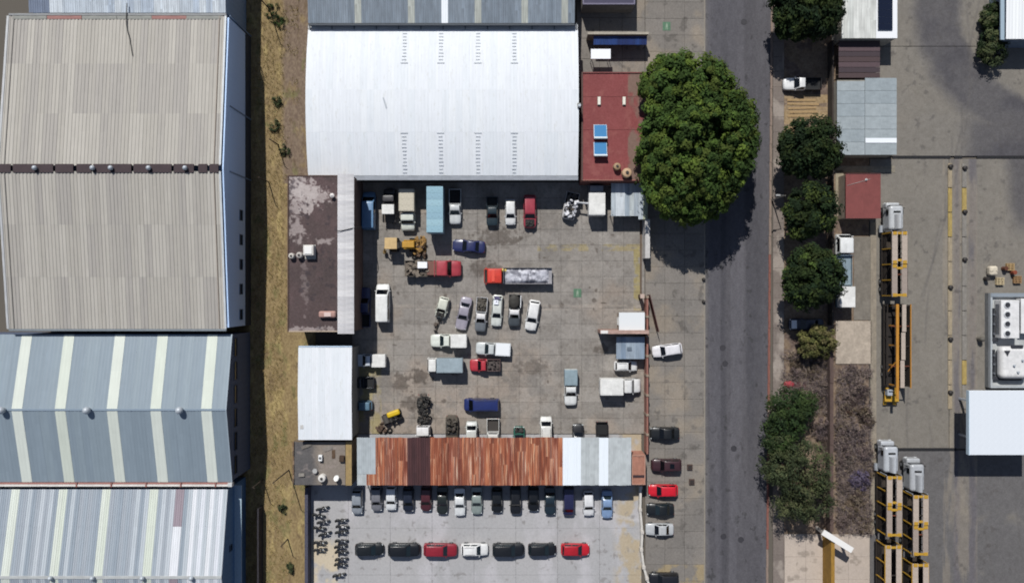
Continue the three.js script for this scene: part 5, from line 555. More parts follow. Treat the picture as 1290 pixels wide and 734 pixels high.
const TY = {
  sedan: { L: 4.5, W: 1.78, H: 1.45, prof: [[-1, 0.62, 0.72], [-0.985, 0.78, 0.82], [-0.94, 0.9, 0.92], [-0.8, 0.975, 0.96], [-0.6, 1, 0.98], [-0.1, 1, 0.95], [0.38, 1, 0.93], [0.76, 0.975, 0.83], [0.9, 0.9, 0.76], [0.97, 0.76, 0.7], [1, 0.56, 0.66]], cab: [-0.68, 0.42, -0.36, 0.06], yb: 0.9 },
  hatch: { L: 3.8, W: 1.68, H: 1.48, prof: [[-1, 0.68, 0.8], [-0.98, 0.82, 0.9], [-0.92, 0.94, 0.96], [-0.5, 1, 0.98], [0.4, 1, 0.96], [0.74, 0.97, 0.87], [0.88, 0.9, 0.8], [0.96, 0.76, 0.72], [1, 0.56, 0.66]], cab: [-0.92, 0.5, -0.78, 0.12], yb: 0.92 },
  suv: { L: 4.7, W: 1.86, H: 1.72, prof: [[-1, 0.72, 0.86], [-0.985, 0.84, 0.98], [-0.94, 0.95, 1.05], [-0.5, 1, 1.1], [0.4, 1, 1.08], [0.8, 0.97, 0.99], [0.91, 0.91, 0.93], [0.97, 0.8, 0.84], [1, 0.6, 0.7]], cab: [-0.93, 0.46, -0.84, 0.14], yb: 1.02 },
  van: { L: 5.2, W: 1.9, H: 2.05, prof: [[-1, 0.88, 1.0], [-0.98, 0.96, 1.1], [0.6, 1, 1.1], [0.86, 0.96, 0.98], [0.97, 0.88, 0.82], [1, 0.78, 0.7]], cab: [-0.975, 0.74, -0.94, 0.42], yb: 1.02 },
  pickup: { L: 5.1, W: 1.82, H: 1.72, prof: [[-0.12, 1, 1.04], [0.4, 1, 1.04], [0.82, 0.97, 0.98], [0.93, 0.9, 0.9], [0.98, 0.8, 0.82], [1, 0.62, 0.7]], cab: [-0.1, 0.5, -0.05, 0.2], yb: 0.98, bed: -0.13 },
  crew: { L: 5.3, W: 1.84, H: 1.75, prof: [[-0.32, 1, 1.04], [0.4, 1, 1.04], [0.82, 0.97, 0.98], [0.93, 0.9, 0.9], [0.98, 0.8, 0.82], [1, 0.62, 0.7]], cab: [-0.3, 0.48, -0.24, 0.16], yb: 0.98, bed: -0.33 },
  truck: { L: 6.2, W: 2.1, H: 2.2, prof: [[0.12, 1, 1.25], [0.6, 1, 1.25], [0.88, 0.95, 1.18], [0.97, 0.9, 1.0], [1, 0.8, 0.8]], cab: [0.13, 0.68, 0.16, 0.5], yb: 1.18, bed: 0.1 },
  cabover: { L: 6.2, W: 2.2, H: 2.35, prof: [[0.46, 1, 1.35], [0.9, 1, 1.35], [0.985, 0.96, 1.3], [1, 0.9, 1.1]], cab: [0.47, 0.985, 0.48, 0.88], yb: 1.28, bed: 0.44 },
};
const rubbleM = M(0x6b6762, 0.95, { map: plasterMap });
function junk(n, w, h, d, s) { const parts = []; for (let i = 0; i < n; i++) { const g = rnd() < 0.5 ? new THREE.BoxGeometry(rnd(0.2, 0.9) * s, rnd(0.08, 0.4) * s, rnd(0.15, 0.6) * s) : new THREE.CylinderGeometry(rnd(0.06, 0.3) * s, rnd(0.1, 0.3) * s, rnd(0.15, 0.7) * s, 8); g.rotateX(rnd(-0.5, 0.5)); g.rotateZ(rnd(-0.6, 0.6)); g.rotateY(rnd(0, 6)); g.translate(rnd(-w / 2, w / 2), rnd(0.1, h), rnd(-d / 2, d / 2)); parts.push(g.index ? g : g); } return mergeGeometries(parts); }
function vehicle(type, px, py, deg, hex, label, category, o = {}) {
  const T = TY[type], L = o.L || T.L, W = o.W || T.W, H = o.H || T.H, k = (H - T.yb) / (T.H - T.yb), P = paint(hex, o.rough ?? 0.42), GL = o.pale ? glassPale : glass; const name = { sedan: 'sedan_car', hatch: 'hatchback_car', suv: 'suv_car', van: 'van', pickup: 'pickup_truck', crew: 'pickup_truck', truck: 'box_truck', cabover: 'box_truck' }[type];
  const c = thing(o.name || name, label, category, X(px, o.h ?? H * 0.6), o.y || 0, Z(py, o.h ?? H * 0.6), deg * Math.PI / 180, o.group); const key = [type, L, W, H].join(); const hl = L / 2, big = type === 'truck' || type === 'cabover', y0 = big ? 0.5 : 0.24;
  mesh('body', cached('b' + key, () => bodyGeo(L, W, T.prof, y0)), o.bodyMat || P, c);
  const cab = T.cab.map((v) => v * hl), wb = W / 2 - 0.06, wr = W / 2 * (big ? 0.9 : type === 'van' ? 0.86 : 0.77); const f = 0.88, lp = (a, b, t) => a + (b - a) * t;
  if (!o.noRoof) {
    mesh('cabin', cached('c' + key, () => cabinGeo(cab[0], cab[1], wb, T.yb, cab[2], cab[3], wr, H)), o.roofMat || P, c);
    const at = (t) => ({ x0: lp(cab[0], cab[2], t), x1: lp(cab[1], cab[3], t), w: lp(wb, wr, t), y: lp(T.yb, H, t) }); const A = at(0.1), B = at(0.84);
    mesh('windshield', cached('w' + key, () => pane([A.x1, A.y, A.w - 0.1], [A.x1, A.y, -A.w + 0.1], [B.x1, B.y, -B.w + 0.12], [B.x1, B.y, B.w - 0.12], 0.014)), o.noGlass ? blackM : GL, c);
    if (!(o.cargo && type === 'van')) mesh('rear_window', cached('r' + key, () => pane([A.x0, A.y, -A.w + 0.12], [A.x0, A.y, A.w - 0.12], [B.x0, B.y, B.w - 0.14], [B.x0, B.y, -B.w + 0.14], 0.014)), GL, c);
    const split = big || type === 'pickup' ? [[0.1, 0.9]] : [[0.08, 0.46], [0.52, 0.92]]; for (const s of [1, -1]) for (const [u, v] of split) { if (o.cargo && u < 0.3) continue; const q = (t, M2) => lp(M2.x0, M2.x1, t); mesh('side_window', cached('s' + key + s + u, () => s > 0 ? pane([q(u, A), A.y + 0.03, A.w], [q(v, A), A.y + 0.03, A.w], [q(v, B), B.y, B.w], [q(u, B), B.y, B.w], 0.014) : pane([q(v, A), A.y + 0.03, -A.w], [q(u, A), A.y + 0.03, -A.w], [q(u, B), B.y, -B.w], [q(v, B), B.y, -B.w], 0.014)), GL, c); }
  } else { mesh('cabin_floor', box(cab[1] - cab[0] - 0.2, 0.1, W - 0.3), blackM, c, (cab[0] + cab[1]) / 2, T.yb + 0.06, 0); for (const s of [-1, 1]) { mesh('front_seat', box(0.5, 0.5, 0.45, 0.1), M(0x4b443e, 0.9), c, (cab[0] + cab[1]) / 2 + 0.1, T.yb + 0.35, s * 0.4); mesh('windshield_pillar', bar(cab[1] - 0.1, T.yb, s * (W / 2 - 0.12), cab[3], H - 0.1, s * (W / 2 - 0.25), 0.04), P, c); } }
  const wr_ = big ? 0.46 : o.wheel || 0.33; const wx = big ? [hl * 0.74, -hl * 0.6] : [hl * 0.64, -hl * 0.6]; if (!o.noWheels) for (const x of wx) for (const s of [1, -1]) { const wz = s * (W / 2 - (big ? 0.14 : 0.1)); const w = mesh('wheel', cached('wh' + wr_, () => new THREE.CylinderGeometry(wr_, wr_, big ? 0.3 : 0.22, 18).rotateX(Math.PI / 2)), rubber, c, x, wr_, wz); mesh('rim', cached('ri' + wr_, () => new THREE.CylinderGeometry(wr_ * 0.62, wr_ * 0.62, big ? 0.32 : 0.235, 12).rotateX(Math.PI / 2)), rimM, w); } else for (const x of wx) mesh('prop_block', box(0.5, 0.26, W * 0.8), M(0x6a655e, 0.95), c, x, 0.13, 0);
  const yl = big ? 0.95 : 0.66; for (const s of [1, -1]) { mesh('headlight', cached('hd' + big, () => box(0.14, 0.14, 0.34, 0.05)), lampM, c, hl * (big ? 0.955 : 0.925), yl, s * W * (big ? 0.335 : 0.36)); mesh('tail_light', cached('tl' + big, () => box(0.1, 0.2, 0.2, 0.04)), tailM, c, -hl * (big || T.bed !== undefined ? 0.985 : 0.955), big ? 0.8 : 0.78, s * W * 0.37); if (!o.noRoof) mesh('side_mirror', cached('mi' + big, () => box(0.12, big ? 0.26 : 0.13, 0.18, 0.04)), o.mirrorMat || P, c, cab[1] - 0.28, T.yb + (big ? 0.35 : 0.1), s * (W / 2 + 0.07)); }
  mesh('front_bumper', cached('fb' + key, () => box(0.14, 0.2, W * (big ? 0.8 : 0.6), 0.06)), blackM, c, hl * 0.985, y0 + 0.14, 0);
  if (o.openHood) { mesh('engine', cached('en', () => junk(26, 0.9, 0.26, 1.1, 0.5)), engineM, c, hl * 0.7, T.prof[T.prof.length - 4][2] - 0.02, 0); mesh('engine_bay', box(hl * 0.44, 0.04, W * 0.72), blackM, c, hl * 0.7, T.prof[T.prof.length - 4][2] + 0.05, 0).rotation.z = -0.06; }
  if (o.rack) for (const s of [-1, 1]) mesh('roof_rail', box((cab[3] - cab[2]) * 0.8, 0.05, 0.05), blackM, c, (cab[2] + cab[3]) / 2, H + 0.03, s * (wr - 0.16));
  if (o.sunroof) mesh('sunroof', box(0.7, 0.02, 0.75), glass, c, (cab[2] + cab[3]) / 2 + 0.1, H + 0.03, 0);
  if (T.bed !== undefined) {
    const x1 = T.bed * hl - 0.04, x0 = -hl, bl = x1 - x0, cx = (x0 + x1) / 2, B = o.bed || 'open', BM = o.bedMat || P;
    if (big) { for (const s of [-1, 1]) mesh('chassis_rail', box(bl + 0.4, 0.2, 0.12), blackM, c, cx + 0.1, 0.72, s * 0.42); }
    if (B === 'open') { const fl = big ? 1.0 : 0.62, tp = big ? 1.5 : 1.06; mesh('bed_floor', box(bl, 0.08, W * 0.94), o.floorMat || blackM, c, cx, fl, 0); for (const s of [-1, 1]) { mesh('bed_side', box(bl, tp - (big ? fl : 0.3), 0.09, 0.03), BM, c, cx, (tp + (big ? fl : 0.3)) / 2, s * (W / 2 - 0.05)); } mesh('tailgate', box(0.08, tp - fl + 0.1, W - 0.2, 0.03), BM, c, x0 + 0.05, (tp + fl) / 2, 0); mesh('bed_front', box(0.07, tp - fl, W - 0.2), BM, c, x1 - 0.04, (tp + fl) / 2, 0); if (o.load) { const ld = mesh('load', junk(o.load, bl * 0.75, tp - fl + (o.loadH || 0.1), W * 0.6, o.loadS || 0.8), o.loadMat || rubbleM, c, cx, fl + 0.04, 0); ld.userData.kind = 'stuff'; } }
    if (B === 'box') { const hb = o.boxH || 2.4, yb = big ? 0.86 : 0.5; mesh('cargo_box', box(bl, hb - yb, (o.boxW || W) + 0.04, 0.05), BM, c, cx, (hb + yb) / 2, 0); mesh('box_top_frame', box(bl - 0.3, 0.03, (o.boxW || W) - 0.3, 0.01), o.topMat || BM, c, cx, hb + 0.014, 0); for (const s of [-1, 1]) mesh('rear_door', box(0.04, hb - yb - 0.15, W / 2 - 0.08), o.doorMat || BM, c, x0 - 0.02, (hb + yb) / 2, s * W * 0.25); }
    if (B === 'flat') { const fl = 1.05; mesh('deck', box(bl, 0.14, (o.bedW || W) + 0.1), o.floorMat || M(0x6a625a, 0.9, { map: streakMap }), c, cx, fl, 0); mesh('headboard', box(0.1, 0.9, W), BM, c, x1 - 0.06, fl + 0.5, 0); const nb = o.boards === false ? 0 : Math.round(bl / 1.3); for (let i = 0; i < nb; i++) for (const s of [-1, 1]) { mesh('side_board', box(bl / nb - 0.05, 0.42, 0.06), o.sideMat || BM, c, x0 + (i + 0.5) * bl / nb, fl + 0.3, s * ((o.bedW || W) / 2 + 0.02)); } if (o.load) { const ld = mesh('load', junk(o.load, bl * 0.85, o.loadH || 0.5, W * 0.75, o.loadS || 1), o.loadMat || rubbleM, c, cx, fl + 0.08, 0); ld.userData.kind = 'stuff'; } }
    if (B === 'chassis') { for (let i = 0; i < 4; i++) mesh('cross_member', box(0.12, 0.14, 0.9), blackM, c, x0 + 0.4 + i * (bl - 0.8) / 3, 0.74, 0); const ld = mesh('load', junk(60, bl * 0.9, 0.8, W * 0.8, 0.8), engineM, c, cx, 0.7, 0); ld.userData.kind = 'stuff'; }
  }
  if (o.extra) o.extra(c, hl, W, H);
  return c;
}
const Wh = 0xdfe1e2, Sv = 0x9aa0a4, Bk = 0x101214;
const whiteBox = M(0xe0e1e0, 0.5, { map: dustMap }), creamBox = M(0xb9b2a2, 0.7, { map: streakMap }), greyBox = M(0x93a3ad, 0.6, { map: dustMap });
// --- north row of the yard, in and out of the hall's shade
vehicle('van', 464, 265, 90, 0x5f86ad, 'faded blue van parked against the brown block', 'van', { L: 5.9, W: 2.1, cargo: true });
vehicle('truck', 490, 258, 90, 0x3c3a3c, 'dark little truck with small white cab roof box in the hall shade', 'truck', { L: 5.4, W: 1.9, H: 2.4, bed: 'flat', extra: (c) => { mesh('roof_box', box(1.5, 0.5, 1.9, 0.08), whiteBox, c, -0.8, 2.35, 0); for (const s of [-1, 1]) mesh('box_stand', box(1.2, 1.0, 0.08), blackM, c, -0.8, 1.6, s * 0.7); } });
vehicle('truck', 513.5, 265, 270, 0xd8ddd4, 'truck with long cream box and pale bonnet beside the blue trailer', 'truck', { L: 6.3, W: 2.2, H: 2.1, bed: 'box', boxH: 2.7, bedMat: creamBox, boxW: 2.35, topMat: M(0xc4bdac, 0.7, { map: streakMap }) });
{ // light blue box trailer
  const h = 4.0, t = thing('box_trailer', 'tall light blue box trailer between parked trucks', 'trailer', X(547.5, h), 0, Z(263.5, h), Math.PI / 2); const lb = [0x8db2c2, 0x96bac8, 0x89adbe].map((k) => M(k, 0.55, { map: streakMap })); for (let i = 0; i < 7; i++) mesh('roof_panel', box(1.0 - 0.02, 0.05, 2.5), lb[i % 3], t, -3.0 + i * 1.0, h - 0.02, 0); mesh('box_body', box(7.0, h - 1.15, 2.46, 0.04), M(0x7da0b2, 0.6, { map: streakMap }), t, 0, (h - 0.06 + 1.1) / 2, 0); for (const x of [-2.6, -1.5]) for (const s of [-1, 1]) { const w = mesh('wheel', new THREE.CylinderGeometry(0.5, 0.5, 0.4, 18).rotateX(Math.PI / 2), rubber, t, x, 0.5, s * 1.0); mesh('rim', new THREE.CylinderGeometry(0.28, 0.28, 0.42, 12).rotateX(Math.PI / 2), rimM, w); } mesh('chassis', box(6.6, 0.24, 0.9), blackM, t, 0, 0.98, 0); for (const s of [-1, 1]) { mesh('landing_leg', box(0.14, 0.95, 0.14), blackM, t, 2.4, 0.475, s * 0.7); mesh('rear_door', box(0.05, h - 1.4, 1.18), lb[1], t, -3.53, (h + 1.1) / 2, s * 0.61); }
}
vehicle('pickup', 573, 260, 270, 0xc9ced2, 'silver pickup with white bonnet beside the blue trailer', 'pickup', { L: 5.5, W: 1.9, pale: true });
vehicle('crew', 620, 266, 270, 0x23323a, 'dark teal pickup next to a small white car', 'pickup', { L: 4.6, W: 1.8 });
vehicle('hatch', 643, 267, 270, Wh, 'small white hatchback between the teal pickup and red car', 'car', { L: 4.0 });
vehicle('suv', 667.5, 266, 270, 0xa03a48, 'dull red off-roader with open engine bay facing the yard', 'car', { L: 5.2, W: 2.0, H: 1.75, openHood: true });
vehicle('pickup', 719, 259, 258, 0xb3b3b6, 'wrecked pale pickup heaped with crumpled panels beside the white truck', 'wreck', { L: 4.3, W: 2.1, openHood: true, noRoof: true, load: 14, bodyMat: M(0xb6b6b9, 0.7, { map: plasterMap }), extra: (c) => { const d = mesh('crumpled_panel', junk(26, 2.6, 0.7, 1.7, 0.9), M(0xc2c2c6, 0.6), c, 0.5, 1.0, 0); d.userData.kind = 'stuff'; const e = mesh('dark_scrap', junk(10, 1.6, 0.7, 1.4, 0.7), M(0x3a3a40, 0.8), c, -0.8, 1.0, 0); e.userData.kind = 'stuff'; } });
vehicle('cabover', 751, 252, 90, 0x8f959c, 'short truck with square white box body beside the wrecked pickup', 'truck', { L: 4.9, W: 2.3, H: 2.3, bed: 'box', boxH: 2.8, bedMat: whiteBox, boxW: 2.5, extra: (c) => { mesh('tow_boom', bar(-0.6, 2.0, -1.2, -0.4, 1.9, -3.1, 0.16, 0.1), M(0xb4b6ba, 0.6), c); } });
// --- mid yard
vehicle('sedan', 590.5, 310, 176, 0x232a5a, 'navy blue sedan parked below the blue trailer', 'car', { L: 5.1, W: 1.95 });
vehicle('truck', 545, 338, 0, 0xa83c46, 'red cabbed flatbed truck heaped with scrap beside the backhoe', 'truck', { L: 8.8, W: 2.5, H: 2.3, bed: 'flat', bedW: 2.4, load: 90, loadH: 0.6, loadS: 1.1, loadMat: M(0x7c736a, 0.9, { map: plasterMap }), sideMat: M(0x6d665d, 0.9), extra: (c) => { mesh('white_crate', box(1.5, 0.8, 1.0, 0.03), M(0xe6e6e8, 0.6), c, -1.5, 1.9, -0.5); mesh('brown_tarpaulin', box(1.9, 0.5, 2.2, 0.15), M(0x7d5a52, 0.9, { map: plasterMap }), c, 0.1, 1.6, 0); } });
vehicle('cabover', 652.5, 347.5, 180, 0xcc3d2c, 'bright red truck with long open bed of grey rubble', 'truck', { L: 10.6, W: 2.4, H: 2.4, bed: 'flat', bedW: 2.45, bedMat: M(0x55565c, 0.7), sideMat: M(0x4c4d54, 0.7), floorMat: M(0xa0a0a8, 0.8, { map: plasterMap }), loadMat: M(0xb4b4bc, 0.9, { map: plasterMap }), extra: (c, hl) => { const n = 30, m = 12, g = new THREE.PlaneGeometry(7.0, 2.2, n, m).rotateX(-Math.PI / 2), p = g.attributes.position; for (let i = 0; i < p.count; i++) { const x = p.getX(i), z = p.getZ(i), e = Math.min(1, (1.1 - Math.abs(z)) * 3) * Math.min(1, (3.5 - Math.abs(x)) * 2); p.setY(i, 0.02 + e * (0.12 + 0.5 * Math.max(0, fbm(x * 0.7 + 3, z * 0.8, 601) - 0.25) + 0.22 * fbm(x * 2.6, z * 2.6, 602))); } g.computeVertexNormals(); const hm = tex(256, 96, (u, v) => { const a = fbm(u * 9, v * 3.5, 605), b = fbm(u * 30, v * 10, 606); let q = mix3([118, 118, 126], [176, 176, 184], sm(0.35, 0.62, a)); q = mix3(q, [208, 208, 214], 0.8 * sm(0.6, 0.7, fbm(u * 14, v * 5, 607))); return q.map((k) => k + 40 * (b - 0.5)); }); mesh('load_heap', g, new THREE.MeshStandardMaterial({ map: hm, roughness: 0.95 }), c, -1.3, 1.14, 0); mesh('air_deflector', box(0.5, 0.14, 1.8, 0.05), M(0xd24a38, 0.5), c, hl * 0.72, 2.44, 0); mesh('fuel_tank', cyl(0.3, 0.3, 0.9, 12), M(0xc8b25a, 0.5), c, hl * 0.42, 1.1, 0.9).rotation.z = Math.PI / 2; } });
vehicle('van', 481.5, 382, 90, Wh, 'white passenger van parked in sun beside the brown block', 'van', { L: 6.0, W: 2.15, H: 2.2 });
vehicle('crew', 458, 387, 90, 0x2c3560, 'dark navy pickup in deep shade beside the white van', 'pickup', { L: 6.2, W: 2.0, H: 1.8 });
vehicle('pickup', 466, 454, 180, 0xc7d0dc, 'white pickup half in the shade of the plain white roof', 'pickup', { L: 4.9, W: 1.95, bed: 'box', boxH: 1.75, bedMat: whiteBox });
vehicle('pickup', 455, 482, 180, 0x202632, 'dark pickup in the shade of the plain white roof', 'pickup', { L: 3.9, W: 1.8 });
vehicle('hatch', 455, 511, 180, 0x5d7a90, 'blue-grey hatchback in the shade near the rusty canopy', 'car', { L: 3.4, W: 1.6 });
vehicle('hatch', 557, 387, 255, 0xd3d6ca, 'stripped pale green-white wreck behind the red flatbed truck', 'wreck', { L: 3.3, W: 1.75, openHood: true });
{ const t = thing('scrap_axle', 'rusty axle and engine scrap in front of the stripped wreck', 'scrap', X(551.5), 0, Z(410), 1.2); mesh('axle', bar(-0.9, 0.3, 0, 0.9, 0.3, 0, 0.08), M(0x4a4038, 0.9), t); for (const s of [-1, 1]) mesh('hub_wheel', new THREE.TorusGeometry(0.24, 0.1, 8, 16).rotateY(Math.PI / 2), rubber, t, s * 0.9, 0.34, 0); mesh('engine_block', box(0.6, 0.5, 0.5, 0.06), M(0x5a5048, 0.9, { map: dustMap }), t, 0.1, 0.4, -0.35); }
vehicle('sedan', 584, 394.5, 258, 0x9c98a6, 'lavender grey sedan parked at a slant among the wrecks', 'car', { L: 5.2, W: 1.85 });
vehicle('pickup', 606, 396, 266, 0xc9cbd0, 'old pickup with dirty dark bed beside the lavender sedan', 'pickup', { L: 5.4, W: 1.75, load: 34, loadMat: M(0x57524a, 0.9), floorMat: M(0x4a453f, 0.95), roofMat: paint(0xe4e4e6), bodyMat: paint(0x6a7076) });
vehicle('hatch', 626, 391, 266, 0xd3d8d4, 'pale wreck with a purple bundle heaped on its tail', 'wreck', { L: 4.9, W: 1.7, H: 1.4, extra: (c) => { const g = mesh('purple_bundle', junk(18, 0.9, 0.5, 1.1, 0.7), M(0x5e5a78, 0.8), c, -1.7, 1.1, 0); g.userData.kind = 'stuff'; mesh('white_panel', box(0.7, 0.06, 0.7), M(0xe2e4ea, 0.5), c, -1.3, 1.62, 0.2); } });
vehicle('pickup', 648, 391, 268, 0x454b50, 'pickup with white cab roof and black tarpaulin over its bed', 'pickup', { L: 5.0, W: 1.85, roofMat: paint(0xe4e4e6), load: 10, extra: (c) => { const g = new THREE.IcosahedronGeometry(1, 3), p = g.attributes.position; for (let i = 0; i < p.count; i++) { const k = 0.85 + 0.3 * fbm(p.getX(i) * 2 + 9, p.getZ(i) * 2 + p.getY(i), 401); p.setXYZ(i, p.getX(i) * k * 1.15, p.getY(i) * k * 0.45, p.getZ(i) * k * 0.85); } g.computeVertexNormals(); mesh('tarpaulin', g, M(0x35332f, 0.7, { map: plasterMap }), c, -1.4, 1.2, 0.1); mesh('white_bed_side', box(1.9, 0.4, 0.12, 0.04), M(0xe2e3e4, 0.5), c, -1.4, 1.1, -0.95); } });
vehicle('hatch', 671, 397, 260, 0xe4e5e6, 'clean white hatchback at the end of the wrecks', 'car', { L: 4.8, W: 1.9, H: 1.5 });
vehicle('pickup', 565, 429, 180, 0xd9dfd8, 'white pickup with boxed white bed facing the plain white roof', 'pickup', { L: 5.7, W: 2.0, bed: 'box', boxH: 2.3, bedMat: whiteBox, pale: true });
vehicle('pickup', 621, 439.5, 177, 0xc4cacc, 'silver pickup with ribbed white bed cover above the small red pickup', 'pickup', { L: 5.4, W: 1.95, bed: 'box', boxH: 1.3, bedMat: M(0xcfd2d4, 0.6), topMat: M(0xdcdee0, 0.6), pale: true });
vehicle('cabover', 560.5, 459.5, 180, 0xe2e3e2, 'white cabbed truck with grey cargo box', 'truck', { L: 5.6, W: 2.15, H: 2.1, bed: 'box', boxH: 2.6, bedMat: greyBox });
vehicle('pickup', 611, 460, 180, 0xb23540, 'small red pickup with worn dark bed', 'pickup', { L: 4.8, W: 1.9, floorMat: M(0x4e4644, 0.9), load: 8, loadMat: M(0x4a4340, 0.9), bedMat: M(0x5d4c4a, 0.8), openHood: false });
vehicle('van', 606.5, 510, 180, 0x232f66, 'navy blue minivan alone in the yard', 'van', { L: 5.5, W: 2.0, H: 1.8, rough: 0.35, rack: true });
vehicle('pickup', 719, 488, 270, 0xdcdfe0, 'pickup with blue-grey canopy over its bed alone in the yard', 'pickup', { L: 5.7, W: 1.95, H: 1.85, bed: 'box', boxH: 1.95, bedMat: M(0x879aa4, 0.6, { map: dustMap }), doorMat: M(0xb4b8b6, 0.7) });
vehicle('hatch', 788.5, 461, 0, 0xe0e1e2, 'tiny white hatchback beside the low sheet shelter', 'car', { L: 3.6, W: 1.6, rack: true });
vehicle('truck', 781.5, 486, 0, 0xdfe0e1, 'white truck with bonnet and square white cargo box', 'truck', { L: 6.5, W: 2.2, H: 2.1, bed: 'box', boxH: 2.75, bedMat: whiteBox, boxW: 2.5 });
vehicle('hatch', 841, 441, 188, 0xe0e0e6, 'white car parked at a slant on the pavement outside the red wall', 'car', { L: 4.7, W: 1.85, H: 1.5 });
// --- north side of the rusty canopy
vehicle('cabover', 533, 524, 270, 0xe6e6e8, 'truck with white cab and stripped dark chassis at the rusty canopy', 'truck', { L: 6.6, W: 2.1, H: 2.2, bed: 'chassis', extra: (c) => { for (let i = 0; i < 4; i++) mesh('spare_tyre', new THREE.TorusGeometry(0.34, 0.14, 8, 16).rotateX(Math.PI / 2), rubber, c, -2.6 + i * 1.1, 1.3, (i % 2 ? 0.5 : -0.5)); } });
vehicle('sedan', 569, 541, 270, 0x5e5850, 'grimy paintless wreck nosed to the rusty canopy', 'wreck', { L: 4.4, W: 1.95, noRoof: true, bodyMat: M(0x5c564e, 0.9, { map: plasterMap }), extra: (c) => { const g = mesh('scrap_heap', junk(30, 2.4, 0.6, 1.3, 0.7), M(0x55504a, 0.9, { map: plasterMap }), c, -0.8, 1.0, 0); g.userData.kind = 'stuff'; } });
vehicle('van', 594, 549, 90, 0xc2c6c4, 'pale grey van backing out from the rusty canopy', 'van', { L: 4.4, W: 1.8, H: 1.9, cargo: true });
vehicle('pickup', 621, 547, 270, 0xd6d7d6, 'white pickup with open empty bed under the rusty canopy edge', 'pickup', { L: 4.9, W: 1.95, floorMat: M(0x3a3633, 0.9) });
vehicle('sedan', 654, 554, 90, 0x1e5a4c, 'green car mostly hidden under the rusty canopy', 'car', { L: 4.2, W: 1.8, openHood: true });
vehicle('van', 688, 545, 90, 0xd4d5d3, 'white van with roof rails at the last rusty sheets', 'van', { L: 4.9, W: 1.9, H: 1.9, cargo: true, rack: true });
vehicle('sedan', 728.5, 551, 90, 0x1c1c20, 'black sedan nosing out from the white canopy sheets', 'car', { L: 4.2, W: 1.8 });
vehicle('pickup', 758.5, 550, 270, 0x26262a, 'dark pickup with its tail out from the white canopy sheets', 'pickup', { L: 4.6, W: 1.85 });
// --- row along the south side of the canopy, bonnets out
const rowL = [
  [449.5, 648, 'hatch', 0x8e959f, 'grey-blue hatchback first in the canopy row beside the grey deck'], [474, 644, 'hatch', 0x75767e, 'mid grey hatchback in the canopy row between grey-blue and white cars'], [492.5, 643, 'hatch', 0xdfe2e6, 'white hatchback in the canopy row between mid grey and navy cars'], [514, 645, 'hatch', 0x1e2434, 'dark navy hatchback in the canopy row beside the maroon car'], [536.5, 644, 'hatch', 0x4c2229, 'maroon hatchback in the canopy row'], [557, 648, 'sedan', 0x222826, 'blackish green sedan in the canopy row beside the maroon car'], [579, 650, 'sedan', 0xdde1e4, 'white sedan in the canopy row beside a pale green-grey sedan'], [600.5, 648, 'sedan', 0x8a9694, 'pale green-grey sedan in the canopy row'], [626, 646, 'hatch', 0x14171a, 'black hatchback in the canopy row beside the pale green-grey sedan'], [649.5, 648, 'suv', 0x17181c, 'black off-roader in the canopy row between two black hatchbacks'], [672, 644, 'hatch', 0x121418, 'small black hatchback in the canopy row beside the dark teal sedan'], [693, 649, 'sedan', 0x1d2d38, 'dark teal sedan in the canopy row'], [716.5, 650, 'van', 0x222549, 'dark indigo minivan in the canopy row'], [741.5, 650, 'hatch', 0xe0e2e6, 'white hatchback in the canopy row between the indigo minivan and light blue sedan'], [765, 653, 'sedan', 0x7f9ac0, 'light blue sedan last in the canopy row'] ];
for (const [px, yf, ty, hex, lab] of rowL) { const L = ty === 'sedan' ? 4.4 : ty === 'van' ? 4.5 : ty === 'suv' ? 4.4 : 3.9; const ln = L * 8 * 1.01; vehicle(ty, px, yf - ln / 2, 270 + rnd(-1.2, 1.2), hex, lab, 'car', { L, W: 1.72, H: ty === 'van' ? 1.65 : undefined, group: 'cars lined up along the canopy', pale: ty === 'sedan' }); }
// --- row in the middle of the car park, facing east
for (const [x0, x1, ty, hex, lab, ex] of [[446.5, 483, 'hatch', 0x15191c, 'black hatchback at the motorcycle end of the middle row'], [488, 529, 'suv', 0x111318, 'black off-roader in the middle row beside the dark red car'], [533, 576, 'suv', 0x8a1f2e, 'dark red off-roader in the middle row'], [580, 615, 'hatch', 0xe2e4e6, 'white hatchback in the middle row', { rack: true }], [620, 660.5, 'suv', 0x15171b, 'black off-roader in the middle row beside the white hatchback'], [665, 701, 'hatch', 0x14161a, 'black hatchback in the middle row beside the bright red car'], [706.5, 743, 'hatch', 0xbf1c2b, 'bright red hatchback ending the middle row', { roofMat: paint(0xa81826) }]]) vehicle(ty, (x0 + x1) / 2, ty === 'suv' ? 693 : 692.5, rnd(-1, 1), hex, lab, 'car', { L: (x1 - x0) / 8 * 0.975, W: ty === 'suv' ? 1.98 : 1.86, H: ty === 'suv' ? 1.6 : 1.45, pale: true, group: 'cars in the middle row', ...(ex || {}) });
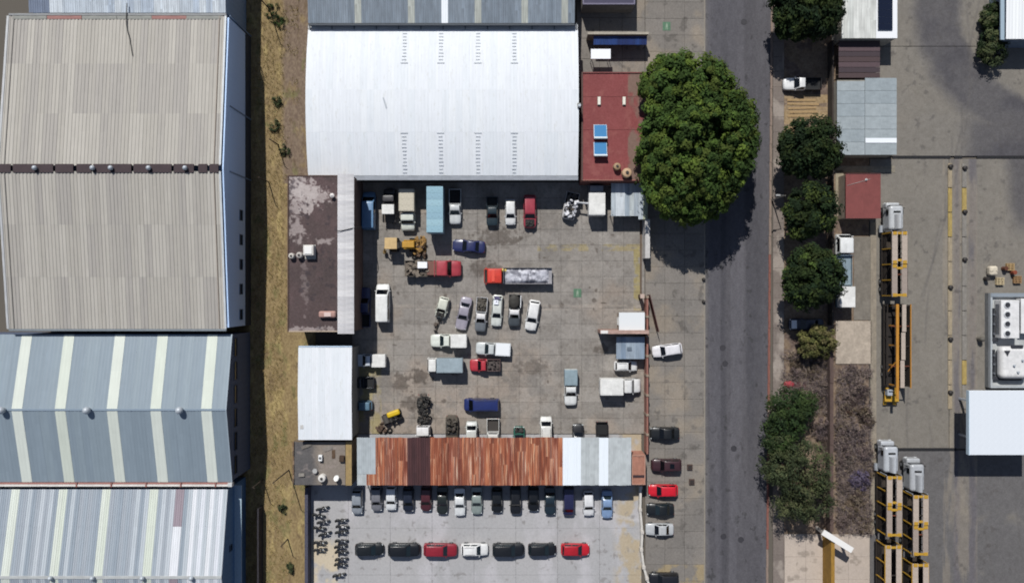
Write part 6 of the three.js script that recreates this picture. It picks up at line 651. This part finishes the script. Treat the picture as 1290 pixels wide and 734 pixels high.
// --- pavement cars beside the car park
vehicle('sedan', 838, 546, 180, 0x17191b, 'black sedan on the pavement outside the red yard wall', 'car', { L: 4.6, W: 1.95, group: 'cars on the pavement' });
vehicle('suv', 840, 586, 180, 0x3a2026, 'dark maroon off-roader on the pavement beside the pink hut', 'car', { L: 4.7, W: 1.9, H: 1.6, openHood: false, sunroof: true, group: 'cars on the pavement' });
vehicle('hatch', 836, 618, 180, 0xc9162a, 'bright red car on the pavement between maroon and black cars', 'car', { L: 4.6, W: 1.85, group: 'cars on the pavement' });
vehicle('sedan', 832.5, 642, 180, 0x14181b, 'black sedan on the pavement between bright red and silver cars', 'car', { L: 4.3, W: 1.85, pale: true, group: 'cars on the pavement' });
vehicle('sedan', 831.5, 667, 180, 0xb4b8bc, 'silver sedan on the pavement', 'car', { L: 4.4, W: 1.85, group: 'cars on the pavement' });
vehicle('suv', 837, 730, 180, 0x191a20, 'black off-roader on the pavement at the end of the low white wall', 'car', { L: 4.6, W: 1.9, group: 'cars on the pavement' });
// --- in the tree strip
vehicle('pickup', 1012, 105, 180, 0xe0e2e4, 'white pickup with black bed parked beside the planks under the trees', 'pickup', { L: 5.9, W: 1.9, y: -0.05, bedMat: M(0x1b1b1e, 0.7) });
vehicle('sedan', 1017, 408.5, 180, 0x24283a, 'dark car with pale bonnet tip under the shade tree', 'car', { L: 5.4, W: 1.85, y: -0.05, extra: (c, hl) => { mesh('pale_bonnet_panel', box(0.8, 0.04, 1.3, 0.015), paint(0xe0e6f0), c, hl * 0.74, 0.94, 0).rotation.z = -0.12; } });
vehicle('cabover', 1064, 341, 90, 0xdfe2e4, 'pale lorry with blue-grey bed and white tail box behind the shade tree', 'lorry', { L: 11.4, W: 2.3, H: 2.4, bed: 'flat', bedW: 2.3, bedMat: M(0x70808e, 0.7), sideMat: M(0x74858f, 0.7), floorMat: M(0x7f909c, 0.7, { map: streakMap }), extra: (c) => { mesh('tail_box', box(3.2, 1.5, 2.34, 0.05), whiteBox, c, -4.05, 1.9, 0); mesh('bed_cover', box(4.6, 0.3, 2.1, 0.05), M(0x82949f, 0.6, { map: dustMap }), c, 0.1, 1.32, 0); } });
// ---------------------------------------------------------------- plant and odd machines
{ // backhoe loader with tan cab roof
  const t = thing('backhoe_loader', 'yellow backhoe loader with tan cab roof behind the red flatbed', 'backhoe', X(507, 1.4), 0, Z(308, 1.4)); const ye = M(0xb98c2c, 0.6, { map: dustMap }), dk = M(0x2c2a28, 0.8); mesh('engine_hood', box(1.9, 0.8, 1.0, 0.12), ye, t, 0.9, 1.3, 0); mesh('chassis', box(3.4, 0.4, 0.9, 0.05), dk, t, 0.2, 0.75, 0);
  const cb = new THREE.Group(); cb.name = 'cab'; cb.position.set(-1.0, 0.9, 0); t.add(cb); mesh('cab_roof', box(1.9, 0.14, 1.75, 0.05), M(0xc9ad7c, 0.7, { map: dustMap }), cb, -0.6, 1.9, -0.1); for (const [a, b] of [[-1.4, -0.85], [0.2, -0.85], [-1.4, 0.65], [0.2, 0.65]]) mesh('cab_post', box(0.08, 1.85, 0.08), dk, cb, a, 0.92, b); mesh('driver_seat', box(0.5, 0.7, 0.5, 0.1), dk, cb, -0.6, 0.5, 0); mesh('floor_plate', box(1.9, 0.08, 1.6), dk, cb, -0.6, 0.02, -0.1);
  for (const [x, r, s] of [[-1.3, 0.68, 1], [-1.3, 0.68, -1], [1.4, 0.45, 1], [1.4, 0.45, -1]]) { const w = mesh('wheel', new THREE.CylinderGeometry(r, r, 0.4, 18).rotateX(Math.PI / 2), rubber, t, x, r, s * 0.85); mesh('rim', new THREE.CylinderGeometry(r * 0.5, r * 0.5, 0.42, 12).rotateX(Math.PI / 2), ye, w); }
  for (const s of [-1, 1]) { mesh('loader_arm', bar(0.2, 1.5, s * 0.62, 2.7, 0.7, s * 0.62, 0.11, 0.09), ye, t); mesh('lift_cylinder', bar(0.6, 0.9, s * 0.62, 1.9, 1.0, s * 0.62, 0.06), M(0x9a9a98, 0.4, { metalness: 0.4 }), t); } { const s = new THREE.Shape(); s.moveTo(0, 0); s.lineTo(0.9, 0.05); s.lineTo(0.8, 0.15); s.lineTo(0.2, 0.25); s.lineTo(0.15, 0.8); s.lineTo(0, 0.85); s.closePath(); mesh('bucket', new THREE.ExtrudeGeometry(s, { depth: 2.1, bevelEnabled: false }), M(0x8f6f38, 0.8, { map: plasterMap }), t, 2.65, 0.1, -1.05); } mesh('boom', bar(-2.0, 1.0, 0, -2.6, 2.4, 0.5, 0.14, 0.1), ye, t); mesh('dipper', bar(-2.6, 2.4, 0.5, -2.9, 0.9, 1.0, 0.1), ye, t); mesh('digging_bucket', box(0.5, 0.5, 0.6, 0.08), M(0x6f5a36, 0.9), t, -2.9, 0.65, 1.1);
  const s = thing('scrap_heap', 'heap of yellow and rusty machine scrap in front of the backhoe', 'scrap', X(529, 0.6), 0, Z(309, 0.6)); const a = mesh('scrap_pieces', junk(26, 1.5, 0.9, 2.6, 1), M(0xa5824e, 0.9, { map: plasterMap }), s, -0.2, 0, -0.1); a.userData.kind = 'stuff'; const b = mesh('rusty_pieces', junk(22, 1.8, 0.8, 2.6, 0.9), M(0x5d4b3e, 0.9, { map: plasterMap }), s, 0.2, 0, 0.6); b.userData.kind = 'stuff'; for (const [x, z] of [[-0.9, 1.7], [0.6, 1.5]]) mesh('old_tyre', new THREE.TorusGeometry(0.36, 0.15, 8, 18).rotateX(Math.PI / 2), rubber, s, x, 0.16, z);
}
{ // small yellow roller
  const t = thing('small_roller', 'small yellow roller with curved bonnet near the rusty canopy', 'roller', X(494, 0.9), 0, Z(525, 0.9), 0.35); const ye = M(0xd8b71e, 0.5, { map: dustMap }), dk = M(0x24221f, 0.85); const hood = new THREE.CylinderGeometry(0.62, 0.62, 2.0, 16, 1, false, 0, Math.PI).rotateZ(Math.PI / 2).rotateX(Math.PI / 2); mesh('bonnet', new RoundedBoxGeometry(2.1, 0.7, 0.9, 3, 0.3), ye, t, 0.4, 1.15, -0.45); mesh('engine', junk(22, 1.4, 0.7, 0.8, 0.7), engineM, t, 0.1, 0.55, 0.35); mesh('frame', box(2.6, 0.25, 1.1, 0.05), dk, t, 0, 0.62, 0); mesh('drum', new THREE.CylinderGeometry(0.55, 0.55, 1.3, 24).rotateX(Math.PI / 2), M(0x4a4642, 0.6), t, -1.1, 0.55, 0); for (const s of [-1, 1]) { mesh('wheel', new THREE.CylinderGeometry(0.5, 0.5, 0.3, 18).rotateX(Math.PI / 2), rubber, t, 1.0, 0.5, s * 0.6); mesh('drum_fork', box(1.1, 0.14, 0.1), dk, t, -0.8, 0.66, s * 0.72); } mesh('seat', box(0.45, 0.4, 0.45, 0.08), dk, t, -0.3, 0.95, 0); mesh('steering_wheel', new THREE.TorusGeometry(0.2, 0.03, 6, 16).rotateX(1.2), dk, t, 0.1, 1.35, 0.1);
  const s = thing('scrap_pile', 'low brown scrap pile beside the small yellow roller', 'scrap', X(481, 0.3), 0, Z(538, 0.3)); const a = mesh('scrap_pieces', junk(26, 1.7, 0.5, 1.4, 0.8), M(0x5c4c42, 0.95, { map: plasterMap }), s); a.userData.kind = 'stuff'; mesh('old_tyre', new THREE.TorusGeometry(0.33, 0.13, 8, 18).rotateX(Math.PI / 2), rubber, s, 1.2, 0.14, 0.5);
}
{ // junk by the plant building
  const pal = (px, py, hex, lab) => { const t = thing('pallet_stack', lab, 'pallet', X(px, 0.6), 0, Z(py, 0.6)); const m = M(hex, 0.9, { map: streakMap }); for (let k = 0; k < 3; k++) { for (let i = 0; i < 5; i++) mesh('slat', box(1.2, 0.025, 0.14), m, t, 0, 0.14 + k * 0.16, -0.5 + i * 0.25); for (const x of [-0.52, 0, 0.52]) mesh('bearer', box(0.1, 0.12, 1.1), m, t, x, 0.066 + k * 0.16, 0); } }; pal(1275, 336, 0xb0946a, 'pallet stack in the junk beside the plant building, cleaner one'); pal(1284, 352, 0x9a7a56, 'brown pallet stack against the plant building'); pal(1262, 354, 0xbfae8c, 'pale pallet stack beside the white sack');
  const sk = thing('bulk_sack', 'white bulk sack beside a dark drum in the junk', 'sack', X(1252, 0.8), 0, Z(341, 0.8)); mesh('sack_body', new RoundedBoxGeometry(1.3, 1.1, 1.5, 3, 0.35), M(0xd5cdbd, 0.9, { map: plasterMap }), sk, 0, 0.56, 0); for (const s of [-1, 1]) mesh('strap', new THREE.TorusGeometry(0.2, 0.03, 6, 14, Math.PI), M(0xb0a898, 0.9), sk, s * 0.4, 1.08, 0);
  const dr = (px, py, hex, lab) => { const t = thing('oil_drum', lab, 'drum', X(px, 0.9), 0, Z(py, 0.9)); mesh('drum_body', cyl(0.3, 0.3, 0.88, 16), M(hex, 0.6), t, 0, 0.44, 0); for (const y of [0.03, 0.3, 0.6, 0.86]) mesh('hoop', new THREE.TorusGeometry(0.305, 0.02, 6, 18).rotateX(Math.PI / 2), M(hex, 0.6), t, 0, y, 0); }; dr(1246, 351, 0x2b2622, 'dark oil drum beside the white bulk sack'); dr(1269, 338, 0x55301f, 'rusty oil drum between sack and pallets'); dr(1280, 343, 0x7a3a24, 'reddish oil drum between two pallet stacks');
  const tb = thing('litter_bin', 'grey litter bin against the plant building wall', 'bin', X(1238, 0.9), 0, Z(427, 0.9)); mesh('bin_body', cyl(0.42, 0.34, 0.9, 14), M(0x6f6a62, 0.8), tb, 0, 0.45, 0); mesh('lid', new THREE.SphereGeometry(0.42, 14, 5, 0, 6.283, 0, 1.57), M(0x5a564f, 0.8), tb, 0, 0.9, 0);
}
// ---------------------------------------------------------------- car carrier lorries
const runwayM = M(0xb4a69a, 0.7, { map: streakMap }), runwayDk = M(0x9c8f86, 0.8, { map: streakMap }), carYel = M(0xb8902a, 0.7, { map: dustMap }), carDark = M(0x2b2420, 0.85, { map: dustMap }), rustRed = M(0x6e3a24, 0.85, { map: dustMap });
function carrierDeck(t, x0, x1, H, W, o = {}) { // steel two-deck frame along x
  const L = x1 - x0, seg = 2; for (const s of [-1, 1]) { for (let k = 0; k < seg; k++) { const a = x0 + k * L / seg + 0.06, b = x0 + (k + 1) * L / seg - 0.06; mesh('runway', box(b - a, 0.1, 0.84), o.mixed && s < 0 ? carYel : (k ? runwayM : runwayDk), t, (a + b) / 2, H + (k ? 0.06 : 0) + 0.0, s * (W / 2 - 0.5)); for (const e of [a + 0.25, b - 0.25]) mesh('wheel_stop', box(0.5, 0.06, 0.6), carYel, t, e, H + (k ? 0.06 : 0) + 0.08, s * (W / 2 - 0.5)); }
    mesh('side_rail', box(L, 0.16, 0.08), o.rail || carDark, t, (x0 + x1) / 2, H - 0.05, s * (W / 2 - 0.04)); mesh('lower_rail', box(L, 0.28, 0.1), carDark, t, (x0 + x1) / 2, 1.0, s * (W / 2 - 0.05)); const n = o.posts || 5; for (let i = 0; i < n; i++) { const x = x0 + 0.2 + i * (L - 0.4) / (n - 1); mesh('deck_post', box(0.14, H - 1.0, 0.12), carYel, t, x, (H + 0.9) / 2, s * (W / 2 - 0.06)); if (i + 1 < n) mesh('brace', bar(x, 1.2, s * (W / 2 - 0.06), x + (L - 0.4) / (n - 1), H - 0.2, s * (W / 2 - 0.06), 0.045), carDark, t); } }
  for (let i = 0; i < 4; i++) mesh('cross_beam', box(0.14, 0.12, W - 0.2), i === 1 ? rustRed : carDark, t, x0 + 0.3 + i * (L - 0.6) / 3, H - 0.14, 0); for (const f of [0.03, 0.44, 0.56, 0.97]) mesh('deck_tie', box(0.34, 0.1, W - 1.5), carYel, t, x0 + f * L, H + 0.02, 0); mesh('lower_deck', box(L - 0.3, 0.1, W - 0.3), M(0x3b332c, 0.9, { map: plasterMap }), t, (x0 + x1) / 2, 0.9, 0); for (const x of o.axles || [x0 + 1.0, x0 + 2.2]) for (const s of [-1, 1]) { const w = mesh('wheel', new THREE.CylinderGeometry(0.46, 0.46, 0.34, 18).rotateX(Math.PI / 2), rubber, t, x, 0.46, s * (W / 2 - 0.2)); mesh('rim', new THREE.CylinderGeometry(0.26, 0.26, 0.36, 12).rotateX(Math.PI / 2), rimM, w); }
}
function carrier(px, cabTop, deckY0, deckY1, label, hex) { // facing north
  const H = 3.9, hc = 3.3, x = X(px, hc), zc0 = Z(cabTop, hc), zd0 = Z(deckY0, H), zd1 = Z(deckY1, H), t = thing('car_carrier', label, 'car carrier', x, 0, zd1, Math.PI / 2, 'car carrier lorries'); const L = zd1 - zd0, cabL = zd0 - zc0 - 0.2, P = paint(hex, 0.35), W = 2.5; const off = X(px, H) - X(px, hc);
  const cab = mesh('cab', new RoundedBoxGeometry(cabL * 0.86, 2.5, 2.2, 5, 0.5), P, t, L + 0.2 + cabL * 0.43, 2.0, 0); mesh('bonnet', box(cabL * 0.2, 1.5, 2.1, 0.25), P, t, L + 0.25 + cabL * 0.87, 1.35, 0); mesh('air_deflector', new THREE.CylinderGeometry(1.05, 1.1, cabL * 0.5, 20, 1).scale(1, 1, 0.42).rotateZ(Math.PI / 2).rotateX(Math.PI / 2).rotateX(-Math.PI / 2), P, cab, -cabL * 0.14, 1.2, 0); mesh('windshield', box(0.05, 1.0, 2.0, 0.02), glass, cab, cabL * 0.43, 0.55, 0); for (const s of [-1, 1]) { mesh('side_window', box(0.8, 0.7, 0.02), glass, cab, cabL * 0.2, 0.55, s * 1.155); mesh('side_mirror', box(0.1, 0.5, 0.24, 0.03), blackM, t, L + 0.3 + cabL * 0.75, 2.5, s * 1.36); mesh('headlight', box(0.1, 0.2, 0.36, 0.04), lampM, t, L + 0.25 + cabL * 0.97, 1.1, s * 0.75); mesh('fuel_tank', new THREE.CylinderGeometry(0.33, 0.33, 1.1, 14).rotateZ(Math.PI / 2), M(0xb0b4b8, 0.35, { metalness: 0.5 }), t, L + 0.6, 0.7, s * 1.15); mesh('exhaust_stack', cyl(0.09, 0.09, 1.8, 10), M(0xb8bcc0, 0.3, { metalness: 0.6 }), t, L + 0.05, 2.9, s * 1.15); }
  mesh('roof_hatch', box(0.3, 0.08, 1.1, 0.02), blackM, cab, cabL * 0.2, 1.26, 0); for (const s of [-1, 1]) mesh('side_panel', box(L - 0.4, 1.0, 0.05), carDark, t, L / 2, 1.7, s * (W / 2 - 0.16)); for (const xx of [L + 0.25 + cabL * 0.72, L + 0.5]) for (const s of [-1, 1]) { const w = mesh('wheel', new THREE.CylinderGeometry(0.5, 0.5, 0.32, 18).rotateX(Math.PI / 2), rubber, t, xx, 0.5, s * 0.98); mesh('rim', new THREE.CylinderGeometry(0.28, 0.28, 0.34, 12).rotateX(Math.PI / 2), rimM, w); } carrierDeck(t, 0, L, H, W, { axles: [1.2, 2.4] }); return t;
}
function carrierTrailer(px, y0, y1, label, o = {}) { const H = o.H || 3.7, x = X(px, H), z0 = Z(y0, H), z1 = Z(y1, H), t = thing('carrier_trailer', label, 'trailer', x, 0, z1, Math.PI / 2, 'car carrier trailers'); const L = z1 - z0; carrierDeck(t, 0, L, H, o.W || 2.6, { rail: o.rail || carYel, posts: 6, axles: [1.6, 2.8], mixed: o.mixed }); mesh('ramp_hinge', box(0.5, 0.2, 2.2, 0.05), carYel, t, -0.1, 1.0, 0); for (const s of [-1, 1]) mesh('loading_ramp', box(2.6, 0.1, 0.6), carYel, t, -1.2, 0.62, s * 0.75).rotation.z = 0.3; for (const s of [-1, 1]) mesh('side_panel', box(L - 0.4, 1.5, 0.05), carDark, t, L / 2, 1.75, s * ((o.W || 2.6) / 2 - 0.16)); mesh('drawbar', bar(L, 0.8, 0, L + 0.7, 0.7, 0, 0.1), carDark, t); return t; }
carrier(1131, 253, 291, 374, 'white cabbed car carrier beside the dark red hut', 0xbfc3c8);
{ // empty trailer: dark floor, orange boom, pale runway, yellow far rail
  const H = 3.4, org = M(0xb9812a, 0.7, { map: dustMap }), z0 = Z(383, H), z1 = Z(489, H), L = z1 - z0, t = thing('carrier_trailer', 'orange boomed empty car carrier trailer below the red hut lorry', 'trailer', X(1136, H), 0, z1, Math.PI / 2, 'car carrier trailers'), W = 3.1;
  mesh('lower_deck', box(L, 0.12, W), M(0x231e1c, 0.9, { map: plasterMap }), t, L / 2, 0.95, 0); mesh('boom', box(L + 1.6, 0.22, 0.42, 0.04), org, t, L / 2 - 0.8, H - 0.1, -0.55); for (let k = 0; k < 3; k++) mesh('runway', box(L / 3 - 0.12, 0.1, 0.62), runwayM, t, (k + 0.5) * L / 3, H - 0.1 + (k - 1) * 0.06, 0.35 + (k - 1) * 0.1); for (const s of [-1, 1]) { mesh('side_rail', box(L, 0.16, 0.12), s > 0 ? org : carDark, t, L / 2, s > 0 ? H - 0.1 : 2.2, s * (W / 2 - 0.06)); mesh('lower_rail', box(L, 0.3, 0.1), carDark, t, L / 2, 1.16, s * (W / 2 - 0.05)); for (let i = 0; i < 6; i++) mesh('deck_post', box(0.13, (s > 0 ? H - 0.18 : 2.12) - 1.0, 0.1), carDark, t, 0.2 + i * (L - 0.4) / 5, ((s > 0 ? H - 0.18 : 2.12) + 1.0) / 2, s * (W / 2 - 0.06)); for (const x of [1.8, 3.0]) { const w = mesh('wheel', new THREE.CylinderGeometry(0.46, 0.46, 0.34, 18).rotateX(Math.PI / 2), rubber, t, x, 0.46, s * (W / 2 - 0.3)); mesh('rim', new THREE.CylinderGeometry(0.26, 0.26, 0.36, 12).rotateX(Math.PI / 2), rimM, w); } }
  for (let i = 0; i < 5; i++) { mesh('cross_beam', box(0.12, 0.12, W - 0.2), i % 2 ? rustRed : carDark, t, 0.3 + i * (L - 0.6) / 4, H - 0.28, 0.02); mesh('boom_post', box(0.2, H - 1.25, 0.2), org, t, 0.3 + i * (L - 0.6) / 4, (H - 0.23) / 2 + 0.5, -0.55); } mesh('tail_frame', box(1.6, 0.25, 2.2, 0.05), carYel, t, -1.6, 1.0, -0.2); for (const s of [-1, 1]) { mesh('loading_ramp', box(2.8, 0.12, 0.55), carYel, t, -1.6, 0.7, -0.2 + s * 0.75).rotation.z = 0.22; } mesh('side_panel', box(L - 0.3, 2.0, 0.05), M(0x2a2421, 0.9, { map: dustMap }), t, L / 2, 2.25, W / 2 - 0.16); mesh('winch_box', box(0.9, 0.8, 0.8, 0.06), M(0x9aa0a8, 0.6), t, -0.9, 1.5, -0.9); mesh('stay', bar(2.4, 2.2, -1.45, 4.2, H - 0.1, -0.6, 0.08), org, t);
}
carrier(1124.5, 557, 599, 676, 'white cabbed car carrier hard against the shrub bed kerb', 0xb9bec6);
carrierTrailer(1126, 686, 800, 'car carrier trailer behind the lorry at the shrub bed kerb');
carrier(1157.5, 579, 623, 700, 'silver cabbed car carrier beside the bare paving', 0xb0b4ba);
carrierTrailer(1160, 709, 800, 'car carrier trailer behind the silver cabbed lorry');
// ---------------------------------------------------------------- motorcycles
function motorcycle(px, py, deg, hex, label) {
  const t = thing('motorcycle', label, 'motorcycle', X(px, 0.6), 0, Z(py, 0.6), deg * Math.PI / 180, 'motorcycles in the side court'); for (const x of [-0.68, 0.68]) { const w = mesh('wheel', cached('mw', () => new THREE.TorusGeometry(0.27, 0.065, 8, 20)), rubber, t, x, 0.335, 0); mesh('rim', cached('mr', () => new THREE.CylinderGeometry(0.2, 0.2, 0.04, 12).rotateX(Math.PI / 2)), rimM, w); }
  mesh('fuel_tank', cached('mt', () => { const g = new THREE.SphereGeometry(0.3, 14, 10); g.scale(1, 0.6, 0.6); return g; }), paint(hex), t, 0.16, 0.82, 0); mesh('seat', cached('ms', () => box(0.72, 0.12, 0.28, 0.05)), blackM, t, -0.38, 0.8, 0); mesh('engine', cached('me', () => box(0.42, 0.4, 0.34, 0.06)), engineM, t, 0.05, 0.45, 0); mesh('frame', cached('mf', () => mergeGeometries([bar(0.68, 0.335, 0, 0.4, 1.0, 0, 0.035), bar(0.4, 0.9, 0, -0.3, 0.72, 0, 0.035), bar(-0.3, 0.7, 0, -0.68, 0.335, 0, 0.035), bar(0.3, 0.8, 0, 0.0, 0.3, 0, 0.035)])), blackM, t); mesh('handlebar', cached('mh', () => bar(0.36, 1.05, -0.38, 0.36, 1.05, 0.38, 0.025)), blackM, t); mesh('headlight', cached('ml', () => new THREE.SphereGeometry(0.1, 10, 8)), lampM, t, 0.56, 0.92, 0); mesh('mudguard', cached('mg', () => new THREE.TorusGeometry(0.34, 0.05, 6, 12, 1.8)), paint(hex), t, -0.68, 0.335, 0); mesh('tail_case', cached('mc', () => box(0.32, 0.28, 0.34, 0.06)), blackM, t, -0.8, 0.98, 0); mesh('kick_stand', cached('mk', () => bar(-0.05, 0.34, 0.1, -0.05, 0.0, 0.28, 0.02)), blackM, t);
}
[[406, 640, 12, 0x1c1c22, 'motorcycle closest to the grey deck shade in the inner column'], [401, 649, -10, 0x2a2a30, 'motorcycle with pale tank, second in the inner column by the lane wall'], [407, 657, 8, 0x20232c, 'motorcycle third in the inner column by the lane wall'], [402, 665, -6, 0x3a3430, 'motorcycle fourth in the inner column by the lane wall'], [409, 672, 15, 0x18181c, 'motorcycle fifth in the inner column by the lane wall'], [403, 683, 0, 0x2c2a28, 'motorcycle parked on the pale earth edge, upper of two'], [403, 692, 4, 0x3c3630, 'motorcycle parked on the pale earth edge, lower of two'], [430, 655, 3, 0x17171b, 'motorcycle at the shaded head of the outer column'], [431, 663, -4, 0xb8b8bc, 'silver tanked motorcycle in the outer column'], [430, 670, 2, 0x1e1e24, 'motorcycle next to the silver tanked one in the outer column'], [430, 681, -2, 0x2a3040, 'bluish motorcycle in the middle of the outer column'], [429, 688, 5, 0x222630, 'motorcycle beside the bluish one in the outer column'], [430, 695, -3, 0x1a1c22, 'motorcycle level with the black hatchback in the outer column'], [430, 704, 3, 0x2b2b2f, 'grey motorcycle past the black hatchback in the outer column'], [429, 711, -5, 0x1d1d21, 'motorcycle second from the free end of outer column'], [427, 724, 8, 0x4a463c, 'olive motorcycle at the free end of the outer column']].forEach((a) => motorcycle(...a));
{ const g = thing('court_fence', 'dark blue-grey fence wall between motorcycle court and lane', 'wall'); const m = M(0x4a4a5a, 0.85, { map: streakMap }); for (let i = 0; i < 9; i++) bx('wall_panel', X(383.5, 1.8), X(387.5, 1.8), -0.05, 1.8 + rnd(-0.02, 0.02), Z(614 + i * 15, 1.8) + 0.03, Z(629 + i * 15, 1.8), m, g); rebase(g, X(385, 1.8), Z(680)); }
renderer.render(scene, camera);
